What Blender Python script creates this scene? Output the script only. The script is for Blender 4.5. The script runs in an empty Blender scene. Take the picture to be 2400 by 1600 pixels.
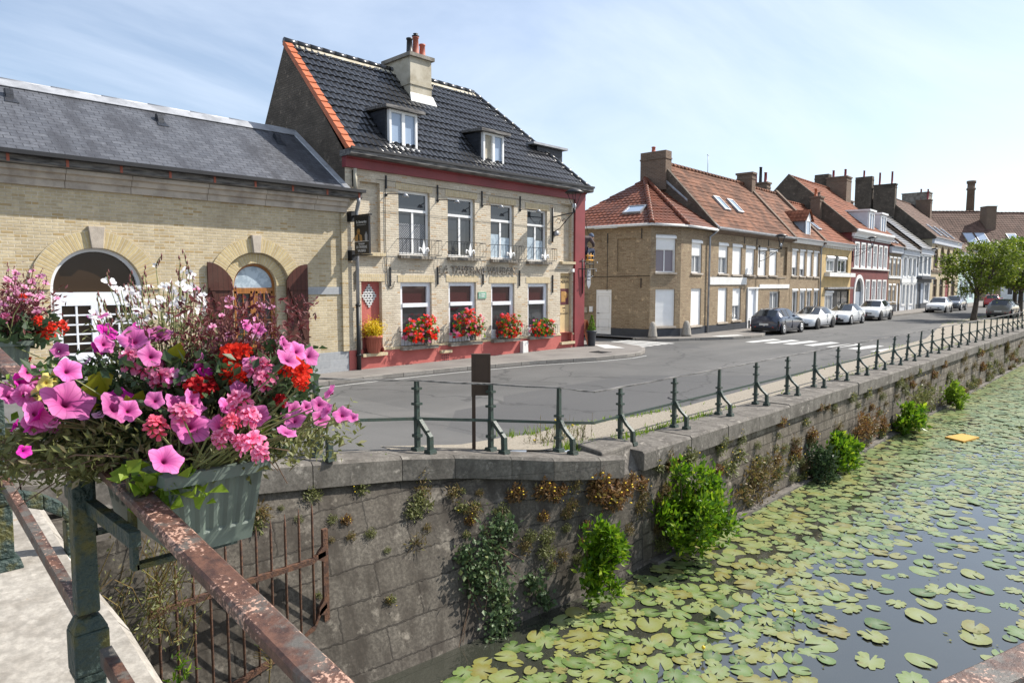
import bpy, bmesh, math, random
from mathutils import Vector, Matrix, Euler
random.seed(7)
R = math.radians
PI = math.pi
SC = bpy.context.scene
COL = SC.collection

# ------------------------------------------------------------------ camera, sky, sun, exposure
H = 2.5
PITCH = math.atan(133/1600.0)
TH = R(43.807)
cam_d = bpy.data.cameras.new('camera'); cam = bpy.data.objects.new('camera', cam_d); COL.objects.link(cam)
cam_d.sensor_width = 36; cam_d.lens = 24; cam_d.clip_start = 0.05; cam_d.clip_end = 3000
cam.location = (0, 0, H)
cam.rotation_euler = (PI/2-PITCH, 0, TH-PI/2)
SC.camera = cam

SUN_AZ, SUN_EL = -26.0, 44.0          # azimuth measured from +X towards +Y
W = bpy.data.worlds.new('World'); SC.world = W; W.use_nodes = True
nt = W.node_tree; bg = nt.nodes['Background']
sky = nt.nodes.new('ShaderNodeTexSky'); sky.sky_type = 'NISHITA'; sky.sun_disc = False
sky.sun_elevation = R(SUN_EL); sky.sun_rotation = R(90-SUN_AZ); sky.air_density = 1.0; sky.dust_density = 1.1; sky.ozone_density = 1.2
tc = nt.nodes.new('ShaderNodeTexCoord')
sep = nt.nodes.new('ShaderNodeSeparateXYZ'); nt.links.new(tc.outputs['Generated'], sep.inputs[0])
zb = nt.nodes.new('ShaderNodeMath'); zb.operation = 'ADD'; zb.inputs[1].default_value = 0.16; nt.links.new(sep.outputs['Z'], zb.inputs[0])
dx = nt.nodes.new('ShaderNodeMath'); dx.operation = 'DIVIDE'; nt.links.new(sep.outputs['X'], dx.inputs[0]); nt.links.new(zb.outputs[0], dx.inputs[1])
dy = nt.nodes.new('ShaderNodeMath'); dy.operation = 'DIVIDE'; nt.links.new(sep.outputs['Y'], dy.inputs[0]); nt.links.new(zb.outputs[0], dy.inputs[1])
cmb = nt.nodes.new('ShaderNodeCombineXYZ'); nt.links.new(dx.outputs[0], cmb.inputs[0]); nt.links.new(dy.outputs[0], cmb.inputs[1])
mp = nt.nodes.new('ShaderNodeMapping'); mp.inputs['Rotation'].default_value = (0, 0, R(38)); mp.inputs['Scale'].default_value = (0.55, 1.15, 1)
nt.links.new(cmb.outputs[0], mp.inputs[0])
n1 = nt.nodes.new('ShaderNodeTexNoise'); n1.inputs['Scale'].default_value = 0.75; n1.inputs['Detail'].default_value = 8; n1.inputs['Roughness'].default_value = 0.58; n1.inputs['Distortion'].default_value = 0.7
nt.links.new(mp.outputs[0], n1.inputs['Vector'])
cr = nt.nodes.new('ShaderNodeValToRGB'); cr.color_ramp.elements[0].position = 0.40; cr.color_ramp.elements[0].color = (0.20, 0.20, 0.20, 1)
cr.color_ramp.elements[1].position = 0.72; cr.color_ramp.elements[1].color = (0.85, 0.85, 0.85, 1)
nt.links.new(n1.outputs['Fac'], cr.inputs[0])
mx = nt.nodes.new('ShaderNodeMix'); mx.data_type = 'RGBA'
mx.inputs['B'].default_value = (5.9, 6.6, 7.7, 1)
nt.links.new(cr.outputs[0], mx.inputs['Factor']); nt.links.new(sky.outputs[0], mx.inputs['A'])
nt.links.new(mx.outputs['Result'], bg.inputs['Color'])
bg.inputs['Strength'].default_value = 0.108

sl = bpy.data.lights.new('sun', 'SUN'); sl.energy = 5.0; sl.angle = R(0.53); sl.color = (1.0, 0.945, 0.86)
sun = bpy.data.objects.new('sun', sl); COL.objects.link(sun)
sdir = Vector((math.cos(R(SUN_EL))*math.cos(R(SUN_AZ)), math.cos(R(SUN_EL))*math.sin(R(SUN_AZ)), math.sin(R(SUN_EL))))
sun.rotation_euler = sdir.to_track_quat('Z', 'Y').to_euler()
SC.view_settings.view_transform = 'Standard'; SC.view_settings.look = 'None'
SC.view_settings.exposure = 0.66; SC.view_settings.gamma = 1.0

# ------------------------------------------------------------------ materials
def _nodes(name):
    m = bpy.data.materials.new(name); m.use_nodes = True
    t = m.node_tree
    return m, t, t.nodes['Principled BSDF']
def N(t, typ, **kw):
    n = t.nodes.new(typ)
    for k, v in kw.items():
        if k in n.inputs: n.inputs[k].default_value = v
        else: setattr(n, k, v)
    return n
def c4(c): return (c[0], c[1], c[2], 1)
def mixc(t, fac, a, b, mode='MIX'):
    m = t.nodes.new('ShaderNodeMix'); m.data_type = 'RGBA'; m.blend_type = mode
    for s, v in (('Factor', fac), ('A', a), ('B', b)):
        if hasattr(v, 'links') or hasattr(v, 'node'): t.links.new(v, m.inputs[s])
        else: m.inputs[s].default_value = v if s == 'Factor' else c4(v)
    return m.outputs['Result']
def ramp(t, src, p0, p1, a=(0, 0, 0), b=(1, 1, 1)):
    r_ = t.nodes.new('ShaderNodeValToRGB'); e = r_.color_ramp.elements
    e[0].position = p0; e[1].position = p1; e[0].color = c4(a); e[1].color = c4(b)
    t.links.new(src, r_.inputs[0]); return r_.outputs[0]
def mat(name, col, rough=0.7, var=0.25, scale=3.0, bump=0.0, bscale=40, metal=0.0, spec=0.5, col2=None, p=(0.42, 0.62), coord='Object', coat=0.0, stretch=None):
    m, t, b = _nodes(name)
    b.inputs['Roughness'].default_value = rough; b.inputs['Metallic'].default_value = metal
    b.inputs['Specular IOR Level'].default_value = spec
    if coat: b.inputs['Coat Weight'].default_value = coat; b.inputs['Coat Roughness'].default_value = 0.05
    co = N(t, 'ShaderNodeTexCoord')
    vec = co.outputs[coord]
    if stretch:
        mpn = N(t, 'ShaderNodeMapping'); mpn.inputs['Scale'].default_value = stretch; t.links.new(vec, mpn.inputs[0]); vec = mpn.outputs[0]
    if var or col2:
        n = N(t, 'ShaderNodeTexNoise', Scale=scale, Detail=6.0, Roughness=0.6); t.links.new(vec, n.inputs['Vector'])
        d = col2 if col2 else tuple(x*(1-var) for x in col)
        t.links.new(mixc(t, ramp(t, n.outputs['Fac'], *p), col, d), b.inputs['Base Color'])
    else: b.inputs['Base Color'].default_value = c4(col)
    if bump:
        n2 = N(t, 'ShaderNodeTexNoise', Scale=bscale, Detail=5.0); t.links.new(vec, n2.inputs['Vector'])
        bp = N(t, 'ShaderNodeBump', Strength=bump, Distance=0.02); t.links.new(n2.outputs['Fac'], bp.inputs['Height']); t.links.new(bp.outputs[0], b.inputs['Normal'])
    return m
def brick(name, ca, cb, mort, bw=0.22, bh=0.068, ms=0.011, stain=(0.2, 0.17, 0.13), stain_amt=0.35, bump=0.5, rough=0.9, cc=None, wob=0.0, rot=0.0, sscale=0.6, sp=(0.5, 0.75), streak=0.0, offset=0.5, grain=0.0):
    """courses of bricks, slates or blocks laid out in metres on the UV map"""
    m, t, b = _nodes(name); b.inputs['Roughness'].default_value = rough; b.inputs['Specular IOR Level'].default_value = 0.3
    uv = N(t, 'ShaderNodeUVMap'); vec = uv.outputs[0]
    if rot:
        mpn = N(t, 'ShaderNodeMapping'); mpn.inputs['Rotation'].default_value = (0, 0, rot); t.links.new(vec, mpn.inputs[0]); vec = mpn.outputs[0]
    nz = N(t, 'ShaderNodeTexNoise', Scale=2.2, Detail=3.0); t.links.new(vec, nz.inputs['Vector'])
    nf = N(t, 'ShaderNodeTexNoise', Scale=14.0, Detail=4.0); t.links.new(vec, nf.inputs['Vector'])
    if wob:
        va = N(t, 'ShaderNodeVectorMath', operation='SCALE'); va.inputs['Scale'].default_value = wob; t.links.new(nf.outputs['Color'], va.inputs[0])
        vb = N(t, 'ShaderNodeVectorMath', operation='ADD'); t.links.new(vec, vb.inputs[0]); t.links.new(va.outputs[0], vb.inputs[1]); vec2 = vb.outputs[0]
    else: vec2 = vec
    br = N(t, 'ShaderNodeTexBrick', Scale=1.0); br.offset = offset
    br.inputs['Brick Width'].default_value = bw; br.inputs['Row Height'].default_value = bh; br.inputs['Mortar Size'].default_value = ms
    br.inputs['Mortar Smooth'].default_value = 0.35; br.inputs['Bias'].default_value = 0.0
    br.inputs['Color1'].default_value = c4(ca); br.inputs['Color2'].default_value = c4(cb); br.inputs['Mortar'].default_value = c4(mort)
    t.links.new(vec2, br.inputs['Vector'])
    col = br.outputs['Color']
    if cc is not None:
        # a few bricks of a third colour, chosen per brick by a coarse noise
        wn = N(t, 'ShaderNodeTexWhiteNoise'); sn = N(t, 'ShaderNodeVectorMath', operation='SNAP'); sn.inputs[1].default_value = (bw, bh, 1); t.links.new(vec2, sn.inputs[0]); t.links.new(sn.outputs[0], wn.inputs['Vector'])
        f = ramp(t, wn.outputs['Value'], 0.88, 0.93); f2 = N(t, 'ShaderNodeMath', operation='MULTIPLY'); t.links.new(f, f2.inputs[0])
        inv = N(t, 'ShaderNodeMath', operation='SUBTRACT'); inv.inputs[0].default_value = 1; t.links.new(br.outputs['Fac'], inv.inputs[1]); t.links.new(inv.outputs[0], f2.inputs[1])
        col = mixc(t, f2.outputs[0], col, cc)
    col = mixc(t, ramp(t, nf.outputs['Fac'], 0.35, 0.7, (0, 0, 0), (0.35, 0.35, 0.35)), col, tuple(x*0.62 for x in cb))
    ns = N(t, 'ShaderNodeTexNoise', Scale=sscale, Detail=8.0, Roughness=0.65)
    if streak:
        ms_ = N(t, 'ShaderNodeMapping'); ms_.inputs['Scale'].default_value = (streak, 1.0, 1); t.links.new(vec, ms_.inputs[0]); t.links.new(ms_.outputs[0], ns.inputs['Vector'])
    else: t.links.new(vec, ns.inputs['Vector'])
    sf = ramp(t, ns.outputs['Fac'], sp[0], sp[1], (0, 0, 0), (stain_amt,)*3)
    col = mixc(t, sf, col, stain)
    if grain:
        gn = N(t, 'ShaderNodeTexNoise', Scale=26.0, Detail=8.0, Roughness=0.75); t.links.new(vec, gn.inputs['Vector'])
        col = mixc(t, ramp(t, gn.outputs['Fac'], 0.42, 0.62, (grain,)*3, (0, 0, 0)), col, tuple(x*0.35 for x in cb))
        li = N(t, 'ShaderNodeTexNoise', Scale=3.4, Detail=9.0, Roughness=0.72); t.links.new(vec, li.inputs['Vector'])
        col = mixc(t, ramp(t, li.outputs['Fac'], 0.57, 0.68, (0, 0, 0), (0.55,)*3), col, tuple(min(1, x*2.0) for x in ca))
        lo = N(t, 'ShaderNodeTexNoise', Scale=7.0, Detail=4.0); lo.noise_dimensions = '4D'; lo.inputs['W'].default_value = 3.3; t.links.new(vec, lo.inputs['Vector'])
        col = mixc(t, ramp(t, lo.outputs['Fac'], 0.71, 0.75, (0, 0, 0), (0.6,)*3), col, (0.22, 0.12, 0.03))
    t.links.new(col, b.inputs['Base Color'])
    hm = N(t, 'ShaderNodeMath', operation='SUBTRACT'); hm.inputs[0].default_value = 1.0; t.links.new(br.outputs['Fac'], hm.inputs[1])
    hm2 = N(t, 'ShaderNodeMath', operation='MULTIPLY_ADD'); hm2.inputs[1].default_value = 0.35; t.links.new(nf.outputs['Fac'], hm2.inputs[0]); t.links.new(hm.outputs[0], hm2.inputs[2])
    bp = N(t, 'ShaderNodeBump', Strength=bump, Distance=0.012); t.links.new(hm2.outputs[0], bp.inputs['Height']); t.links.new(bp.outputs[0], b.inputs['Normal'])
    return m
def leafmat(name, a, b_, tr=0.35, rough=0.5, spec=0.4, c=None):
    """leaf or petal: colour varies from one leaf to the next, some light passes through"""
    m, t, b = _nodes(name); b.inputs['Roughness'].default_value = rough; b.inputs['Specular IOR Level'].default_value = spec
    g = N(t, 'ShaderNodeNewGeometry')
    r_ = t.nodes.new('ShaderNodeValToRGB'); e = r_.color_ramp.elements; e[0].color = c4(a); e[1].color = c4(b_)
    if c: k = e.new(0.85); k.color = c4(b_); e[2].color = c4(c)
    t.links.new(g.outputs['Random Per Island'], r_.inputs[0]); t.links.new(r_.outputs[0], b.inputs['Base Color'])
    ts = N(t, 'ShaderNodeBsdfTranslucent'); t.links.new(r_.outputs[0], ts.inputs['Color'])
    ms = N(t, 'ShaderNodeMixShader'); ms.inputs[0].default_value = tr
    t.links.new(b.outputs[0], ms.inputs[1]); t.links.new(ts.outputs[0], ms.inputs[2]); t.links.new(ms.outputs[0], t.nodes['Material Output'].inputs[0])
    return m
def petalmat(name, centre, inner, outer, vein=0.3, tr=0.42, p=(0.12, 0.3, 1.0)):
    """flower with a throat: the UV's v runs from the throat (0) to the rim (1), u runs round the flower"""
    m, t, b = _nodes(name); b.inputs['Roughness'].default_value = 0.6; b.inputs['Specular IOR Level'].default_value = 0.25
    uv = N(t, 'ShaderNodeUVMap'); s = N(t, 'ShaderNodeSeparateXYZ'); t.links.new(uv.outputs[0], s.inputs[0])
    r_ = t.nodes.new('ShaderNodeValToRGB'); e = r_.color_ramp.elements; e[0].position = p[0]; e[0].color = c4(centre); e[1].position = p[2]; e[1].color = c4(outer)
    k = e.new(p[1]); k.color = c4(inner); t.links.new(s.outputs['Y'], r_.inputs[0])
    ml = N(t, 'ShaderNodeMath', operation='MULTIPLY'); ml.inputs[1].default_value = 2*PI*15; t.links.new(s.outputs['X'], ml.inputs[0])
    sn = N(t, 'ShaderNodeMath', operation='SINE'); t.links.new(ml.outputs[0], sn.inputs[0])
    f = ramp(t, sn.outputs[0], 0.75, 1.0, (0, 0, 0), (vein,)*3)
    col = mixc(t, f, r_.outputs[0], tuple(x*0.55 for x in inner))
    oi = N(t, 'ShaderNodeObjectInfo'); hs = N(t, 'ShaderNodeHueSaturation'); t.links.new(col, hs.inputs['Color'])
    mr = N(t, 'ShaderNodeMapRange'); mr.inputs['To Min'].default_value = 0.8; mr.inputs['To Max'].default_value = 1.25; t.links.new(oi.outputs['Random'], mr.inputs[0]); t.links.new(mr.outputs[0], hs.inputs['Value'])
    col = hs.outputs[0]
    t.links.new(col, b.inputs['Base Color']); ts = N(t, 'ShaderNodeBsdfTranslucent'); t.links.new(col, ts.inputs['Color'])
    ms = N(t, 'ShaderNodeMixShader'); ms.inputs[0].default_value = tr
    t.links.new(b.outputs[0], ms.inputs[1]); t.links.new(ts.outputs[0], ms.inputs[2]); t.links.new(ms.outputs[0], t.nodes['Material Output'].inputs[0])
    return m
def glassmat(name, col, rough=0.04, spec=0.9):
    m, t, b = _nodes(name); b.inputs['Base Color'].default_value = c4(col); b.inputs['Roughness'].default_value = rough
    b.inputs['Specular IOR Level'].default_value = spec; b.inputs['IOR'].default_value = 1.5
    co = N(t, 'ShaderNodeTexCoord'); n = N(t, 'ShaderNodeTexNoise', Scale=1.3, Detail=1.0); t.links.new(co.outputs['Object'], n.inputs['Vector'])
    bp = N(t, 'ShaderNodeBump', Strength=0.12, Distance=0.05); t.links.new(n.outputs['Fac'], bp.inputs['Height']); t.links.new(bp.outputs[0], b.inputs['Normal'])
    return m

M = {}
M['hall_brick'] = brick('hall_brick', (0.59, 0.495, 0.325), (0.45, 0.365, 0.23), (0.56, 0.50, 0.39), 0.215, 0.066, 0.010, stain=(0.30, 0.25, 0.17), stain_amt=0.55, sscale=0.8, sp=(0.42, 0.68), streak=1.6, cc=(0.42, 0.30, 0.14), wob=0.012)
M['tavern_brick'] = brick('tavern_brick', (0.69, 0.61, 0.475), (0.54, 0.465, 0.355), (0.62, 0.56, 0.46), 0.215, 0.066, 0.013, stain=(0.37, 0.30, 0.21), stain_amt=0.55, sscale=1.0, sp=(0.44, 0.70), streak=1.5, cc=(0.52, 0.36, 0.21), wob=0.022, bump=0.9)
M['brown_brick'] = brick('brown_brick', (0.37, 0.28, 0.175), (0.27, 0.195, 0.12), (0.37, 0.31, 0.225), 0.22, 0.066, 0.010, stain=(0.13, 0.09, 0.055), stain_amt=0.6, grain=0.22, sscale=0.9, streak=1.4, cc=(0.25, 0.165, 0.10), wob=0.015)
M['gable_brick'] = brick('gable_brick', (0.22, 0.175, 0.135), (0.15, 0.118, 0.088), (0.16, 0.14, 0.115), 0.23, 0.07, 0.012, stain=(0.085, 0.07, 0.055), stain_amt=0.8, wob=0.035, bump=1.4, sscale=1.4, sp=(0.42, 0.62), grain=0.55)
M['dark_brick'] = brick('dark_brick', (0.20, 0.13, 0.09), (0.13, 0.085, 0.06), (0.24, 0.20, 0.16), 0.22, 0.068, 0.011, stain=(0.06, 0.05, 0.045), stain_amt=0.55, wob=0.02)
M['soldier'] = brick('soldier', (0.62, 0.51, 0.32), (0.50, 0.40, 0.24), (0.56, 0.49, 0.37), 0.072, 0.3, 0.010, wob=0.01, stain_amt=0.2, offset=0.0)
M['arch_brick'] = brick('arch_brick', (0.58, 0.47, 0.26), (0.45, 0.35, 0.19), (0.54, 0.48, 0.36), 0.070, 0.36, 0.009, wob=0.008, stain_amt=0.2, offset=0.0)
M['slate'] = brick('slate', (0.125, 0.130, 0.145), (0.082, 0.086, 0.098), (0.035, 0.035, 0.038), 0.27, 0.14, 0.010, stain=(0.045, 0.045, 0.050), stain_amt=0.75, rough=0.42, bump=0.6, sscale=0.75, sp=(0.46, 0.60), streak=2.8)
M['slate_dark'] = brick('slate_dark', (0.035, 0.04, 0.05), (0.025, 0.028, 0.036), (0.01, 0.01, 0.012), 0.2, 0.12, 0.006, stain_amt=0.1, rough=0.4)
M['quay_stone'] = brick('quay_stone', (0.31, 0.272, 0.22), (0.19, 0.163, 0.13), (0.07, 0.06, 0.047), 0.62, 0.21, 0.018, stain=(0.075, 0.062, 0.045), stain_amt=0.9, wob=0.05, bump=1.0, sscale=1.3, sp=(0.40, 0.60), streak=2.2, grain=0.7)
M['wing_stone'] = brick('wing_stone', (0.165, 0.147, 0.122), (0.118, 0.103, 0.084), (0.055, 0.049, 0.042), 1.1, 0.36, 0.009, stain=(0.040, 0.032, 0.025), stain_amt=0.9, wob=0.06, bump=1.6, sscale=1.5, sp=(0.44, 0.62), streak=2.4, grain=0.75)
M['coping'] = brick('coping', (0.23, 0.21, 0.185), (0.20, 0.182, 0.158), (0.2, 0.18, 0.16), 60, 60, 0.001, stain=(0.075, 0.066, 0.057), stain_amt=0.85, sscale=2.2, sp=(0.40, 0.62), bump=1.4, streak=1.6, grain=0.6)
M['pale_stone'] = brick('pale_stone', (0.42, 0.39, 0.345), (0.38, 0.35, 0.305), (0.16, 0.14, 0.115), 0.9, 40, 0.008, stain=(0.17, 0.148, 0.12), stain_amt=0.75, sscale=5.0, sp=(0.46, 0.66), bump=1.2, grain=0.45)
M['trim_stone'] = mat('trim_stone', (0.46, 0.40, 0.33), 0.85, scale=2.2, col2=(0.27, 0.23, 0.19), p=(0.45, 0.7), bump=0.25)
M['grey_block'] = brick('grey_block', (0.36, 0.37, 0.38), (0.32, 0.33, 0.34), (0.42, 0.42, 0.42), 0.6, 0.22, 0.008, stain_amt=0.15, bump=0.25)
def _asphalt():
    m, t, b = _nodes('asphalt'); b.inputs['Roughness'].default_value = 0.9; b.inputs['Specular IOR Level'].default_value = 0.3
    co = N(t, 'ShaderNodeTexCoord'); v = co.outputs['Object']
    f = N(t, 'ShaderNodeTexNoise', Scale=90.0, Detail=4.0); t.links.new(v, f.inputs['Vector'])
    g = N(t, 'ShaderNodeTexNoise', Scale=0.45, Detail=7.0, Roughness=0.6); t.links.new(v, g.inputs['Vector'])
    mpn = N(t, 'ShaderNodeMapping'); mpn.inputs['Scale'].default_value = (0.10, 0.55, 1); t.links.new(v, mpn.inputs[0])
    w = N(t, 'ShaderNodeTexNoise', Scale=1.0, Detail=5.0); t.links.new(mpn.outputs[0], w.inputs['Vector'])
    col = mixc(t, ramp(t, g.outputs['Fac'], 0.36, 0.64), (0.108, 0.106, 0.103), (0.083, 0.082, 0.080))
    col = mixc(t, ramp(t, w.outputs['Fac'], 0.50, 0.66, (0, 0, 0), (0.75,)*3), col, (0.130, 0.126, 0.120))
    pv = N(t, 'ShaderNodeTexVoronoi', Scale=0.16); pv.distance = 'CHEBYCHEV'; t.links.new(v, pv.inputs['Vector']); ps = N(t, 'ShaderNodeSeparateXYZ'); t.links.new(pv.outputs['Color'], ps.inputs[0])
    col = mixc(t, ramp(t, ps.outputs['X'], 0.72, 0.74, (0, 0, 0), (0.7,)*3), col, (0.070, 0.070, 0.072))
    nd = N(t, 'ShaderNodeTexNoise', Scale=1.3, Detail=6.0); t.links.new(v, nd.inputs['Vector']); sc_ = N(t, 'ShaderNodeVectorMath', operation='SCALE'); sc_.inputs['Scale'].default_value = 0.9; t.links.new(nd.outputs['Color'], sc_.inputs[0]); va = N(t, 'ShaderNodeVectorMath', operation='ADD'); t.links.new(v, va.inputs[0]); t.links.new(sc_.outputs[0], va.inputs[1])
    cv = N(t, 'ShaderNodeTexVoronoi', Scale=0.22); cv.feature = 'DISTANCE_TO_EDGE'; t.links.new(va.outputs[0], cv.inputs['Vector'])
    col = mixc(t, ramp(t, cv.outputs['Distance'], 0.004, 0.009, (0.75,)*3, (0, 0, 0)), col, (0.05, 0.05, 0.05))
    col = mixc(t, ramp(t, f.outputs['Fac'], 0.55, 0.75, (0, 0, 0), (0.5,)*3), col, (0.21, 0.205, 0.195))
    t.links.new(col, b.inputs['Base Color']); bp = N(t, 'ShaderNodeBump', Strength=0.35, Distance=0.01); t.links.new(f.outputs['Fac'], bp.inputs['Height']); t.links.new(bp.outputs[0], b.inputs['Normal'])
    return m
M['asphalt'] = _asphalt()
M['asphalt_plain'] = mat('asphalt', (0.122, 0.120, 0.117), 0.9, scale=0.8, col2=(0.098, 0.097, 0.095), p=(0.38, 0.62), bump=0.35, bscale=120)
M['pavement'] = mat('pavement', (0.19, 0.175, 0.16), 0.93, scale=0.9, col2=(0.14, 0.128, 0.118), p=(0.4, 0.65), bump=0.3, bscale=90)
M['kerb'] = brick('kerb', (0.28, 0.26, 0.235), (0.21, 0.195, 0.175), (0.06, 0.055, 0.05), 1.0, 30.0, 0.014, stain=(0.12, 0.105, 0.09), stain_amt=0.6, sscale=2.5, bump=0.4, offset=0.0)
M['gravel'] = mat('gravel', (0.34, 0.30, 0.24), 0.95, scale=30, col2=(0.19, 0.165, 0.13), p=(0.35, 0.7), bump=0.9, bscale=70)
M['paint_white'] = mat('paint_white', (0.48, 0.48, 0.465), 0.8, scale=9, col2=(0.30, 0.295, 0.29), p=(0.52, 0.75))
M['earth'] = mat('earth', (0.10, 0.085, 0.06), 0.95)
M['red_plinth'] = mat('red_plinth', (0.47, 0.125, 0.105), 0.85, scale=2.2, col2=(0.37, 0.095, 0.08), p=(0.38, 0.66), bump=0.25, bscale=25)
M['dark_red'] = mat('dark_red', (0.22, 0.032, 0.036), 0.55, scale=1.0, var=0.2)
M['weathered_wood'] = mat('weathered_wood', (0.20, 0.19, 0.18), 0.85, scale=5, col2=(0.03, 0.03, 0.032), p=(0.4, 0.66), bump=0.6, bscale=20, stretch=(0.5, 3, 3))
M['zinc'] = mat('zinc', (0.36, 0.37, 0.39), 0.5, var=0.3, metal=0.3)
M['lead'] = mat('lead', (0.40, 0.41, 0.43), 0.45, var=0.3, metal=0.2)
M['black_tile'] = mat('black_tile', (0.024, 0.0245, 0.027), 0.27, var=0.5, scale=3, spec=0.6, coat=0.15)
M['orange_tile'] = mat('orange_tile', (0.50, 0.13, 0.045), 0.6, var=0.25, scale=4)
M['red_tile'] = mat('red_tile', (0.19, 0.060, 0.030), 0.5, spec=0.25, scale=1.6, col2=(0.095, 0.034, 0.020), p=(0.36, 0.66))
M['red_tile2'] = mat('red_tile2', (0.225, 0.105, 0.064), 0.8, spec=0.12, scale=1.3, col2=(0.105, 0.052, 0.034), p=(0.38, 0.58))
M['red_tile3'] = mat('red_tile3', (0.235, 0.088, 0.050), 0.8, spec=0.12, scale=1.6, col2=(0.14, 0.055, 0.032))
M['brown_tile'] = mat('brown_tile', (0.145, 0.090, 0.070), 0.8, spec=0.12, scale=1.6, col2=(0.088, 0.056, 0.044))
M['cement'] = mat('cement', (0.50, 0.46, 0.37), 0.9, scale=2.0, col2=(0.36, 0.32, 0.24), bump=0.2)
M['cement_grey'] = mat('cement_grey', (0.26, 0.235, 0.20), 0.9, scale=3.0, col2=(0.14, 0.125, 0.105), bump=0.5)
M['white'] = mat('white', (0.80, 0.80, 0.79), 0.45, var=0.06)
M['white_wood'] = mat('white_wood', (0.74, 0.76, 0.80), 0.5, var=0.08)
M['shutter'] = mat('shutter', (0.84, 0.84, 0.83), 0.4, var=0.05)
M['offwhite'] = mat('offwhite', (0.72, 0.71, 0.68), 0.75, var=0.12)
M['greywhite'] = mat('greywhite', (0.60, 0.63, 0.68), 0.7, var=0.1)
M['bluegrey'] = mat('bluegrey', (0.32, 0.36, 0.42), 0.7, var=0.12)
M['mint'] = mat('mint', (0.50, 0.62, 0.60), 0.7, var=0.1)
M['yellow_wall'] = mat('yellow_wall', (0.52, 0.375, 0.175), 0.85, var=0.22, scale=1.6)
M['red_wall'] = mat('red_wall', (0.17, 0.036, 0.033), 0.75, var=0.25, scale=1.2)
M['black_wall'] = mat('black_wall', (0.03, 0.03, 0.032), 0.5, var=0.3)
M['plinth_grey'] = mat('plinth_grey', (0.040, 0.045, 0.055), 0.6, var=0.2)
M['glass'] = glassmat('glass', (0.030, 0.034, 0.040))
M['glass_red'] = glassmat('glass_red', (0.045, 0.010, 0.012))
M['glass_curtain'] = glassmat('glass_curtain', (0.22, 0.235, 0.25), 0.12, 0.7)
M['glass_lace'] = glassmat('glass_lace', (0.20, 0.17, 0.20), 0.2, 0.6)
M['glass_sky'] = glassmat('glass_sky', (0.30, 0.38, 0.50), 0.1, 0.9)
M['glass_warm'] = glassmat('glass_warm', (0.035, 0.02, 0.010), 0.2, 0.4)
M['frosted'] = mat('frosted', (0.42, 0.50, 0.56), 0.35, scale=7, col2=(0.30, 0.37, 0.43), p=(0.48, 0.56))
M['lace'] = brick('lace', (0.05, 0.052, 0.058), (0.045, 0.048, 0.052), (0.28, 0.29, 0.31), 0.055, 0.055, 0.012, stain_amt=0, bump=0, rough=0.15, rot=R(45), offset=0.0)
M['oak'] = mat('oak', (0.34, 0.13, 0.025), 0.4, var=0.35, scale=4, stretch=(8, 8, 1))
M['brown_wood'] = brick('brown_wood', (0.075, 0.022, 0.014), (0.062, 0.018, 0.012), (0.02, 0.007, 0.005), 0.12, 40.0, 0.006, stain_amt=0.15, bump=0.5, rough=0.5, offset=0.0)
M['black_iron'] = mat('black_iron', (0.014, 0.014, 0.016), 0.5, var=0.3)
M['green_iron'] = mat('green_iron', (0.028, 0.052, 0.042), 0.5, scale=16, col2=(0.035, 0.040, 0.030), p=(0.4, 0.7), bump=0.3, bscale=60)
M['moss_iron'] = mat('moss_iron', (0.024, 0.045, 0.038), 0.6, scale=9, col2=(0.075, 0.072, 0.014), p=(0.48, 0.6), bump=1.0, bscale=45)
M['rust'] = mat('rust', (0.125, 0.058, 0.032), 0.85, scale=20, col2=(0.055, 0.028, 0.020), bump=0.5, bscale=80)
M['handrail'] = None
M['brown_board'] = mat('brown_board', (0.060, 0.032, 0.018), 0.45, var=0.2)
M['terracotta'] = mat('terracotta', (0.42, 0.12, 0.075), 0.7, var=0.2)
M['burgundy'] = mat('burgundy', (0.10, 0.015, 0.022), 0.5, var=0.2)
M['planter_green'] = mat('planter_green', (0.12, 0.155, 0.13), 0.55, var=0.25, scale=5)
M['black_sign'] = mat('black_sign', (0.012, 0.011, 0.012), 0.4, var=0.1)
M['menu'] = mat('menu', (0.60, 0.44, 0.22), 0.6, scale=3, col2=(0.46, 0.33, 0.17), p=(0.4, 0.7))
M['sign_ink'] = mat('sign_ink', (0.05, 0.035, 0.03), 0.6, var=0)
M['gilt'] = mat('gilt', (0.42, 0.22, 0.06), 0.5, var=0.3, scale=20)
M['skin'] = mat('skin', (0.42, 0.24, 0.17), 0.6, var=0.1)
M['plaque'] = mat('plaque', (0.20, 0.38, 0.28), 0.4, var=0.1)
M['tyre'] = mat('tyre', (0.012, 0.012, 0.012), 0.8, var=0.1)
M['rim'] = mat('rim', (0.55, 0.56, 0.58), 0.25, var=0.1, metal=0.8)
M['rim_dark'] = mat('rim_dark', (0.05, 0.05, 0.055), 0.3, var=0.1, metal=0.6)
M['chrome'] = mat('chrome', (0.7, 0.7, 0.72), 0.15, var=0, metal=1.0)
M['plastic'] = mat('plastic', (0.018, 0.018, 0.020), 0.55, var=0.1)
M['car_glass'] = glassmat('car_glass', (0.016, 0.02, 0.024), 0.02, 0.9)
M['tail_red'] = mat('tail_red', (0.40, 0.012, 0.015), 0.15, var=0.1, spec=0.8)
M['lamp_clear'] = mat('lamp_clear', (0.55, 0.58, 0.62), 0.1, var=0.3, scale=20, spec=0.9)
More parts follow.
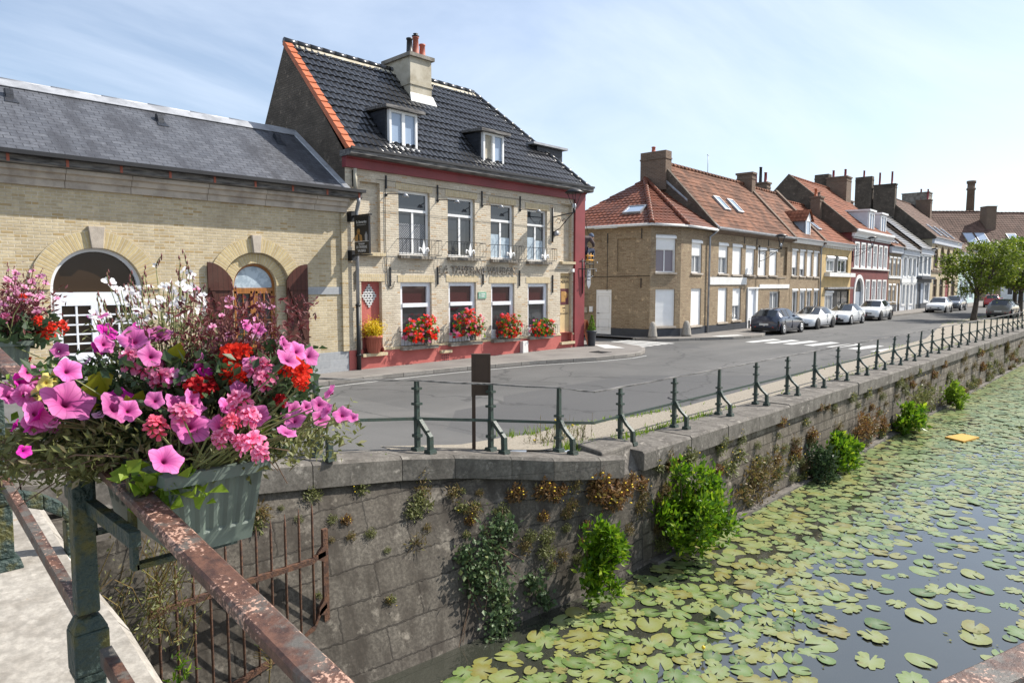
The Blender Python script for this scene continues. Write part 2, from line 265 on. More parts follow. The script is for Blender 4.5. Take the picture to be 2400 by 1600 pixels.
for k, c_, r_ in (('car_blue', (0.028, 0.040, 0.072), 0.2), ('car_white', (0.78, 0.79, 0.80), 0.2), ('car_white2', (0.74, 0.76, 0.78), 0.25), ('car_grey', (0.085, 0.095, 0.11), 0.22), ('car_taupe', (0.19, 0.18, 0.165), 0.25), ('car_red', (0.42, 0.016, 0.020), 0.2)):
    M[k] = mat(k, c_, r_, var=0.03, spec=0.5, coat=1.0)
M['bark'] = mat('bark', (0.10, 0.080, 0.060), 0.95, scale=8, col2=(0.045, 0.036, 0.028), bump=1.0, bscale=18, stretch=(3, 3, 0.6))
M['leaf_tree'] = leafmat('leaf_tree', (0.075, 0.125, 0.012), (0.17, 0.22, 0.022), 0.5, c=(0.25, 0.28, 0.035))
M['leaf_tree2'] = leafmat('leaf_tree2', (0.045, 0.11, 0.012), (0.09, 0.17, 0.018), 0.45)
M['leaf_bush'] = leafmat('leaf_bush', (0.045, 0.125, 0.008), (0.16, 0.28, 0.012), 0.5, 0.4, 0.4, c=(0.34, 0.42, 0.03))
M['leaf_dark'] = leafmat('leaf_dark', (0.030, 0.060, 0.022), (0.065, 0.105, 0.042), 0.3)
M['leaf_ivy'] = leafmat('leaf_ivy', (0.045, 0.085, 0.030), (0.115, 0.17, 0.075), 0.3, c=(0.17, 0.20, 0.07))
M['leaf_dry'] = leafmat('leaf_dry', (0.135, 0.085, 0.030), (0.21, 0.165, 0.055), 0.3, c=(0.10, 0.14, 0.028))
M['leaf_rust'] = leafmat('leaf_rust', (0.15, 0.065, 0.025), (0.23, 0.14, 0.05), 0.3, c=(0.13, 0.14, 0.03))
M['leaf_olive'] = leafmat('leaf_olive', (0.10, 0.115, 0.030), (0.20, 0.21, 0.075), 0.35, c=(0.25, 0.21, 0.12))
M['leaf_fresh'] = leafmat('leaf_fresh', (0.12, 0.22, 0.016), (0.24, 0.34, 0.03), 0.45)
M['leaf_lime'] = leafmat('leaf_lime', (0.26, 0.29, 0.012), (0.36, 0.36, 0.02), 0.5)
M['leaf_wine'] = leafmat('leaf_wine', (0.075, 0.014, 0.018), (0.17, 0.045, 0.045), 0.35, c=(0.24, 0.10, 0.09))
M['leaf_gold'] = leafmat('leaf_gold', (0.60, 0.42, 0.015), (0.75, 0.58, 0.03), 0.35, c=(0.22, 0.30, 0.03))
M['twig'] = mat('twig', (0.15, 0.095, 0.06), 0.9, var=0.3, scale=9)
M['stem_green'] = mat('stem_green', (0.16, 0.18, 0.06), 0.7, var=0.2)
M['stem_wine'] = mat('stem_wine', (0.16, 0.05, 0.045), 0.7, var=0.2)
M['pet_pink'] = petalmat('pet_pink', (0.24, 0.010, 0.10), (0.54, 0.075, 0.30), (0.77, 0.235, 0.55), 0.4)
M['pet_magenta'] = petalmat('pet_magenta', (0.18, 0.004, 0.11), (0.58, 0.012, 0.32), (0.70, 0.035, 0.44))
M['pet_pale'] = petalmat('pet_pale', (0.34, 0.08, 0.26), (0.60, 0.30, 0.50), (0.74, 0.48, 0.62))
M['pet_yellow'] = petalmat('pet_yellow', (0.40, 0.16, 0.02), (0.75, 0.62, 0.12), (0.82, 0.76, 0.30))
M['ger_pink'] = petalmat('ger_pink', (0.60, 0.015, 0.07), (0.74, 0.07, 0.22), (0.82, 0.30, 0.48), 0.1, p=(0.05, 0.35, 0.85))
M['ger_coral'] = petalmat('ger_coral', (0.58, 0.015, 0.03), (0.76, 0.055, 0.12), (0.80, 0.17, 0.27), 0.1)
M['ger_red'] = petalmat('ger_red', (0.42, 0.008, 0.008), (0.72, 0.022, 0.010), (0.80, 0.045, 0.016), 0.15)
M['ger_dark'] = petalmat('ger_dark', (0.16, 0.004, 0.008), (0.36, 0.006, 0.012), (0.45, 0.01, 0.016), 0.15)
M['gaura_white'] = petalmat('gaura_white', (0.66, 0.36, 0.42), (0.84, 0.78, 0.80), (0.88, 0.87, 0.87), 0.08, p=(0.02, 0.2, 0.6))
M['gaura_pink'] = petalmat('gaura_pink', (0.46, 0.05, 0.18), (0.66, 0.20, 0.40), (0.78, 0.42, 0.58), 0.1)
M['yellow_dot'] = mat('yellow_dot', (0.75, 0.52, 0.02), 0.6, var=0.1)
M['foam_yellow'] = mat('foam_yellow', (0.50, 0.28, 0.035), 0.7, var=0.1)
# roof tiles with patches of lichen and moss come from the noise above; the painted rail has its own flaking paint
def _handrail():
    m, t, b = _nodes('handrail'); b.inputs['Roughness'].default_value = 0.55
    co = N(t, 'ShaderNodeTexCoord')
    a = N(t, 'ShaderNodeTexNoise', Scale=34.0, Detail=7.0, Roughness=0.65); t.links.new(co.outputs['Object'], a.inputs['Vector'])
    d = N(t, 'ShaderNodeTexNoise', Scale=11.0, Detail=6.0, Roughness=0.6); t.links.new(co.outputs['Object'], d.inputs['Vector'])
    base = mixc(t, ramp(t, a.outputs['Fac'], 0.40, 0.62), (0.115, 0.054, 0.034), (0.045, 0.022, 0.016))
    g = mixc(t, ramp(t, d.outputs['Fac'], 0.50, 0.60, (0, 0, 0), (0.8,)*3), base, (0.095, 0.095, 0.085))
    e = N(t, 'ShaderNodeTexNoise', Scale=85.0, Detail=6.0, Roughness=0.7); t.links.new(co.outputs['Object'], e.inputs['Vector'])
    f = N(t, 'ShaderNodeTexNoise', Scale=6.0, Detail=3.0); t.links.new(co.outputs['Object'], f.inputs['Vector'])
    mm = N(t, 'ShaderNodeMath', operation='MULTIPLY_ADD'); mm.inputs[1].default_value = 0.55; t.links.new(f.outputs['Fac'], mm.inputs[0]); t.links.new(e.outputs['Fac'], mm.inputs[2])
    col = mixc(t, ramp(t, mm.outputs[0], 0.86, 0.92), g, (0.44, 0.27, 0.20))
    t.links.new(col, b.inputs['Base Color'])
    bp = N(t, 'ShaderNodeBump', Strength=0.6, Distance=0.004); t.links.new(e.outputs['Fac'], bp.inputs['Height']); t.links.new(bp.outputs[0], b.inputs['Normal'])
    return m
M['handrail'] = _handrail()
def _pad():
    m, t, b = _nodes('lily_pad'); b.inputs['Roughness'].default_value = 0.33; b.inputs['Specular IOR Level'].default_value = 0.6
    uv = N(t, 'ShaderNodeUVMap'); s = N(t, 'ShaderNodeSeparateXYZ'); t.links.new(uv.outputs[0], s.inputs[0])
    oi = N(t, 'ShaderNodeNewGeometry')
    r_ = t.nodes.new('ShaderNodeValToRGB'); e = r_.color_ramp.elements
    e[0].position = 0.0; e[0].color = c4((0.0629, 0.1073, 0.0259)); e[1].position = 1.0; e[1].color = c4((0.1776, 0.1591, 0.0407))
    for p_, c_ in ((0.3, (0.125, 0.185, 0.052)), (0.55, (0.18, 0.22, 0.082)), (0.85, (0.20, 0.21, 0.06))): k = e.new(p_); k.color = c4(c_)
    ob = N(t, 'ShaderNodeObjectInfo'); ad = N(t, 'ShaderNodeMath', operation='ADD'); t.links.new(oi.outputs['Random Per Island'], ad.inputs[0]); t.links.new(ob.outputs['Random'], ad.inputs[1]); fr_ = N(t, 'ShaderNodeMath', operation='FRACT'); t.links.new(ad.outputs[0], fr_.inputs[0]); t.links.new(fr_.outputs[0], r_.inputs[0])
    co = N(t, 'ShaderNodeTexCoord'); n = N(t, 'ShaderNodeTexNoise', Scale=12.0, Detail=6.0, Roughness=0.7); t.links.new(oi.outputs['Position'], n.inputs['Vector'])
    spot = ramp(t, n.outputs['Fac'], 0.56, 0.66, (0, 0, 0), (0.8,)*3)
    col = mixc(t, spot, r_.outputs[0], (0.17, 0.115, 0.035))
    rad = ramp(t, s.outputs['Y'], 0.0, 0.75, (0.45,)*3, (0, 0, 0)); col = mixc(t, rad, col, (0.26, 0.29, 0.19))  # whitish sheen at the pad's centre, painted into the colour
    ml = N(t, 'ShaderNodeMath', operation='MULTIPLY'); ml.inputs[1].default_value = 2*PI*13; t.links.new(s.outputs['X'], ml.inputs[0])
    sn = N(t, 'ShaderNodeMath', operation='SINE'); t.links.new(ml.outputs[0], sn.inputs[0])
    col = mixc(t, ramp(t, sn.outputs[0], 0.85, 1.0, (0, 0, 0), (0.22,)*3), col, (0.22, 0.25, 0.13))
    t.links.new(col, b.inputs['Base Color'])
    return m
M['pad'] = _pad()
def _water():
    m, t, b = _nodes('water'); b.inputs['Base Color'].default_value = (0.034, 0.036, 0.027, 1); b.inputs['Roughness'].default_value = 0.02; b.inputs['IOR'].default_value = 1.75
    b.inputs['Specular IOR Level'].default_value = 1.0
    co = N(t, 'ShaderNodeTexCoord'); n = N(t, 'ShaderNodeTexNoise', Scale=1.6, Detail=2.0); t.links.new(co.outputs['Object'], n.inputs['Vector'])
    bp = N(t, 'ShaderNodeBump', Strength=0.05, Distance=0.05); t.links.new(n.outputs['Fac'], bp.inputs['Height']); t.links.new(bp.outputs[0], b.inputs['Normal'])
    return m
M['water'] = _water()

# ------------------------------------------------------------------ helpers
class MB:
    """collects polygons; build() links them as one mesh object with a UV map in metres"""
    def __init__(s): s.v = []; s.f = []; s.m = []; s.uv = {}; s.mi = 0; s.sm = []; s.smooth = False
    def add(s, pts, faces, uvs=None):
        o = len(s.v); s.v.extend([tuple(p) for p in pts])
        for i, f in enumerate(faces):
            if uvs is not None: s.uv[len(s.f)] = [uvs[k] for k in f]
            s.f.append(tuple(o+k for k in f)); s.m.append(s.mi); s.sm.append(s.smooth)
    def poly(s, *pts): s.add(pts, [tuple(range(len(pts)))])
    def box(s, x0, x1, y0, y1, z0, z1):
        s.add([(x0, y0, z0), (x1, y0, z0), (x1, y1, z0), (x0, y1, z0), (x0, y0, z1), (x1, y0, z1), (x1, y1, z1), (x0, y1, z1)],
              [(0, 3, 2, 1), (4, 5, 6, 7), (0, 1, 5, 4), (1, 2, 6, 5), (2, 3, 7, 6), (3, 0, 4, 7)])
    def hexa(s, b, t):
        n = len(b)
        s.add(list(b)+list(t), [tuple(range(n-1, -1, -1)), tuple(range(n, 2*n))]+[(i, (i+1) % n, n+(i+1) % n, n+i) for i in range(n)])
    def prism(s, prof, a, b, axis='y'):
        """profile in the two other axes, swept from a to b along axis"""
        f = {'y': lambda p, t: (p[0], t, p[1]), 'x': lambda p, t: (t, p[0], p[1]), 'z': lambda p, t: (p[0], p[1], t)}[axis]
        s.hexa([f(p, a) for p in prof], [f(p, b) for p in prof])
    def tube(s, pts, r, n=6, cap=True):
        pts = [Vector(p) for p in pts]; k = len(pts); rr = r if isinstance(r, (list, tuple)) else [r]*k
        vs = []; ref = None
        for i, p in enumerate(pts):
            d = (pts[min(i+1, k-1)]-pts[max(i-1, 0)])
            if d.length < 1e-9: d = Vector((0, 0, 1))
            d.normalize()
            if ref is None: ref = Vector((0, 0, 1)) if abs(d.z) < 0.9 else Vector((1, 0, 0))
            a = d.cross(ref)
            if a.length < 1e-6: a = d.cross(Vector((1, 0.3, 0)))
            a.normalize(); b = a.cross(d); b.normalize(); ref = b
            for j in range(n):
                t = 2*PI*j/n; vs.append(p+a*(math.cos(t)*rr[i])+b*(math.sin(t)*rr[i]))
        fs = []
        for i in range(k-1):
            for j in range(n): fs.append((i*n+j, i*n+(j+1) % n, (i+1)*n+(j+1) % n, (i+1)*n+j))
        if cap: fs.append(tuple(range(n-1, -1, -1))); fs.append(tuple((k-1)*n+j for j in range(n)))
        sm = s.smooth; s.smooth = n > 4; s.add(vs, fs); s.smooth = sm
    def lathe(s, prof, c=(0, 0, 0), n=16, axis='z', sx=1, sy=1):
        vs = []
        for r, z in prof:
            for j in range(n):
                t = 2*PI*j/n; p = (r*math.cos(t)*sx, r*math.sin(t)*sy, z)
                if axis == 'y': p = (p[0], p[2], p[1])
                if axis == 'x': p = (p[2], p[0], p[1])
                vs.append((p[0]+c[0], p[1]+c[1], p[2]+c[2]))
        k = len(prof); fs = []
        for i in range(k-1):
            for j in range(n): fs.append((i*n+j, i*n+(j+1) % n, (i+1)*n+(j+1) % n, (i+1)*n+j))
        fs.append(tuple(range(n-1, -1, -1))); fs.append(tuple((k-1)*n+j for j in range(n)))
        sm = s.smooth; s.smooth = True; s.add(vs, fs); s.smooth = sm
    def build(s, name, m, parent=None, fixn=True, bevel=0):
        me = bpy.data.meshes.new(name); me.from_pydata(s.v, [], s.f); me.validate(verbose=False)
        ms = m if isinstance(m, (list, tuple)) else [m]
        for k in ms: me.materials.append(M[k] if isinstance(k, str) else k)
        nf = len(me.polygons)
        if nf == len(s.f):
            me.polygons.foreach_set('material_index', s.m); me.polygons.foreach_set('use_smooth', s.sm)
        if fixn:
            bm = bmesh.new(); bm.from_mesh(me); bmesh.ops.recalc_face_normals(bm, faces=bm.faces); bm.to_mesh(me); bm.free()
        ul = me.uv_layers.new(name='UVMap')
        for p in me.polygons:
            g = s.uv.get(p.index) if nf == len(s.f) else None
            if g and len(g) == p.loop_total:
                vi = {}
                for k, u in zip(s.f[p.index], g): vi[k] = u
                for li in p.loop_indices: ul.data[li].uv = vi.get(me.loops[li].vertex_index, (0, 0))
            else:
                n = p.normal
                t = Vector((-n.y, n.x, 0))
                if t.length < 0.02: t = Vector((1, 0, 0))
                t.normalize()
                if abs(t.x) > abs(t.y):
                    if t.x < 0: t = -t
                elif t.y < 0: t = -t
                b = n.cross(t)
                if b.z < 0 or (abs(b.z) < 1e-4 and b.y < 0): b = -b
                for li in p.loop_indices:
                    v = me.vertices[me.loops[li].vertex_index].co; ul.data[li].uv = (v.dot(t), v.dot(b))
        o = bpy.data.objects.new(name, me); COL.objects.link(o)
        if parent is not None: o.parent = parent
        if bevel:
            bv = o.modifiers.new('bevel', 'BEVEL'); bv.width = bevel; bv.segments = 2; bv.limit_method = 'ANGLE'
        return o
def tag(o, label=None, cat=None, group=None, kind=None):
    if label: o['label'] = label
    if cat: o['category'] = cat
    if group: o['group'] = group
    if kind: o['kind'] = kind
    return o
def thing(name, label, cat, loc=(0, 0, 0), rz=0.0, group=None):
    o = bpy.data.objects.new(name, None); COL.objects.link(o); o.empty_display_size = 0.2
    o.location = loc; o.rotation_euler = (0, 0, rz)
    return tag(o, label, cat, group)
def copy_tree(o, parent=None):
    c = o.copy(); COL.objects.link(c)
    if parent is not None: c.parent = parent
    for ch in list(o.children): copy_tree(ch, c)
    return c
def text_mesh(name, s, size, m, parent, mtx, extrude=0.004, align='CENTER', xs=1.0):
    cu = bpy.data.curves.new(name, 'FONT'); cu.body = s; cu.size = size; cu.extrude = extrude; cu.align_x = align; cu.align_y = 'CENTER'; cu.resolution_u = 2
    o = bpy.data.objects.new(name, cu); COL.objects.link(o)
    dg = bpy.context.evaluated_depsgraph_get(); me = bpy.data.meshes.new_from_object(o.evaluated_get(dg))
    bpy.data.objects.remove(o); me.transform(mtx @ Matrix.Diagonal((xs, 1, 1, 1)))
    me.materials.clear(); me.materials.append(M[m])
    q = bpy.data.objects.new(name, me); COL.objects.link(q); q.parent = parent
    return q
FACE = Matrix.Rotation(PI/2, 4, 'X')       # text standing on a facade that looks towards -y
def wall_panel(mb, x0, x1, z0, z1, ops, reveal=0.12, y=0.0, jamb=True):
    """ops: (a, b, c, d) rectangle or (a, b, c, d, 'arch') with d the springing height"""
    rects = []
    for o in ops:
        a, b, c, d = o[:4]; rects.append((a, b, c, d+(b-a)/2 if len(o) > 4 else d))
    xs = sorted({x0, x1, *[r_[0] for r_ in rects], *[r_[1] for r_ in rects]}); zs = sorted({z0, z1, *[r_[2] for r_ in rects], *[r_[3] for r_ in rects]})
    xs = [x for x in xs if x0 <= x <= x1]; zs = [z for z in zs if z0 <= z <= z1]
    for i in range(len(xs)-1):
        for j in range(len(zs)-1):
            cx, cz = (xs[i]+xs[i+1])/2, (zs[j]+zs[j+1])/2
            if not any(r_[0] < cx < r_[1] and r_[2] < cz < r_[3] for r_ in rects):
                mb.poly((xs[i], y, zs[j]), (xs[i+1], y, zs[j]), (xs[i+1], y, zs[j+1]), (xs[i], y, zs[j+1]))
    for o in ops:
        a, b, c, d = o[:4]; k = y+reveal
        if len(o) > 4:
            r_ = (b-a)/2; cx = (a+b)/2; n = 20
            arc = [(cx-r_*math.cos(PI*i/n), d+r_*math.sin(PI*i/n)) for i in range(n+1)]
            top = d+r_
            for i in range(n):
                (xa, za), (xb, zb_) = arc[i], arc[i+1]
                mb.poly((xa, y, za), (xb, y, zb_), (xb, y, top), (xa, y, top)) if top-max(za, zb_) > 1e-6 else mb.poly((xa, y, za), (xb, y, zb_), (xa if za < zb_ else xb, y, top))
                if jamb: mb.poly((xa, y, za), (xa, k, za), (xb, k, zb_), (xb, y, zb_))
        elif jamb: mb.poly((a, y, d), (b, y, d), (b, k, d), (a, k, d))
        if jamb:
            mb.poly((a, y, c), (a, k, c), (a, k, d), (a, y, d)); mb.poly((b, y, c), (b, y, d), (b, k, d), (b, k, c)); mb.poly((a, y, c), (b, y, c), (b, k, c), (a, k, c))
def arch_ring(mb, cx, zc, r0, r1, y0, y1, a0=0.0, a1=PI, n=28):
    """voussoirs: uv u runs along the arc so that the joints point to the centre"""
    for i in range(n):
        t0 = a0+(a1-a0)*i/n; t1 = a0+(a1-a0)*(i+1)/n
        P = lambda r_, t, y: (cx-r_*math.cos(t), y, zc+r_*math.sin(t))
        q = [P(r0, t0, y0), P(r0, t1, y0), P(r1, t1, y0), P(r1, t0, y0)]; rm = (r0+r1)/2
        mb.add(q, [(0, 1, 2, 3)], [(t0*rm, 0), (t1*rm, 0), (t1*rm, r1-r0), (t0*rm, r1-r0)])
        mb.add([P(r1, t0, y0), P(r1, t1, y0), P(r1, t1, y1), P(r1, t0, y1)], [(0, 1, 2, 3)], [(t0*rm, 0), (t1*rm, 0), (t1*rm, .1), (t0*rm, .1)])
        mb.add([P(r0, t0, y0), P(r0, t1, y0), P(r0, t1, y1), P(r0, t0, y1)], [(0, 1, 2, 3)], [(t0*rm, 0), (t1*rm, 0), (t1*rm, .1), (t0*rm, .1)])
def ring_frame(mb, a, b, c, d, y0, y1, w):
    mb.box(a, a+w, y0, y1, c, d); mb.box(b-w, b, y0, y1, c, d); mb.box(a+w, b-w, y0, y1, c, c+w); mb.box(a+w, b-w, y0, y1, d-w, d)
def window(T, a, b, c, d, y=0.12, glass='glass', fr='white', w=0.07, mull=(0.5,), trans=(), name='window', low=None, sill=None, sillmat='trim_stone'):
    """part 'window' (the frame) with a pane (and a sill) as its own pieces"""
    mb = MB(); ring_frame(mb, a, b, c, d, y-0.03, y+0.05, w)
    for f in mull: mb.box(a+(b-a)*f-w*.5, a+(b-a)*f+w*.5, y-0.02, y+0.045, c+w, d-w if not trans else c+(d-c)*trans[0]-w*.4)
    for f in trans: mb.box(a+w, b-w, y-0.035, y+0.048, c+(d-c)*f-w*.5, c+(d-c)*f+w*.5)
    o = mb.build(name, fr, T)
    g = MB(); cut = c+(d-c)*low if low else None
    g.box(a+w*.5, b-w*.5, y+0.012, y+0.03, c+w*.5, d-w*.5); g.build('pane', glass, o)
    if sill:
        s_ = MB(); s_.box(a-0.06, b+0.06, -0.09, y-0.03, c-0.09, c-0.004); s_.build('sill', sillmat, o)
    return o
def shutter(T, a, b, c, d, frac=1.0, y=0.07, box=True, glass='glass', sill='trim_stone', bx=0.17):
    """roller shutter in its opening: box on top, slatted curtain down to frac of the height, window below"""
    o = None
    zt = d-(bx if box else 0)
    mb = MB(); zb_ = zt-(zt-c)*frac
    n = max(3, int((zt-zb_)/0.055)); h = (zt-zb_)/n
    for i in range(n): mb.poly((a+.03, y+.012, zb_+i*h), (b-.03, y+.012, zb_+i*h), (b-.03, y, zb_+i*h+h*.85), (a+.03, y, zb_+i*h+h*.85)); mb.poly((a+.03, y, zb_+i*h+h*.85), (b-.03, y, zb_+i*h+h*.85), (b-.03, y+.012, zb_+i*h+h), (a+.03, y+.012, zb_+i*h+h))
    mb.box(a, a+.045, y-.015, y+.03, c, zt); mb.box(b-.045, b, y-.015, y+.03, c, zt)
    if box:
        mb.prism([(y-.10, zt), (y+.02, zt), (y+.02, d), (y-.03, d), (y-.10, zt+bx*.6)], a-.02, b+.02, 'x')
    if frac < 0.97:
        o = window(T, a+.01, b-.01, c, zb_+0.03, y+0.07, glass, w=0.055)
        s = mb.build('roller_shutter', 'shutter', o)
    else: o = mb.build('roller_shutter', 'shutter', T, fixn=False)
    if sill:
        s_ = MB(); s_.box(a-0.06, b+0.06, -0.07, y-0.02, c-0.08, c-0.004); s_.build('sill', sill, o)
    return o
def tile_roof(mb, A, B, C_, D_, cw=0.22, rh=0.32, amp=0.028, lip=0.022, ns=4):
    """pantiles on the quad A,B (eave) C_,D_ (ridge); C_ and D_ may coincide"""
    A, B, C_, D_ = map(Vector, (A, B, C_, D_)); u = (B-A).normalized(); n = u.cross(D_-A)
    if n.length < 1e-6: n = u.cross(C_-A)
    n.normalize()
    if n.z < 0: n = -n
    v = n.cross(u)
    if v.z < 0: v = -v
    L = lambda p: ((p-A).dot(u), (p-A).dot(v))
    (bu, _), (cu, cv), (du, dv) = L(B), L(C_), L(D_)
    hh = max(cv, dv); rows = max(1, round(hh/rh)); rh = hh/rows
    prof = lambda t: amp*(0.5+0.5*math.sin(2*PI*t+0.6))+amp*0.35*math.sin(4*PI*t)
    for j in range(rows):
        v0, v1 = j*rh, (j+1)*rh
        l0, l1 = du*v0/hh, du*v1/hh; r0, r1 = bu+(cu-bu)*v0/hh, bu+(cu-bu)*v1/hh
        lo, hi = min(l0, l1), max(r0, r1)
        i0, i1 = math.floor(lo/cw), math.ceil(hi/cw)
        xs = sorted({*[k*cw/ns for k in range(i0*ns, i1*ns+1) if lo < k*cw/ns < hi], lo, hi})
        P = []; Q = []; Z0 = []
        for x in xs:
            h = prof((x/cw) % 1.0); x0 = min(max(x, l0), r0); x1 = min(max(x, l1), r1)
            jit = 0.008*math.sin(math.floor(x/cw)*12.9+j*7.3)
            P.append(A+u*x0+v*v0+n*(h+lip+jit)); Q.append(A+u*x1+v*v1+n*(h+jit)); Z0.append(A+u*x0+v*v0+n*(h*0.9-0.004))
        k = len(xs); sm = mb.smooth; mb.smooth = False
        mb.add(P+Q+Z0, [(i, i+1, k+i+1, k+i) for i in range(k-1)]+[(2*k+i, 2*k+i+1, i+1, i) for i in range(k-1)]); mb.smooth = sm
def ridge_tiles(mb, a, b, r=0.13, seg=0.4):
    a, b = Vector(a), Vector(b); L_ = (b-a).length; n = max(1, round(L_/seg))
    for i in range(n):
        p, q = a.lerp(b, i/n), a.lerp(b, (i+1)/n); e = (q-p)*0.06
        mb.tube([p-e, q], [r*1.08, r*0.95], 8)
def pot(mb, x, y, z, h=0.5, r=0.11): mb.lathe([(r*1.15, z), (r*1.15, z+.05), (r, z+.06), (r*.82, z+h-.06), (r*1.0, z+h-.05), (r*1.0, z+h), (r*.7, z+h), (r*.7, z+h-.1)], (x, y, 0), 10)
def chimney(T, x0, x1, y0, y1, z0, z1, m='dark_brick', pots=(), cap=True, potm='orange_tile', band=True, capm=None):
    mb = MB(); mb.box(x0, x1, y0, y1, z0, z1-0.12 if cap else z1)
    if band: mb.box(x0-.03, x1+.03, y0-.03, y1+.03, z1-.42, z1-.34)
    o = mb.build('chimney', m, T)
    if cap: c = MB(); c.box(x0-.07, x1+.07, y0-.07, y1+.07, z1-.118, z1); c.build('chimney_cap', capm or m, o)
    return o
def pots(T, lst, m='terracotta'):
    for (x, y, z, h, mm) in lst: mb = MB(); pot(mb, x, y, z, h); mb.build('chimney_pot', mm or m, T)
def skylight(T, A, u, v, n, cu, cv, w, h):
    """roof window lying on a slope through A with axes u (along) and v (up the slope)"""
    A, u, v, n = map(Vector, (A, u, v, n))
    P = lambda a, b, k: A+u*a+v*b+n*k
    mb = MB(); f = .07
    for (a0, a1, b0, b1) in ((-w/2, w/2, -h/2, -h/2+f), (-w/2, w/2, h/2-f, h/2), (-w/2, -w/2+f, -h/2+f, h/2-f), (w/2-f, w/2, -h/2+f, h/2-f)):
        mb.hexa([P(cu+a0, cv+b0, .0), P(cu+a1, cv+b0, .0), P(cu+a1, cv+b1, .0), P(cu+a0, cv+b1, .0)], [P(cu+a0, cv+b0, .13), P(cu+a1, cv+b0, .13), P(cu+a1, cv+b1, .13), P(cu+a0, cv+b1, .13)])
    o = mb.build('skylight', 'zinc', T)
    g = MB(); a, b = w/2-f*.6, h/2-f*.6; g.hexa([P(cu-a, cv-b, .07), P(cu+a, cv-b, .07), P(cu+a, cv+b, .07), P(cu-a, cv+b, .07)], [P(cu-a, cv-b, .10), P(cu+a, cv-b, .10), P(cu+a, cv+b, .10), P(cu-a, cv+b, .10)]); g.build('pane', 'glass_sky', o)
    return o
def leaves(mb, pts, size, up=0.4, fold=0.25, asp=0.5, rnd=None, spread=1.0, dirs=None):
    """small folded leaves; each one an island of its own"""
    r_ = rnd or random
    for i, p in enumerate(pts):
        p = Vector(p)
        if dirs: d = Vector(dirs[i])+Vector((r_.uniform(-1, 1), r_.uniform(-1, 1), r_.uniform(-1, 1)))*spread
        else: d = Vector((r_.uniform(-1, 1), r_.uniform(-1, 1), r_.uniform(-0.8, 1)*1.0+up*0.4))
        if d.length < 1e-3: d = Vector((0, 0, 1))
        d.normalize(); s = size*r_.uniform(0.6, 1.35)
        q = Vector((r_.uniform(-1, 1), r_.uniform(-1, 1), r_.uniform(-.3, 1)+up)); w = d.cross(q)
        if w.length < 1e-3: w = Vector((1, 0, 0))
        w.normalize(); n = w.cross(d)
        a = s*asp*.5
        mb.add([p, p+d*s*.45+w*a+n*(a*fold), p+d*s, p+d*s*.45-w*a+n*(a*fold)], [(0, 1, 2), (0, 2, 3)])
def slab(name, xs, ylo, yhi, zoff, th, top, side, kind='structure', zf=None):
    """strip of ground following the ramp: top face and a kerb face on the ylo side"""
    mb = MB()
    for i in range(len(xs)-1):
        a, b = xs[i], xs[i+1]
        pa, pb, qa, qb = (a, ylo(a)), (b, ylo(b)), (a, yhi(a)), (b, yhi(b))
        za, zb_ = gz(a)+zoff, gz(b)+zoff
        mb.mi = 0; mb.poly((*pa, za), (*pb, zb_), (*qb, zb_), (*qa, za))
        if side:
            k = 0.15
            mb.mi = 1; mb.poly((pa[0], pa[1], za-th), (pb[0], pb[1], zb_-th), (pb[0], pb[1], zb_+.004), (pa[0], pa[1], za+.004))
            mb.poly((pa[0], pa[1], za+.004), (pb[0], pb[1], zb_+.004), (pb[0], pb[1]+k, zb_+.004), (pa[0], pa[1]+k, za+.004))
    o = mb.build(name, [top, side or top], None, fixn=False); return tag(o, kind=kind)
def gz(x): return 0.115*min(max(0.0, 8.4-x), 8.0)
def lerp_table(tab):
    def f(x):
        if x <= tab[0][0]: return tab[0][1]
        for (a, b), (c, d) in zip(tab, tab[1:]):
            if x <= c: return b+(d-b)*(x-a)/(c-a)
        return tab[-1][1]
    return f
def frange(a, b, n): return [a+(b-a)*i/n for i in range(n+1)]

# ------------------------------------------------------------------ ground, road, pavements, water
XS = [-60, -20, 0.4]+frange(1.4, 8.4, 7)[0:]+[12, 20, 30, 45, 60, 90, 140, 260]
COPY_ = lerp_table([(-20, 7.4), (1.2, 7.4), (3.9, 7.28), (5.4, 7.16), (6.76, 6.6), (7.45, 6.3), (8.0, 6.2), (300, 6.2)])   # inner edge of the quay coping
g_ = MB(); g_.poly((-1500, 7.9, -0.3), (1500, 7.9, -0.3), (1500, 1500, -0.3), (-1500, 1500, -0.3)); g_.poly((-1500, -1500, -0.3), (1500, -1500, -0.3), (1500, -14, -0.3), (-1500, -14, -0.3))
tag(g_.build('ground', 'earth', None, fixn=False), kind='structure')
slab('road', XS, lambda x: COPY_(x)-.02, lambda x: 60, 0.0, 0, 'asphalt', None)
GE = lerp_table([(-20, 8.4), (5.2, 7.4), (6.4, 7.15), (7.8, 7.5), (9, 7.62), (10, 7.35), (12.1, 7.05), (17.6, 7.2), (36, 8.0), (50, 10.2), (75, 10.6), (260, 11)])
slab('gravel_strip', [5.2, 5.8, 6.4, 7.1, 7.8, 8.4, 9, 10, 11, 12.1, 15, 17.6, 25, 36, 50, 75, 260], lambda x: COPY_(x)-.015, GE, 0.006, 0, 'gravel', None)
KE = lerp_table([(-60, 14.9), (10.6, 14.93), (12.8, 14.75), (15.7, 14.3), (18.1, 13.5), (19.6, 13.3), (20.5, 13.36), (21.3, 13.7), (22.1, 14.2), (22.8, 15.0), (23.3, 16.2)])
slab('pavement', [-60, -20, 0.4]+frange(1.4, 8.4, 7)+[10.6, 12.8, 15.7, 18.1, 19, 19.6, 20.1, 20.5, 20.9, 21.3, 21.7, 22.1, 22.5, 22.8, 23.05, 23.3], KE, lambda x: 17.5 if x < 20.9 else 40, 0.11, 0.115, 'pavement', 'kerb')
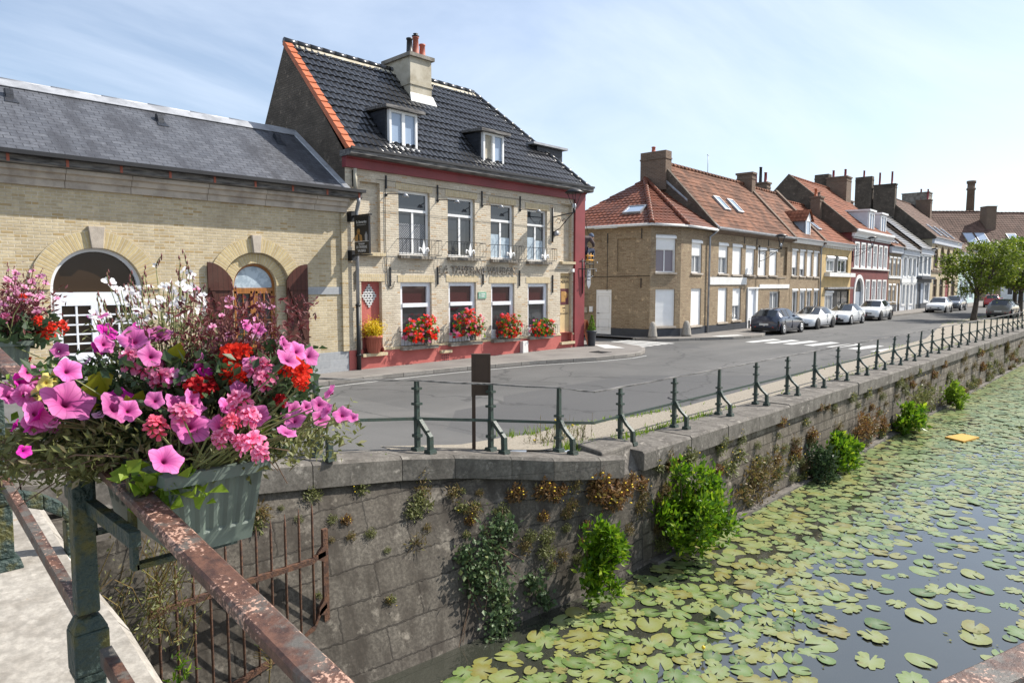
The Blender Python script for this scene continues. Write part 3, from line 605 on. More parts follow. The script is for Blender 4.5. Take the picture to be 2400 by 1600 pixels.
K2 = lerp_table([(25.9, 17.3), (26.2, 16.3), (27, 15.6), (28.1, 15.15), (29.6, 14.3), (30.8, 14.0), (32.0, 14.0), (33.2, 14.35), (34.2, 15.0), (35.2, 15.6), (36.4, 15.75), (60, 15.65), (140, 15.8)])
slab('pavement', [25.9, 26.05, 26.2, 26.6, 27, 28.1, 29.6, 30.2, 30.8, 31.4, 32, 32.6, 33.2, 33.7, 34.2, 34.7, 35.2, 36.4, 60, 140], K2, lambda x: 40, 0.11, 0.115, 'pavement', 'kerb')
# white painted markings, 4 mm above the road
def mark(name, quads, label=None):
    mb = MB()
    for q in quads: mb.poly(*[(x, y, gz(x)+z) for x, y, z in q])
    return tag(mb.build(name, 'paint_white', None, fixn=False), kind='structure')
cw = []
for (cx, cy) in ((29.75, 12.95), (29.85, 12.15), (29.9, 11.35), (29.85, 10.45), (29.7, 9.5), (29.45, 8.6), (28.95, 7.65)):
    cw.append([(cx-1.3, cy-.1, .004), (cx+1.1, cy-.36, .004), (cx+1.3, cy+.1, .004), (cx-1.1, cy+.36, .004)])
mark('crosswalk', cw)
sc_ = []
for x in (23.55, 24.05, 24.6, 25.15, 25.65): sc_.append([(x-.16, 15.1, .004), (x+.16, 15.1, .004), (x+.3, 17.6, .004), (x-.02, 17.6, .004)])
mark('crosswalk', sc_)
mark('road_marking', [[(a, KE(a)-.26, .004), (b, KE(b)-.26, .004), (b, KE(b)-.2, .004), (a, KE(a)-.2, .004)] for a, b in zip([-20, .4, 4.4, 8.4, 10.6, 12.8, 15.7, 18.1, 19.6], [.4, 4.4, 8.4, 10.6, 12.8, 15.7, 18.1, 19.6, 20.6])])
mark('tactile_paving', [[(20.9, 15.2, .115), (21.5, 14.7, .115), (22.3, 16.1, .115), (21.9, 16.5, .115)]])
mark('tactile_paving', [[(29.2, 14.75, .115), (30.8, 14.35, .115), (31.0, 14.8, .115), (29.4, 15.3, .115)]])
w_ = MB(); w_.poly((-40, -13.9, -1.75), (300, -13.9, -1.75), (300, 7.2, -1.75), (-40, 7.2, -1.75)); tag(w_.build('water', 'water', None, fixn=False), kind='structure')
# manhole and gully covers
def drain(name, x, y, w, d, z, label):
    mb = MB(); n = 7
    for i in range(n): mb.box(x-w/2+i*w/n, x-w/2+(i+.6)*w/n, y-d/2, y+d/2, z, z+.012)
    mb.box(x-w/2-.03, x+w/2+.03, y-d/2-.03, y-d/2, z, z+.014); mb.box(x-w/2-.03, x+w/2+.03, y+d/2, y+d/2+.03, z, z+.014)
    tag(mb.build(name, 'black_iron'), label, 'drain cover')
drain('drain_cover', 19.6, 14.45, .5, .5, .112, 'iron drain grate in the grey pavement before the tavern corner')
mh = MB(); mh.lathe([(.34, .004), (.34, .012), (.30, .014), (0.02, .014)], (13.4, 7.6, 0), 20); tag(mh.build('manhole_cover', 'asphalt'), 'round manhole cover in the asphalt near the quay railing', 'manhole')

# ------------------------------------------------------------------ quay wall, coping, bridge
QT = thing('quay_wall', 'long stained stone canal wall below the quay railing with weeds in its joints', 'wall', (8.6, 5.9, 0))
q = MB(); ox, oy = 8.6, 5.9
for a, b in zip([8.6, 20, 40, 80, 150], [20, 40, 80, 150, 260]):
    q.poly((a-ox, 5.48-oy, -2.3), (b-ox, 5.48-oy, -2.3), (b-ox, 5.58-oy, -.26), (a-ox, 5.58-oy, -.26))
q.poly((0, 5.48-oy, -2.3), (0, 5.58-oy, -.26), (0, 7.9-oy, -.26), (0, 7.9-oy, -2.3))
q.build('masonry', 'quay_stone', QT, fixn=False)
lg = MB(); lg.box(0.2, 200, 5.36-oy, 5.52-oy, -1.86, -1.70); lg.build('footing_ledge', 'coping', QT)
cp = MB(); x = 8.58; k = 0
while x < 180:
    L_ = random.uniform(1.25, 1.75); dz = random.uniform(-.012, .012); dy_ = random.uniform(-.012, .012)
    b = .035; y0, y1, z0, z1 = 5.50+dy_-oy, 6.21-oy, -.27, .03+dz; a, c = x-ox+.006, x+L_-ox-.006
    cp.hexa([(a, y0, z0), (a, y0, z1-b), (a, y0+b, z1), (a, y1, z1), (a, y1, z0)], [(c, y0, z0), (c, y0, z1-b), (c, y0+b, z1), (c, y1, z1), (c, y1, z0)])
    x += L_
cp.build('coping', 'coping', QT)
# the wing wall: coping climbs to the bridge, the face leans back as it climbs
WT = thing('wing_wall', 'dark stained block wall of the bridge approach with tufts of weeds growing on it', 'wall', (8.0, 5.9, 0))
wx, wy = 8.0, 5.9
TOP = [(8.62, 5.56, -.27), (8.02, 5.54, -.24), (7.55, 5.63, -.18), (6.85, 5.88, -.1), (6.37, 6.19, -.05), (5.7, 6.56, .03), (5.0, 6.74, .11), (4.4, 6.80, .18), (3.84, 6.83, .24), (3.2, 6.86, .32), (2.6, 6.9, .39), (1.2, 6.98, .53), (-1.0, 6.98, .6)]
BOT = [(8.62, 5.48, -2.3), (8.02, 5.48, -2.3), (7.4, 5.48, -2.3), (6.7, 5.49, -2.3), (6.0, 5.50, -2.3), (5.3, 5.52, -2.3), (4.7, 5.56, -2.3), (4.2, 5.63, -2.3), (3.7, 5.75, -2.3), (3.1, 5.92, -2.3), (2.5, 6.1, -2.3), (1.1, 6.35, -2.3), (-1.0, 6.5, -2.3)]
wm = MB(); rows = 10; arc = 0
wm.smooth = True
for i in range(len(TOP)-1):
    da = math.dist(TOP[i][:2], TOP[i+1][:2])
    for j in range(rows):
        def P(ii, jj):
            t = jj/rows; a, b = BOT[ii], TOP[ii]
            return (a[0]+(b[0]-a[0])*t-wx, a[1]+(b[1]-a[1])*t-wy, a[2]+(b[2]-a[2])*t)
        pts = [P(i, j), P(i+1, j), P(i+1, j+1), P(i, j+1)]
        uvf = lambda ii, jj: (-(arc if ii == i else arc+da), P(ii, jj)[2]*1.12)
        wm.add(pts, [(0, 1, 2, 3)], [uvf(i, j), uvf(i+1, j), uvf(i+1, j+1), uvf(i, j+1)])
    arc += da
wm.build('masonry', 'wing_stone', WT, fixn=False)
OUT = [(8.02, 5.46), (7.55, 5.54), (6.85, 5.79), (6.37, 6.11), (5.7, 6.48), (5.0, 6.66), (3.84, 6.75), (2.6, 6.82), (1.2, 6.9), (-1, 6.9)]
cpz = lambda x: 0.115*max(0, 8.4-x)+.012
cw_ = MB()
for (a, ya), (c, yc) in zip(OUT, OUT[1:]):
    sub = 2 if abs(a-c) > 1.2 else 1
    for s_ in range(sub):
        x0, x1 = a+(c-a)*s_/sub, a+(c-a)*(s_+1)/sub; y0, y1 = ya+(yc-ya)*s_/sub, ya+(yc-ya)*(s_+1)/sub
        d_ = Vector((x1-x0, y1-y0, 0)).normalized(); x0 += d_.x*.006; x1 -= d_.x*.006
        sec = lambda x, y: [(x-wx, y-wy, cpz(x)-.30), (x-wx, y-wy, cpz(x)-.04), (x-wx, y+.04-wy, cpz(x)), (x-wx, y+.52-wy, cpz(x)), (x-wx, y+.52-wy, cpz(x)-.30)]
        cw_.hexa(sec(x0, y0), sec(x1, y1))
cw_.build('coping', 'coping', WT)
cs = MB(); cs.hexa([(-.30, -.30, -.34), (.62, -.32, -.32), (.8, .42, -.32), (-.05, .42, -.32)], [(-.30, -.27, .15), (.72, -.10, .10), (.8, .46, .10), (-.08, .44, .15)]); cs.build('corner_stone', 'coping', WT, bevel=.03)
# bridge
dkz = lambda y: 1.1+.145*(min(y, 4.3)-2.45)-max(0, y-4.6)*.16
BT = thing('footbridge', 'weathered pale stone bridge deck edge under the rusty handrail', 'bridge', (0.6, 2.5, 0))
bm_ = MB(); ys = [-4, -2, 0, 1.5, 2.45, 2.95, 3.45, 4.3, 5.0, 6.0, 7.2, 9.0]
for a, b in zip(ys, ys[1:]):
    off = lambda y: .85+.012*math.sin(y*5)-.6
    bm_.hexa([(-4, a-2.5, dkz(a)-.4), (off(a)-.02, a-2.5, dkz(a)-.4), (off(a)-.02, a-2.5, dkz(a)-.05), (off(a)-.06, a-2.5, dkz(a)), (-4, a-2.5, dkz(a))], [(-4, b-2.5, dkz(b)-.4), (off(b)-.02, b-2.5, dkz(b)-.4), (off(b)-.02, b-2.5, dkz(b)-.05), (off(b)-.06, b-2.5, dkz(b)), (-4, b-2.5, dkz(b))])
bm_.build('deck', 'pale_stone', BT)
ab = MB(); ab.hexa([(-4.6, 3.55, -2.3), (1.32, 3.55, -2.3), (1.32, 5.2, -2.3), (-4.6, 5.2, -2.3)], [(-4.6, 3.55, .62), (1.25, 3.55, .45), (1.25, 5.2, .45), (-4.6, 5.2, .62)]); ab.build('abutment', 'wing_stone', BT)

# ------------------------------------------------------------------ the hall on the left
HX, HY = 10.53, 16.43
HL = thing('market_hall', 'long single-storey yellow brick hall with slate roof, arched door and shuttered window', 'building', (HX, HY, 0))
X_ = lambda x: x-HX
dx0, dx1, wx0, wx1 = X_(3.55), X_(5.29), X_(7.05), X_(8.80)
mb = MB(); wall_panel(mb, -24, 0, -.1, 4.5, [(dx0, dx1, .0, 2.40, 'arch'), (wx0, wx1, .85, 2.42, 'arch')], .22)
mb.poly((-24, 0, 4.5), (0, 0, 4.5), (0, .3, 5.0), (-24, .3, 5.0))
mb.poly((-24, 0, 0), (-24, 6, 0), (-24, 6, 4.8), (-24, 0, 4.8)); mb.poly((-24, 6, 0), (0, 6, 0), (0, 6, 4.8), (-24, 6, 4.8))
mb.build('wall', 'hall_brick', HL, fixn=False)
# inner recess of the shuttered window
ib = MB(); a, b = X_(7.37), X_(8.48); wall_panel(ib, wx0, wx1, .85, 3.35, [(a, b, .85, 2.47, 'arch')], .16, y=.08); ib.build('wall_recess', 'hall_brick', HL, fixn=False)
ib2 = MB(); arch_ring(ib2, (a+b)/2, 2.47, .56, .80, .065, .2); ib2.build('inner_arch', 'arch_brick', HL, fixn=False)
ar = MB(); arch_ring(ar, (dx0+dx1)/2, 2.40, .875, 1.24, -.035, .1); ar.build('door_arch', 'arch_brick', HL, fixn=False)
ar = MB(); arch_ring(ar, (wx0+wx1)/2, 2.42, .88, 1.22, -.035, .1); ar.build('window_arch', 'arch_brick', HL, fixn=False)
for cx, w_t, z0, z1 in (((dx0+dx1)/2, .15, 3.26, 3.72), ((wx0+wx1)/2, .12, 3.28, 3.72)):
    ks = MB(); ks.prism([(cx-w_t*.72, z0), (cx+w_t*.72, z0), (cx+w_t*1.05, z1), (cx-w_t*1.05, z1)], -.10, .05, 'y'); ks.build('keystone', 'trim_stone', HL, bevel=.01)
# glazed double door with a fanlight
dc = (dx0+dx1)/2; dr = (dx1-dx0)/2
fr = MB()
arch_ring(fr, dc, 2.40, dr-.07, dr+.005, .10, .2)
fr.box(dx0, dx0+.07, .10, .2, .0, 2.40); fr.box(dx1-.07, dx1, .10, .2, .0, 2.40); fr.box(dx0+.07, dx1-.07, .09, .2, 2.18, 2.34); fr.box(dx0+.07, dx1-.07, .10, .2, .55, .92)
fo = fr.build('door_frame', 'white_wood', HL)
fg = MB(); n = 20; fg.add([(dc, .17, 2.34)]+[(dc-(dr-.05)*math.cos(PI*i/n), .17, 2.40+(dr-.05)*math.sin(PI*i/n)) for i in range(n+1)], [(0, i+1, i+2) for i in range(n)]); fg.poly((dx0, .171, .4), (dx1, .171, .4), (dx1, .171, 2.41), (dx0, .171, 2.41)); fg.build('fanlight', 'glass_warm', fo, fixn=False)
lw = (dx1-dx0-.14)/2
for k in range(2):
    l0 = dx0+.07+k*lw; df = MB()
    df.box(l0+.005, l0+.13, .08, .15, .92, 2.18); df.box(l0+lw-.13, l0+lw-.005, .08, .15, .92, 2.18); df.box(l0+.13, l0+lw-.13, .08, .15, .92, 1.06); df.box(l0+.13, l0+lw-.13, .08, .15, 2.06, 2.18)
    df.box(l0+lw/2-.018, l0+lw/2+.018, .09, .14, 1.06, 2.06)
    for j in range(1, 5): df.box(l0+.13, l0+lw-.13, .092, .138, 1.06+j*.2-.016, 1.06+j*.2+.016)
    df.build('door_leaf', 'white_wood', fo)
ds = MB(); ds.box(dx0-.05, dx1+.05, -.25, .12, .40, .55); ds.box(dx0-.05, dx1+.05, -.55, -.25, .2, .40); ds.build('door_step', 'trim_stone', HL)
# arched oak window and its two shutters
cx = (a+b)/2; r_ = (b-a)/2
wf = MB(); arch_ring(wf, cx, 2.47, r_-.06, r_, .17, .25); wf.box(a, a+.06, .17, .25, .85, 2.47); wf.box(b-.06, b, .17, .25, .85, 2.47); wf.box(a+.06, b-.06, .165, .25, 2.34, 2.42); wf.box(cx-.05, cx+.05, .165, .25, .9, 2.34); wf.box(a+.06, b-.06, .17, .25, .85, .93)
for sx in (a+.06, cx+.05):
    w_ = cx-.05-a-.06
    wf.box(sx, sx+.045, .16, .24, .93, 2.34); wf.box(sx+w_-.045, sx+w_, .16, .24, .93, 2.34); wf.box(sx, sx+w_, .16, .24, 2.28, 2.338)
    wf.box(sx+w_/2-.012, sx+w_/2+.012, .17, .22, .93, 2.28)
    for j in range(1, 4): wf.box(sx, sx+w_, .172, .22, .93+j*.34-.012, .93+j*.34+.012)
wo = wf.build('window', 'oak', HL)
pg = MB(); pg.poly((a, .21, .85), (b, .21, .85), (b, .21, 2.36), (a, .21, 2.36)); pg.build('pane', 'glass', wo, fixn=False)
pg = MB(); n = 16; pg.add([(cx, .2, 2.41)]+[(cx-(r_-.03)*math.cos(PI*i/n), .2, 2.43+(r_-.03)*math.sin(PI*i/n)) for i in range(n+1)], [(0, i+1, i+2) for i in range(n)]); pg.build('fanlight', 'frosted', wo, fixn=False)
for side, xs0, xs1 in ((-1, X_(6.70), X_(7.28)), (1, X_(8.70), X_(9.29))):
    sh = MB(); n = 10; prof = [(xs0, .78), (xs1, .78)]
    tops = []
    for i in range(n+1):
        t = i/n; xx = xs1+(xs0-xs1)*t
        out = (1-t) if side < 0 else t           # 1 at the edge that meets the other leaf
        tops.append((xx, 3.03-(.20*out**2+.36*(1-math.sqrt(max(0, 1-(out*.92)**2))) if True else 0)))
    prof += tops
    sh.prism(prof, -.085, -.035, 'y'); so = sh.build('shutter', 'brown_wood', HL)
    bt = MB(); bt.box(xs0+.03, xs1-.03, -.115, -.084, 2.36, 2.43); bt.box(xs0+.03, xs1-.03, -.115, -.084, .98, 1.05)
    p0, p1 = (xs0+.06, 2.34), (xs1-.06, 1.07)
    bt.hexa([(p0[0]-.0, -.113, p0[1]), (p0[0]+.08, -.113, p0[1]), (p1[0]+.0, -.113, p1[1]), (p1[0]-.08, -.113, p1[1])], [(p0[0]-.0, -.084, p0[1]), (p0[0]+.08, -.084, p0[1]), (p1[0]+.0, -.084, p1[1]), (p1[0]-.08, -.084, p1[1])]); bt.build('batten', 'brown_wood', so)
ws = MB(); ws.box(wx0-.05, wx1+.05, -.09, .1, .74, .845); ws.build('sill', 'trim_stone', HL)
bs = MB()
for (p, q_) in ((-24, dx0-.05), (dx1+.05, -.0)): bs.box(p, q_, -.03, .05, -.15, .66)
bs.build('base', 'grey_block', HL)
pl = MB(); pl.box(-.19, -.005, -.07, .02, .665, 4.42); pl.build('pilaster', 'hall_brick', HL)
bd = MB(); bd.box(X_(9.31), -.20, -.025, .02, 2.24, 2.44); bd.build('stone_band', 'grey_block', HL)
co = MB(); x = -24.0
while x < -.05:
    e = min(x+random.uniform(1.2, 1.7), -.0); co.prism([(.05, 4.46), (-.07, 4.46), (-.07, 4.60), (-.13, 4.615), (-.15, 4.72), (-.22, 4.74), (-.22, 4.83), (.05, 4.83)], x+.004, e-.004, 'x'); x = e
co.build('cornice', 'trim_stone', HL, bevel=.006)
gt = MB(); gt.prism([(.1, 4.835), (-.30, 4.835), (-.34, 4.86), (-.34, 5.0), (.1, 5.0)], -24, .32, 'x'); gt.build('gutter_board', 'weathered_wood', HL)
gt = MB(); gt.prism([(-.52, 4.985), (-.325, 4.985), (-.325, 5.045), (-.52, 5.065)], -24, .33, 'x'); gt.prism([(-.30, 5.002), (-.1, 5.002), (-.1, 5.02), (-.30, 5.02)], -24, .3, 'x'); gt.build('gutter', 'black_iron', HL)
for i in range(24):
    k = MB(); xx = .22-i*.98; k.box(xx-.025, xx+.025, -.352, -.338, 4.85, 4.99); k.build('gutter_bracket', 'terracotta', HL)
rf = MB(); n_ = 40
A_, B_, C_, D_ = (-24, -.31, 5.0), (-.0, -.31, 5.0), (-.0, 2.66, 7.03), (-24, 2.66, 7.03)
rf.poly(A_, B_, C_, D_); rf.poly((-24, 2.66, 7.03), (0, 2.66, 7.03), (0, 6.2, 4.6), (-24, 6.2, 4.6)); ro = rf.build('roof', 'slate', HL, fixn=False)
rr = MB(); x = -24.0
while x < -.1:
    e = min(x+1.05, 0); rr.prism([(2.40, 6.865), (2.66, 7.045), (2.66, 7.085), (2.60, 7.07), (2.38, 6.88)], x, e+.0, 'x'); rr.tube([(x-.02, 2.66, 7.06), (e, 2.66, 7.055)], [.055, .047], 8); x = e
rr.build('ridge', 'lead', ro)
fl = MB(); fl.hexa([(-.16, -.3, 5.02), (0.0, -.3, 5.02), (0.0, 2.6, 7.005), (-.16, 2.6, 7.005)], [(-.14, -.3, 5.05), (0.0, -.3, 5.09), (0.0, 2.6, 7.075), (-.14, 2.6, 7.035)]); fl.build('flashing', 'lead', ro)
for vx in (3.42, 6.5, 9.62):
    yy = 2.0; zz = 5.0+(yy+.31)*.6835; v_ = MB(); lx = X_(vx)
    v_.smooth = False
    v_.prism([(yy-.12, zz-.08), (yy+.12, zz+.09), (yy+.1, zz+.17), (yy-.02, zz+.16), (yy-.09, zz+.06)], lx-.07, lx+.07, 'x'); v_.hexa([(lx-.13, yy-.28, zz-.185), (lx+.13, yy-.28, zz-.185), (lx+.09, yy-.08, zz-.05), (lx-.09, yy-.08, zz-.05)], [(lx-.13, yy-.28, zz-.17), (lx+.13, yy-.28, zz-.17), (lx+.09, yy-.08, zz-.03), (lx-.09, yy-.08, zz-.03)])
    v_.build('roof_vent', 'slate_dark', ro)

# ------------------------------------------------------------------ the tavern
TV = thing('tavern', 'two-storey pale brick tavern with red plinth, black glazed tile roof and dormers', 'building', (HX, HY, 0))
TW = 10.57
UP = [(1.79, 2.97, 3.37, 5.27), (3.69, 4.85, 3.37, 5.25), (5.57, 6.69, 3.35, 5.21), (7.37, 8.44, 3.33, 5.16)]
LO = [(1.82, 3.01, .66, 2.57), (3.70, 4.89, .66, 2.58), (5.59, 6.72, .66, 2.55), (7.41, 8.50, .66, 2.55)]
door = (.46, 1.16, .55, 2.59); blL = (.47, 1.14, 3.42, 5.38); blR = (9.23, 9.86, 3.36, 5.50); men = (9.21, 9.88, .35, 2.93)
mb = MB(); wall_panel(mb, 0, 9.98, .66, 5.72, UP+LO+[door[:2]+(.66, 2.59), blL, blR, men[:2]+(.66, 2.93)], .16)
mb.build('wall', 'tavern_brick', TV, fixn=False)
for a, b, z in ((.4, 1.2, 5.45), (9.1, 9.95, 5.6)): bk = MB(); bk.poly((a, .13, 3.3), (b, .13, 3.3), (b, .13, z), (a, .13, z)); bk.build('blind_window', 'tavern_brick', TV, fixn=False)
ppl = MB(); wall_panel(ppl, -.0, 9.98, -.12, .66, [(door[0], door[1], .55, .7), (9.23, 9.86, .35, .7)], .2, y=-.04); ppl.poly((0, -.04, .66), (9.98, -.04, .66), (9.98, .002, .663), (0, .002, .663)); ppl.poly((9.1, .15, .2), (9.95, .15, .2), (9.95, .15, .73), (9.1, .15, .73)); ppl.build('plinth', 'red_plinth', TV, fixn=False)
pr = MB(); pr.box(9.982, TW, -.085, .3, -.12, 5.72); pr.build('corner_pier', 'dark_red', TV)
st = MB(); st.poly((9.885, -.002, .66), (9.975, -.002, .66), (9.975, -.002, 5.6), (9.885, -.002, 5.6)); 
gw = MB()
sw = [(.0, -.12), (.0, 6.1), (3.09, 9.74), (6.0, 5.2), (6.0, -.12)]
gw.poly(*[(.0, y, z) for y, z in sw]); gw.build('gable_wall', 'gable_brick', TV, fixn=False)
s2 = MB(); s2.poly((TW, .0, -.12), (TW, 6, -.12), (TW, 6, 6), (TW, 0, 6)); s2.poly((0, 6, 0), (TW, 6, 0), (TW, 6, 6), (0, 6, 6)); s2.build('side_wall', 'tavern_brick', TV, fixn=False)
fz = MB(); fz.prism([(.1, 5.70), (-.09, 5.70), (-.09, 5.93), (-.15, 5.95), (-.15, 5.99), (.1, 5.99)], -.02, TW+.02, 'x'); fz.build('frieze', 'dark_red', TV)
gu = MB(); gu.prism([(.15, 5.992), (-.34, 5.992), (-.40, 6.03), (-.40, 6.15), (.15, 6.15)], -.06, TW+.12, 'x'); gu.build('gutter_board', 'weathered_wood', TV)
gu = MB(); gu.prism([(-.44, 6.14), (-.39, 6.14), (-.39, 6.19), (-.44, 6.21)], -.06, TW+.14, 'x'); gu.prism([(-.38, 6.152), (-.1, 6.152), (-.1, 6.17), (-.38, 6.17)], -.05, TW+.12, 'x'); gu.build('gutter', 'black_iron', TV)
# roof: front slope with a hip on the right
EA, ED = (.0, -.30, 6.13), (.0, 3.09, 9.74)
RE = (7.68, 3.09, 9.74); EB = (TW+.05, -.30, 6.13)
mb = MB(); tile_roof(mb, (.15, -.30, 6.13), EB, RE, (.15, 3.09, 9.74), .21, .33, .034, .03, 4); ro = mb.build('roof', 'black_tile', TV, fixn=False)
ur = MB(); ur.poly((.0, -.3, 6.12), (EB[0], -.3, 6.12), (RE[0], 3.09, 9.72), (.0, 3.09, 9.72)); ur.poly((EB[0], -.3, 6.12), (EB[0], 6.0, 6.12), (RE[0], 3.09, 9.72)); ur.poly((0, 3.09, 9.73), (RE[0], 3.09, 9.73), (EB[0], 6.0, 6.12), (0, 6.0, 5.25)); ur.build('roof_underlay', 'black_tile', ro, fixn=False)
mb = MB(); tile_roof(mb, EB, (EB[0], 5.9, 6.13), RE, RE, .21, .33, .034, .03, 3); mb.build('hip_slope', 'black_tile', ro, fixn=False)
rt = MB(); ridge_tiles(rt, (.0, 3.09, 9.76), (RE[0], 3.09, 9.76), .11, .42); ridge_tiles(rt, (EB[0]-.05, -.25, 6.2), (RE[0], 3.09, 9.76), .085, .40); rt.build('ridge_tiles', 'black_tile', ro)
mt = MB(); mt.prism([(2.93, 9.585), (3.09, 9.76), (3.09, 9.80), (2.9, 9.60)], .3, RE[0], 'x'); mt.build('ridge_mortar', 'cement', ro)
vt = MB(); n = 17
for i in range(n):
    p, q_ = Vector(EA).lerp(Vector(ED), i/n), Vector(EA).lerp(Vector(ED), (i+1)/n); nn = Vector((0, -.729, .684))
    vt.hexa([p+Vector((-.05, 0, 0))+nn*.055, p+Vector((.17, 0, 0))+nn*.075, p+Vector((.17, 0, 0))-nn*.0, p+Vector((-.05, 0, 0))-nn*.1], [q_+Vector((-.05, 0, 0))+nn*.03, q_+Vector((.17, 0, 0))+nn*.045, q_+Vector((.17, 0, 0))-nn*.0, q_+Vector((-.05, 0, 0))-nn*.1])
vt.build('verge_tiles', 'orange_tile', ro)
# chimney
ch = MB(); ch.box(3.9, 4.8, 2.07, 3.5, 8.3, 10.02); ch.box(3.87, 4.83, 2.04, 3.53, 9.12, 9.20); co_ = ch.build('chimney', 'cement', ro)
ch = MB(); ch.box(3.82, 4.88, 1.98, 3.58, 10.02, 10.14); ch.build('chimney_cap', 'cement_grey', ro)
ch = MB(); ch.hexa([(3.8, 1.93, 8.48), (4.9, 1.93, 8.48), (4.83, 2.07, 8.8), (3.87, 2.07, 8.8)], [(3.8, 1.90, 8.53), (4.9, 1.90, 8.53), (4.83, 2.04, 8.85), (3.87, 2.04, 8.85)]); ch.build('flashing', 'offwhite', ro)
pots(ro, [(4.10, 2.35, 10.14, .55, 'black_iron'), (4.36, 2.35, 10.14, .66, 'terracotta'), (4.64, 2.35, 10.14, .48, 'terracotta')])
cw2 = MB(); cw2.lathe([(.12, 10.80), (.13, 10.83), (.05, 10.86), (.09, 10.90), (.02, 10.92)], (4.36, 2.35, 0), 10); cw2.build('chimney_cowl', 'black_iron', ro)
# dormers
def dormer(x0, x1, z0, z1, yf, opened):
    d = MB(); yb = (z1-6.13)/1.065-.30+.1
    d.prism([(yf+.04, z0-.3), (yb, z1), (yf+.04, z1)], x0-.065, x1+.065, 'x')
    o = d.build('dormer', 'slate_dark', TV, fixn=False)
    r = MB(); r.hexa([(x0-.2, yf-.22, z1+.0), (x1+.2, yf-.22, z1+.0), (x1+.14, yb+.15, z1+.09), (x0-.14, yb+.15, z1+.09)], [(x0-.2, yf-.22, z1+.09), (x1+.2, yf-.22, z1+.09), (x1+.14, yb+.15, z1+.16), (x0-.14, yb+.15, z1+.16)]); r.build('dormer_roof', 'weathered_wood', o)
    f = MB(); ring_frame(f, x0, x1, z0, z1, yf-.08, yf+.06, .075); cx = (x0+x1)/2; f.box(cx-.055, cx+.055, yf-.075, yf+.06, z0+.075, z1-.075); f.box(x0-.03, x1+.03, yf-.16, yf-.08, z0-.05, z0+.05)
    f.build('window_frame', 'white', o)
    g = MB(); g.box((cx if opened else x0+.04), x1-.04, yf-.02, yf+.03, z0+.04, z1-.04); g.build('pane', 'glass_sky', o)
    if opened:
        g = MB(); g.box(x0+.04, cx, yf+.01, yf+.038, z0+.04, z1-.04); g.build('curtain', 'cement', o)
    fl_ = MB(); fl_.tube([(x0-.09, yf-.03, z0-.02), (x0-.09, yb-.02, z1+.02)], .05, 5); fl_.build('flashing', 'lead', o)
dormer(1.58, 2.60, 6.46, 7.56, .17, False)
dormer(5.34, 6.30, 6.42, 7.50, .17, True)
d = MB(); d.box(8.95, 10.42, .95, 2.2, 6.4, 7.70); o = d.build('dormer', 'slate_dark', TV); d = MB(); d.box(8.6, 10.6, .80, 2.35, 7.70, 7.78); d.build('dormer_roof', 'zinc', o)
# windows
def upper(i, tr):
    a, b, c, d = UP[i]
    o = window(TV, a, b, c, d, .13, ['glass_curtain', 'glass_curtain', 'glass', 'glass'][i] if tr else 'glass', 'white', .075, (.5,), (.70,))
    return o
u0 = upper(0, 0); u1 = upper(1, 0); u2 = upper(2, 0); u3 = upper(3, 0)
lc = MB(); a, b, c, d = UP[0]; lc.box(a+.1, b-.1, .1385, .1415, c+.08, c+.95); lc.build('lace_curtain', 'lace', u0)
for o_, i in ((u2, 2), (u3, 3)):
    a, b, c, d = UP[i]; k = MB(); k.box(a+.1, a+.52, .138, .1415, c+.08, c+.85); k.box(b-.5, b-.1, .138, .1415, c+.08, c+.75); k.build('lace_curtain', 'frosted', o_)
for i, (a, b, c, d) in enumerate(UP):
    k = MB(); k.box(a-.05, b+.12, -.16, .12, c-.10, c-.005); k.build('sill', 'cement_grey', TV)
for i, (a, b, c, d) in enumerate(LO):
    f = MB(); ring_frame(f, a, b, c, d, .08, .2, .12); tz = c+(d-c)*.64; f.box(a+.12, b-.12, .05, .19, tz-.06, tz+.06); f.box(a+.10, b-.10, .06, .08, tz+.02, tz+.05); f.box(a+.12, b-.12, .06, .19, c+.12, c+.3)
    o = f.build('window', 'white_wood', TV)
    p = MB(); p.box(a+.06, b-.06, .14, .155, c+.2, tz); p.build('pane', 'glass', o); p = MB(); p.box(a+.06, b-.06, .14, .155, tz, d-.06); p.build('blind', 'glass_red', o)
    k = MB(); k.box(a-.07, b+.1, -.2, .06, .555, .655); k.build('sill', 'cement_grey', TV)
for (a, b, c, d) in UP+LO+[door]:
    lin = MB()
    for k in range(8):
        x0, x1 = a-.1+(b-a+.2)*k/8, a-.1+(b-a+.2)*(k+1)/8
        lin.box(x0, x1, -.012, .0, d+.005, d+.21)
    lin.build('lintel', 'soldier', TV, fixn=False)
for (a, b, z) in ((.4, 1.24, .46), (9.15, 9.95, .26), (.42, 1.22, 3.31), (9.15, 9.95, 3.27), (3.28, 3.72, .36)):
    k = MB(); k.box(a, b, -.14, .08, z, z+.09); k.build('sill', 'soldier', TV)
k = MB(); k.box(1.17, 9.2, -.055, .01, .60, .665); k.box(9.9, 9.98, -.055, .01, .60, .665); k.build('plinth_course', 'soldier', TV)
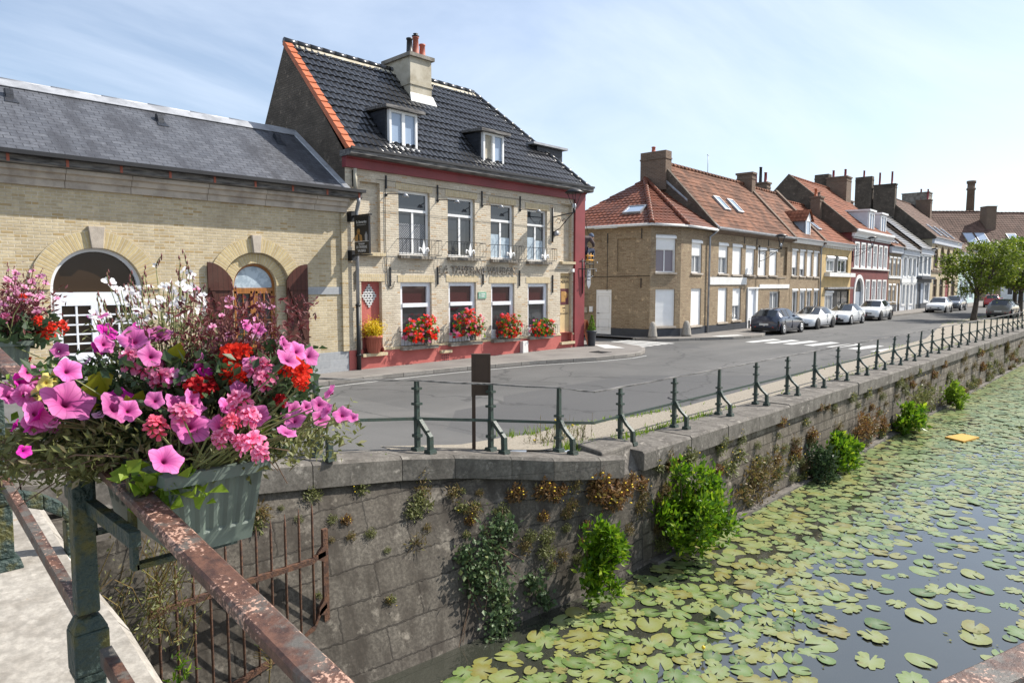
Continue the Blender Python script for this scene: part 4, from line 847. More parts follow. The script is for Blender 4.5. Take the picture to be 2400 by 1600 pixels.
# old door walled up behind the flower pot
k = MB(); k.box(.44, 1.18, .14, .2, .5, 2.62); do = k.build('door', 'red_plinth', TV)
k = MB(); cxd, czd, hr, wr = .80, 2.18, .36, .26; k.poly((cxd-wr, .137, czd), (cxd, .137, czd-hr), (cxd+wr, .137, czd), (cxd, .137, czd+hr)); k.build('pane', 'glass', do, fixn=False)
k = MB()
for i in range(5):
    t = (i+.5)/5
    for s_ in (1, -1):
        p = Vector((cxd-wr*(1-t), 0, czd+s_*hr*t)); q_ = p+Vector((wr, 0, -s_*hr)); e = Vector((.012, 0, .009*s_)); 
        k.hexa([p-e+Vector((0, .115, 0)), p+e+Vector((0, .115, 0)), q_+e+Vector((0, .115, 0)), q_-e+Vector((0, .115, 0))], [p-e+Vector((0, .135-.001*s_, 0)), p+e+Vector((0, .135-.001*s_, 0)), q_+e+Vector((0, .135-.001*s_, 0)), q_-e+Vector((0, .135-.001*s_, 0))])
k.build('lattice', 'white', do)
# iron: balconettes with a lily ornament, wall anchors
def lily(mb, x, y, z, s):
    mb.hexa([(x-.03*s, y, z), (x+.03*s, y, z), (x+.055*s, y, z+.2*s), (x, y, z+.42*s), (x-.055*s, y, z+.2*s)], [(x-.03*s, y-.012, z), (x+.03*s, y-.012, z), (x+.055*s, y-.012, z+.2*s), (x, y-.012, z+.42*s), (x-.055*s, y-.012, z+.2*s)])
    for q_ in (-1, 1): mb.tube([(x+q_*.03*s, y, z+.0*s), (x+q_*.09*s, y, z+.16*s), (x+q_*.16*s, y, z+.19*s), (x+q_*.19*s, y, z+.12*s), (x+q_*.16*s, y, z+.07*s)], .022*s, 5)
def balconette(a, b, z, h, white, n=11):
    t = MB(); p = .24; x0, x1 = a-.06, b+.26
    t.tube([(x0, .0, z+h), (x0, -p, z+h), (x1, -p, z+h), (x1, .0, z+h)], .010, 5); t.tube([(x0, -.02, z+.02), (x0, -p, z+.02), (x1, -p, z+.02), (x1, -.02, z+.02)], .010, 5)
    for i in range(n+1): xx = x0+(x1-x0)*i/n; t.tube([(xx, -p, z+.02), (xx, -p-.02, z+h*.5), (xx, -p, z+h)], .0065, 4)
    o = t.build('balconette', 'black_iron', TV); k = MB(); lily(k, (a+b)/2+.12, -p-.03, z+.04, 1.0 if white else .85); k.build('lily_ornament', 'white' if white else 'black_iron', o)
for (a, b, c, d) in UP: balconette(a, b, c-.0, .47, True)
for (a, b, c, d) in LO[:3]: balconette(a, b, c+.02, .42, False, 12)
balconette(*LO[3][:2], LO[3][2]+.02, .36, False, 12)
for xx, z0, z1 in ((3.27, 5.05, 5.55), (5.16, 5.05, 5.55), (6.99, 5.05, 5.55), (1.45, 2.45, 3.0), (3.25, 2.5, 3.05), (5.2, 2.5, 3.05), (6.96, 2.45, 3.0), (8.75, 2.2, 2.85), (.24, 5.2, 5.65), (.3, 2.4, 2.9), (1.35, 5.25, 5.62)): an = MB(); an.box(xx-.02, xx+.02, -.04, -.005, z0, z1); an.build('wall_anchor', 'black_iron', TV)
# raised metal lettering between the floors
lm = FACE.copy(); lm.translation = Vector((5.02, -.045, 2.955)); text_mesh('lettering', 'LA TAVERNE VAUBAN', .36, 'cement_grey', TV, lm, .012, xs=.97)
# painted menu panel in its recess
k = MB(); k.box(9.23, 9.86, .10, .14, .70, 2.93); mo = k.build('menu_panel', 'menu', TV)
for s_, z, sz, xs_ in (('TAVERNE', 2.78, .145, .95), ('VAUBAN', 2.60, .145, 1.0), ('BAR', 1.62, .09, 1.0), ('&', 1.51, .08, 1.0), ('RESTAURANT', 1.40, .088, 1.0)):
    mm = FACE.copy(); mm.translation = Vector((9.545, .097, z)); text_mesh('panel_text', s_, sz, 'sign_ink', mo, mm, .002, xs=xs_)
k = MB(); k.box(9.28, 9.81, .085, .099, 1.75, 2.35); k.build('panel_picture', 'burgundy', mo); k = MB(); k.box(9.36, 9.6, .078, .086, 1.85, 2.25); k.lathe([(.001, -.006), (.12, 0), (.13, .004), (.001, .008)], (9.62, .08, 2.1), 12, 'y'); k.build('panel_picture_detail', 'gilt', mo)
# pipes
k = MB(); k.tube([(.26, -.10, 5.68), (.26, -.10, 5.10)], .055, 8); k.build('downpipe', 'cement', TV)
k = MB(); k.tube([(.18, -.36, 4.85), (.20, -.34, 4.75), (.26, -.13, 4.5), (.27, -.11, 4.3), (.27, -.11, 1.95)], .052, 8); k.build('downpipe', 'zinc', TV)
k = MB(); k.tube([(.27, -.11, 1.95), (.27, -.11, .0)], .062, 8); k.lathe([(.075, 1.9), (.075, 1.96)], (.27, -.11, 0), 10); k.lathe([(.078, .5), (.078, .56)], (.27, -.11, 0), 10); k.build('downpipe', 'black_iron', TV)
# small fittings
k = MB(); k.box(3.30, 3.70, -.055, -.03, .05, .34); vo = k.build('vent_grille', 'red_plinth', TV); k = MB()
for i in range(4):
    for j in range(3): k.box(3.34+i*.085, 3.39+i*.085, -.058, -.054, .09+j*.08, .14+j*.08)
k.build('vent_holes', 'burgundy', vo)
k = MB(); k.box(6.95, 7.23, -.2, -.045, .10, .52); k.build('meter_box', 'offwhite', TV, bevel=.015)
k = MB(); k.box(4.98, 5.34, -.025, 0, 2.04, 2.26); ko = k.build('plaque', 'plaque', TV); k = MB(); k.box(5.02, 5.05, -.03, -.024, 2.10, 2.2); k.box(5.1, 5.28, -.03, -.024, 2.17, 2.2); k.box(5.1, 5.25, -.03, -.024, 2.10, 2.13); k.build('plaque_mark', 'offwhite', ko)
k = MB(); k.box(9.82, 9.93, -.1, 0, 2.98, 3.1); k.build('junction_box', 'white', TV)
k = MB(); k.lathe([(.001, -.16), (.09, -.15), (.1, -.02), (.06, 0)], (8.86, 0, 4.37), 12, 'y'); k.build('siren', 'zinc', TV)
wr = MB()
for z0, z1, x0, x1 in ((5.48, 5.42, 1.0, 9.9), (4.60, 4.56, 1.2, 9.9), (3.05, 3.05, 8.6, 9.95)): wr.tube([(x0+(x1-x0)*i/14, -.02, z0+(z1-z0)*i/14-.03*math.sin(i*PI)) for i in range(15)], .005, 4)
wr.tube([(1.32, -.02, 5.5), (1.3, -.02, 3.8), (1.33, -.02, 2.6), (1.4, -.02, 2.4), (1.55, -.02, 2.42), (1.6, -.02, 2.6)], .010, 4)
wr.build('cable', 'black_iron', TV)

# ------------------------------------------------------------------ things fixed to the tavern
def gooseneck(x, label):
    T = thing('wall_lamp', label, 'lamp', (HX+x, HY, 5.08), 0, 'gooseneck lamps over the lettering')
    k = MB(); k.tube([(0, 0, .0), (0, -.1, .02), (0.06, -.45, -.02), (.12, -.7, -.06)], .014, 6); k.lathe([(.05, -.02), (.05, 0)], (0, 0, 0), 8, 'y'); k.build('arm', 'black_iron', T)
    k = MB(); k.lathe([(.02, .05), (.05, .03), (.10, -.05), (.095, -.05), (.03, .02)], (.14, -.74, -.07), 10); k.build('lamp_shade', 'zinc', T)
for x, l in ((1.35, 'gooseneck lamp on the tavern wall left of the first upstairs window'), (3.28, 'gooseneck lamp between the first and second upstairs tavern windows'), (5.18, 'gooseneck lamp between the second and third upstairs tavern windows'), (7.0, 'gooseneck lamp between the third and fourth upstairs tavern windows')): gooseneck(x, l)
def street_lamp(x, y, z, rz, label, L_=1.2):
    T = thing('street_lamp', label, 'street lamp', (x, y, z), rz)
    k = MB(); k.tube([(0, -.03, -.9), (0, -.03, .35)], .03, 6); k.tube([(0, -.03, .0), (.0, -L_, .12)], .02, 6); k.tube([(0, -.03, -.55), (0, -L_*.35, -.42), (0, -L_*.7, -.1), (0, -L_*.95, .1)], .016, 6)
    for c, r_ in ((-.28, .13), (-.55, .1)): k.tube([(0, L_*c/1.0*1.0-.02+math.cos(t)*r_*(1-t/9), -.17-c*.25*0+math.sin(t)*r_*(1-t/9)) for t in [i*.6 for i in range(11)]], .011, 5)
    k.build('bracket', 'black_iron', T)
    k = MB(); k.tube([(0, -L_, .10), (0, -L_, .28)], .05, 8)
    for s_ in range(4):
        t = PI/4+s_*PI/2; k.tube([(.04*math.cos(t), -L_+.04*math.sin(t), .26), (.26*math.cos(t), -L_+.26*math.sin(t), .82)], .012, 5)
    k.build('lantern_frame', 'black_iron', T)
    k = MB(); k.lathe([(.33, .80), (.34, .83), (.18, .93), (.02, .95)], (0, -L_, 0), 16); k.lathe([(.28, .798), (.1, .79)], (0, -L_, 0), 16); k.build('lantern_hood', 'black_iron', T)
    k = MB(); k.lathe([(.05, .26), (.08, .34), (.06, .42), (.01, .44)], (0, -L_, 0), 10); k.build('lamp_glass', 'lamp_clear', T)
street_lamp(HX+8.72, HY, 4.95, R(6), 'wrought iron bracket lantern at the upper right corner of the tavern', .95)
# hanging sign
S = thing('hanging_sign', 'black illustrated hanging sign on iron brackets beside the tavern downpipe', 'sign', (HX+.10, HY, 3.8))
k = MB(); k.box(-.03, .03, -.98, -.30, -.47, .53); k.build('panel', 'black_sign', S)
k = MB()
for z in (.56, -.5): k.box(-.035, .035, -1.05, -.02, z-.02, z+.02); k.box(-.06, .06, -.22, -.0, z-.14, z+.14)
k.build('bracket', 'black_iron', S)
SM = Matrix(((0, 0, -1, 0), (-1, 0, 0, 0), (0, 1, 0, 0), (0, 0, 0, 1)))
for s_, z, sz, xs_ in (('St. Bernardus', .38, .105, .85), ('Restaurant', -.20, .07, .9), ('LA TAVERNE', -.29, .105, .85), ('VAUBAN', -.39, .105, .9)):
    mm = SM.copy(); mm.translation = Vector((-.033, -.64, z)); text_mesh('sign_text', s_, sz, 'offwhite', S, mm, .002, xs=xs_)
k = MB(); k.box(-.036, -.028, -.97, -.31, -.142, -.13); k.box(-.034, -.03, -.85, -.42, .30, .308); k.build('sign_rule', 'offwhite', S)
k = MB(); k.lathe([(.001, -.012), (.085, -.004), (.001, .004)], (-.03, -.50, .13), 14, 'x', 1, 1); 
k.hexa([(-.036, -.68, -.128), (-.036, -.32, -.128), (-.036, -.36, .02), (-.036, -.46, .06), (-.036, -.56, .06), (-.036, -.66, .02)], [(-.029, -.68, -.128), (-.029, -.32, -.128), (-.029, -.36, .02), (-.029, -.46, .06), (-.029, -.56, .06), (-.029, -.66, .02)])
k.build('monk_picture', 'gilt', S); k = MB(); k.hexa([(-.038, -.56, -.127), (-.038, -.47, -.127), (-.038, -.48, .05), (-.038, -.55, .05)], [(-.0365, -.56, -.127), (-.0365, -.47, -.127), (-.0365, -.48, .05), (-.0365, -.55, .05)]); k.build('monk_apron', 'black_sign', S)
k = MB(); k.hexa([(-.036, -.91, -.127), (-.036, -.81, -.127), (-.036, -.80, .02), (-.036, -.86, .12), (-.036, -.92, .02)], [(-.029, -.91, -.127), (-.029, -.81, -.127), (-.029, -.80, .02), (-.029, -.86, .12), (-.029, -.92, .02)]); k.build('glass_picture', 'zinc', S)
# shield sign, bracket
S = thing('shield_sign', 'small grey shield-shaped sign hanging from a bracket on the red corner pier', 'sign', (HX+TW-.02, HY-.08, 3.05))
k = MB(); k.tube([(-.35, -.02, .05), (.35, -.32, .05)], .02, 6); k.tube([(-.3, -.02, .35), (.1, -.02, .38)], .014, 6); k.tube([(-.12, -.02, -.9), (-.12, -.02, .45)], .016, 6); k.tube([(.0, -.05, .05), (.0, -.05, .3)], .012, 5); k.build('bracket', 'black_iron', S)
k = MB(); k.hexa([(-.02, -.16, -.55), (.09, -.16, -.72), (.2, -.16, -.55), (.2, -.16, .02), (-.02, -.16, .02)], [(-.02, -.13, -.55), (.09, -.13, -.72), (.2, -.13, -.55), (.2, -.13, .02), (-.02, -.13, .02)]); k.build('shield', 'zinc', S)
for s_, z, sz in (('LA', -.1, .06), ('TAVERNE', -.24, .045), ('VAUBAN', -.37, .045)): mm = FACE.copy(); mm.translation = Vector((.09, -.163, z)); text_mesh('sign_text', s_, sz, 'sign_ink', S, mm, .002)
k = MB()
for p in ((.42, -.3, .3), (.3, -.34, -.02)): k.lathe([(.001, -.035), (.035, 0), (.001, .035)], p, 8)
k.build('light_bulb', 'lamp_clear', S)

# ------------------------------------------------------------------ the row of houses along the street
RA = R(1.8); RP = Vector((28.5, 16.45, 0)); RD = Vector((math.cos(RA), math.sin(RA), 0)); RN = Vector((-math.sin(RA), math.cos(RA), 0))
def rowpt(s, y=0, z=0): return RP+RD*s+RN*y+Vector((0, 0, z))
def house(name, label, s0, s1, ze, zr, off, wallm, roofm, wins=(), plinth=None, ph=.5, eave='white', eh=.18, cw=.26, rh=.36, amp=.026, depth=None, z0=0.0, frame=None, surround=None, sills=True, lapx=0, lipr=.02):
    T = thing(name, label, 'house', rowpt(s0))
    T.rotation_euler = (0, 0, RA); w = s1-s0; depth = depth or off*1.9
    ops = [(a-s0, b-s0, c, d)+((k[4:5]) if len(k) > 4 and k[4] == 'arch' else ()) for k in wins for (a, b, c, d) in [k[:4]]]
    mb = MB(); wall_panel(mb, 0, w, -.1, ze, ops, .16)
    zb_ = ze-.05
    mb.poly((0, 0, -.1), (0, 0, ze), (0, off, zr-.08), (0, depth, zb_), (0, depth, 0)); mb.poly((w, 0, -.1), (w, 0, ze), (w, off, zr-.08), (w, depth, zb_), (w, depth, 0))
    mb.poly((0, depth, 0), (w, depth, 0), (w, depth, zb_), (0, depth, zb_))
    mb.build('wall', wallm, T, fixn=False)
    sl_ = (zr-ze)/(off+.0); e0 = ze+.1-.28*sl_*.0
    mb = MB(); A, B, C_, D_ = (0, -.30, ze+.08), (w, -.30, ze+.08), (w, off, zr), (0, off, zr)
    tile_roof(mb, A, B, C_, D_, cw, rh, amp, lipr, 3); mb.poly((0, off, zr), (w, off, zr), (w, depth+.1, zb_), (0, depth+.1, zb_))
    ro = mb.build('roof', roofm, T, fixn=False)
    u_ = MB(); u_.poly((0, -.30, ze+.06), (w, -.30, ze+.06), (w, off, zr-.03), (0, off, zr-.03)); u_.build('roof_underlay', roofm, ro, fixn=False)
    rt = MB(); ridge_tiles(rt, (0, off, zr+.02), (w, off, zr+.02), .12, .42); rt.build('ridge_tiles', roofm, ro)
    if eave:
        k = MB(); k.prism([(.05, ze-eh), (-.16, ze-eh), (-.2, ze-eh+.05), (-.26, ze-.02), (-.26, ze+.05), (.05, ze+.05)], .01, w-.01, 'x'); k.build('cornice', eave, T)
        k = MB(); k.prism([(-.40, ze+.04), (-.27, ze+.01), (-.265, ze+.05), (-.36, ze+.075), (-.40, ze+.10)], .0, w, 'x'); k.build('gutter', 'zinc', T)
    if plinth:
        k = MB(); wall_panel(k, 0, w, -.1, ph, [o for o in ops if o[2] < ph-.02] and [(o[0], o[1], max(o[2], -.1), ph+.001) for o in ops if o[2] < ph-.02], .05, y=-.03); k.poly((0, -.03, ph), (w, -.03, ph), (w, .0, ph), (0, .0, ph)); k.build('plinth', plinth, T, fixn=False)
    return T, ro, (lambda s: s-s0)
def slope(ze, zr, off):
    v = Vector((0, off+.3, zr-ze-.08)); L_ = v.length; v.normalize(); return v, Vector((0, -v.z, v.y)), L_
def parapet(T, x, ze, zr, off, m='gable_brick', w=.3, up=.16, name='party_wall', back=True):
    k = MB(); d = off*1.9
    pr_ = [(-.32, ze-.1), (-.32, ze+.08+up*.6), (off, zr+up+.05), (d, ze+up), (d, ze-.1)]
    k.prism(pr_, x-w/2, x+w/2, 'x'); return k.build(name, m, T)
# corner house: splayed corner under a hipped roof, merging with the first row house
LH, lro, f = house('corner_house', 'brown brick corner house with hipped red tile roof and white roller shutters', 3.1, 13.85, 5.25, 8.85, 3.0, 'brown_brick', 'red_tile2',
  [(3.92, 5.02, 3.06, 4.66), (5.55, 6.72, 3.03, 4.66), (7.22, 8.42, 3.04, 4.64), (8.88, 10.08, 3.02, 4.62), (10.52, 11.68, 3.04, 4.60), (12.18, 13.30, 3.06, 4.76),
   (3.97, 5.05, .56, 2.34), (5.70, 6.75, .60, 2.32), (7.55, 9.05, -.05, 2.36), (10.72, 12.28, .86, 2.10)], 'plinth_grey', .46, None, amp=.030, cw=.22, rh=.33)
k = MB(); k.prism([(-.42, 5.28), (-.30, 5.22), (-.29, 5.26), (-.38, 5.33), (-.42, 5.36)], 0, 10.75, 'x'); k.build('gutter', 'zinc', LH); k = MB(); k.prism([(.02, 5.05), (-.1, 5.1), (-.28, 5.25), (-.02, 5.26)], 0, 10.75, 'x'); k.build('eaves', 'dark_brick', LH)
shutter(LH, f(3.92), f(5.02), 3.06, 4.66, .42, glass='glass_curtain')
for (a, b, c, d) in ((5.55, 6.72, 3.03, 4.66), (7.22, 8.42, 3.04, 4.64), (8.88, 10.08, 3.02, 4.62), (10.52, 11.68, 3.04, 4.60)): shutter(LH, f(a), f(b), c, d, 1.0)
k = MB(); k.poly((f(12.1), .13, 3.0), (f(13.4), .13, 3.0), (f(13.4), .13, 4.85), (f(12.1), .13, 4.85)); k.build('blind_window', 'brown_brick', LH, fixn=False)
shutter(LH, f(3.97), f(5.05), .56, 2.34, 1.0, box=False); shutter(LH, f(5.70), f(6.75), .60, 2.32, .55, box=False, glass='glass_curtain')
window(LH, f(10.72), f(12.28), .86, 2.10, .14, 'glass_curtain', w=.09, sill=True)
k = MB(); k.prism([(f(7.55), -.05), (f(8.05), -.05), (f(8.12), 2.3), (f(7.60), 2.3)], .0, .12, 'y'); k.box(f(7.5), f(9.1), -.06, .1, 2.28, 2.36); k.box(f(8.8), f(9.05), .0, .12, -.05, 2.28); k.box(f(7.5), f(7.56), -.08, .0, -.05, 2.3); po = k.build('door_surround', 'white', LH)
k = MB(); k.box(f(8.05), f(8.8), .10, .15, -.05, 2.28); k.build('door', 'white_wood', po)
for (a, b, c, d) in ((2.95, 7.35, 2.50, 2.88), (9.15, 13.7, 2.28, 2.52)): k = MB(); k.box(f(a), f(b), -.045, -.005, c, d); k.build('fascia_board', 'offwhite', LH)
k = MB(); k.tube([(f(3.12), -.34, 5.2), (f(2.95), -.2, 5.0), (f(2.72), -.10, 4.85), (f(2.70), -.09, 0.0)], .05, 8); k.build('downpipe', 'zinc', LH)
k = MB(); k.tube([(f(3.2)+i*.55, -.03, 2.93-.05*abs(math.sin(i*.9))) for i in range(19)], .014, 4); k.tube([(f(8.6), -.03, 5.0), (f(8.62), -.03, 2.2)], .012, 4); k.tube([(f(12.0), -.03, 2.9), (f(12.02), -.03, .5)], .012, 4); k.build('cable', 'black_iron', LH)
for xx in (6.98, 8.65, 10.3, 11.95): an = MB(); an.box(f(xx)-.02, f(xx)+.02, -.03, -.004, 4.7, 5.1); an.build('wall_anchor', 'black_iron', LH)
v, nn, L_ = slope(5.25, 8.85, 3.0)
for xx in (6.35, 8.05): skylight(LH, (f(xx), -.30, 5.33), (1, 0, 0), v, nn, 0, 2.05, .74, 1.05)
parapet(LH, .0, 5.25, 8.85, 3.0, 'gable_brick', .22, .10)
parapet(LH, f(13.80), 5.25, 8.85, 3.0, 'dark_brick', .34, .16)
chimney(LH, -.25, .35, 2.5, 4.0, 7.4, 9.40, 'dark_brick', cap=False); pots(LH, [(.05, 3.4, 9.38, .32, 'terracotta')])
chimney(LH, f(13.45), f(14.0), 2.4, 3.4, 7.8, 9.55, 'dark_brick', cap=True)
k = MB(); k.tube([(f(10.6), 4.0, 8.4), (f(10.6), 4.0, 10.4)], .02, 5); k.tube([(f(10.6)-.08, 4.0, 10.38), (f(10.6)+.08, 4.0, 10.38)], .03, 5); k.build('antenna', 'zinc', LH)
# splayed corner (facets in the house's own coordinates)
inv = (Matrix.Translation(rowpt(3.1)) @ Matrix.Rotation(RA, 4, 'Z')).inverted()
P1 = Vector((26.78, 17.0, 0)); P2 = Vector((28.45, 16.42, 0)); P3 = rowpt(3.1); PA = P1+Vector((math.cos(R(97)), math.sin(R(97)), 0))*5.2
def facet(P, Q, ops, zt, wallm='brown_brick'):
    """local frame along P->Q (outside on the right hand); returns matrix into the house's coordinates"""
    d = (Q-P); L_ = d.length; a = math.atan2(d.y, d.x)
    return inv @ Matrix.Translation(P) @ Matrix.Rotation(a, 4, 'Z'), L_
def place(mb_or_obj, mtx):
    mb_or_obj.matrix_local = mtx
FA, LA_ = facet(PA, P1, [], 5.2); FB, LB_ = facet(P1, P2, [], 5.2); FC, LC_ = facet(P2, P3, [], 5.2)
wo_ = []
mb = MB(); dA = (LA_-2.80, LA_-1.97, .16, 2.26); bA = (LA_-1.70, LA_-.74, 3.1, 4.3, 'arch'); bA2 = (LA_-3.5, LA_-2.5, 3.1, 4.25, 'arch')
wall_panel(mb, 0, LA_, -.1, 5.15, [dA, (bA[0], bA[1], 3.1, 4.62), (bA2[0], bA2[1], 3.1, 4.6)], .1); mb.poly((bA[0]-.1, .07, 3.0), (bA[1]+.1, .07, 3.0), (bA[1]+.1, .07, 4.9), (bA[0]-.1, .07, 4.9)); mb.poly((bA2[0]-.1, .07, 3.0), (bA2[1]+.1, .07, 3.0), (bA2[1]+.1, .07, 4.9), (bA2[0]-.1, .07, 4.9))
wa = mb.build('side_wall', 'brown_brick', LH, fixn=False); place(wa, FA)
mb = MB(); uB = (LB_-1.47, LB_-.32, 3.06, 4.78); lB = (LB_-1.45, LB_-.32, .58, 2.29); wall_panel(mb, 0, LB_, -.1, 5.15, [uB, lB], .14); wb = mb.build('corner_wall', 'brown_brick', LH, fixn=False); place(wb, FB)
s_0 = .22; mb = MB(); uC = (LC_-2.10, LC_-1.02, 3.06, 4.66); lC = (LC_-2.08, LC_-1.0, .53, 2.32); wall_panel(mb, 0, LC_, -.1, 5.15, [uC, lC], .16); wc = mb.build('front_wall', 'brown_brick', LH, fixn=False); place(wc, FC)
for F_, L_ in ((FA, LA_), (FB, LB_), (FC, LC_)):
    k = MB()
    if F_ is FA: wall_panel(k, 0, L_, -.1, .47, [(dA[0], dA[1], .16, .5)], .03, y=-.025)
    else: k.box(0, L_, -.025, .02, -.1, .47)
    place(k.build('plinth', 'plinth_grey', LH, fixn=False), F_)
def sub(o, F_): o.matrix_local = F_; return o
sub(shutter(LH, *uB, .33, glass='glass_lace'), FB); sub(shutter(LH, *lB, 1.0, box=False), FB)
sub(shutter(LH, *uC, .42, glass='glass_curtain'), FC); sub(shutter(LH, *lC, 1.0, box=False), FC)
k = MB(); k.box(dA[0], dA[1], .02, .08, .16, 2.26); dd = sub(k.build('door', 'white', LH), FA); k = MB(); ring_frame(k, dA[0]+.1, dA[1]-.1, 1.15, 1.98, .008, .021, .03); ring_frame(k, dA[0]+.12, dA[1]-.12, .35, .88, .008, .021, .03); k.box(dA[0]+.01, dA[1]-.01, .004, .021, 2.06, 2.09); k.build('door_panel', 'offwhite', dd); k = MB(); k.tube([(dA[0]+.08, .02, 1.15), (dA[0]+.08, -.03, 1.15), (dA[0]+.2, -.03, 1.15)], .014, 5); k.build('handle', 'black_iron', dd)
for (a, z, w_, h_, m_) in ((LA_-3.12, 1.2, .16, .26, 'white'), (LA_-3.48, 1.16, .22, .26, 'cement')): k = MB(); k.box(a, a+w_, -.1, 0, z, z+h_); sub(k.build('letter_box', m_, LH), FA)
k = MB(); k.tube([(.1, -.02, 2.9), (2.0, -.02, 2.86), (LA_, -.02, 2.9)], .013, 4); k.tube([(LA_-2.2, -.02, 4.9), (LA_-2.2, -.02, 2.2)], .012, 4)
for xx, z in ((LA_-2.2, 4.7), (LA_-.45, 4.85), (LA_-.45, 2.6)): k.box(xx-.02, xx+.02, -.03, 0, z-.25, z+.2)
sub(k.build('cable', 'black_iron', LH), FA)
# hipped roof over the corner: apex against the gable
def lp(p): return inv @ p
ap = lp(rowpt(3.1, 3.9, 8.15)); e = Vector((0, 0, 5.22))
def outp(p, n, k=.32): return lp(p+n*k+Vector((0, 0, 5.22)))
nA = Vector((math.cos(R(187)), math.sin(R(187)), 0)); nB = Vector((P2.y-P1.y, -(P2.x-P1.x), 0)).normalized(); nC = -RN
qA = outp(PA, nA); q1 = outp(P1, (nA+nB).normalized(), .34); q2 = outp(P2, (nB+nC).normalized(), .33); q3 = outp(P3, nC)
apx = ap+Vector((-1.35, 0, 0))
apx = lp(rowpt(3.02, 3.83, 8.05)); apg = apx
for i, (a, b, c, d) in enumerate(((qA, q1, apx, apx), (q1, q2, apx, apx), (q2, q3, apg, apx))):
    mb = MB(); tile_roof(mb, a, b, c, d, .24, .34, .034, .026, 4); hh = mb.build('hip_slope', 'red_tile', lro, fixn=False)
    k = MB(); z_ = Vector((0, 0, -.02)); k.poly(a+z_, b+z_, c+z_, d+z_) if (c-d).length > .01 else k.poly(a+z_, b+z_, c+z_); k.build('roof_underlay', 'red_tile', lro, fixn=False)
k = MB(); ridge_tiles(k, q1+Vector((0, 0, .06)), apx+Vector((0, 0, .1)), .12, .38); ridge_tiles(k, q2+Vector((0, 0, .06)), apx+Vector((0, 0, .1)), .11, .38); k.lathe([(.09, 0), (.05, .12), (.06, .16), (.02, .34)], tuple(apx+Vector((0, 0, .1))), 8); k.build('ridge_tiles', 'red_tile', lro)
k = MB(); k.poly(qA, apx, apg, lp(rowpt(3.0, 7.5, 5.3))); k.build('rear_slope', 'red_tile', lro, fixn=False)
uA = (q1-qA).normalized(); nA_ = uA.cross(apx-qA).normalized(); nA_ = nA_ if nA_.z > 0 else -nA_; vA = nA_.cross(uA); vA = vA if vA.z > 0 else -vA
skylight(lro, qA, uA, vA, nA_, (q1-qA).length-1.55, 1.62, .95, .82)
k = MB()
for a, b in ((qA, q1), (q1, q2), (q2, q3)): k.tube([a+Vector((0, 0, -.03)), b+Vector((0, 0, -.03))], .065, 6)
k.build('gutter', 'offwhite', LH)
k = MB(); k.tube([q3+Vector((.02, 0, .1)), lp(rowpt(3.0, 3.1, 8.3))], .09, 5); k.build('flashing', 'zinc', LH)
street_lamp(*rowpt(9.0, 0, 4.35), RA+R(14), 'bracket lantern on the brown brick corner house above the white shutters', 1.15)

# second house with a small pointed dormer
H2, ro2, f = house('dormer_house', 'narrow brown brick terraced house with a small pointed dormer and four half-shut shutters', 13.9, 19.35, 5.28, 8.8, 3.1, 'brown_brick', 'red_tile2',
  [(14.12, 15.05, 3.06, 4.74), (15.47, 16.42, 3.04, 4.74), (16.76, 17.70, 3.04, 4.74), (18.04, 19.0, 3.02, 4.74), (14.32, 15.28, .64, 2.26), (15.66, 16.66, .02, 2.26), (16.94, 17.76, .64, 2.26), (18.26, 19.2, .64, 2.26)], None, .4, 'white', .2)
for (a, b, c, d), fr_ in zip([(14.12, 15.05, 3.06, 4.74), (15.47, 16.42, 3.04, 4.74), (16.76, 17.70, 3.04, 4.74), (18.04, 19.0, 3.02, 4.74)], (.68, .72, 1, 1)): shutter(H2, f(a), f(b), c, d, fr_, bx=.12)
for (a, b, c, d) in [(14.32, 15.28, .64, 2.26), (15.66, 16.66, .02, 2.26), (16.94, 17.76, .64, 2.26), (18.26, 19.2, .64, 2.26)]: shutter(H2, f(a), f(b), c, d, .06, glass='glass' if c > .1 else 'glass_curtain', bx=.14)
v, nn, L_ = slope(5.28, 8.8, 3.1)
x0, x1, yf, z0, z1 = 2.55, 3.35, .05, 5.55, 6.65
k = MB(); yb = (z1-5.36)/v.z*v.y-.30+.2; k.poly((x0-.1, yf, z0-.2), (x0-.1, yb, z1), (x0-.1, yf, z1)); k.poly((x1+.1, yf, z0-.2), (x1+.1, yf, z1), (x1+.1, yb, z1)); k.box(x0-.1, x0, yf, yf+.1, z0-.2, z1); k.box(x1, x1+.1, yf, yf+.1, z0-.2, z1); do = k.build('dormer', 'bluegrey', H2, fixn=False)
k = MB(); ring_frame(k, x0, x1, z0-.1, z1, yf-.03, yf+.06, .1); k.hexa([(x0-.12, yf-.03, z1), (x1+.12, yf-.03, z1), ((x0+x1)/2, yf-.03, z1+.62)], [(x0-.12, yf+.05, z1), (x1+.12, yf+.05, z1), ((x0+x1)/2, yf+.05, z1+.62)]); k.build('window_frame', 'white', do)
k = MB(); k.box(x0+.05, x1-.05, yf+.0, yf+.03, z0-.05, z1-.05); k.build('pane', 'glass_sky', do)
k = MB(); yr = (z1+.62-5.36)/v.z*v.y; cx = (x0+x1)/2
tile_roof(k, (x0-.3, yb+.1, z1-.1), (x0-.3, yf-.15, z1-.1), (cx, yf-.15, z1+.66), (cx, yr, z1+.66), .24, .3, .025, .02, 3); tile_roof(k, (x1+.3, yf-.15, z1-.1), (x1+.3, yb+.1, z1-.1), (cx, yr, z1+.66), (cx, yf-.15, z1+.66), .24, .3, .025, .02, 3); k.build('dormer_roof', 'red_tile3', do, fixn=False)
parapet(H2, f(19.30), 5.28, 8.8, 3.1, 'dark_brick', .4, .22)
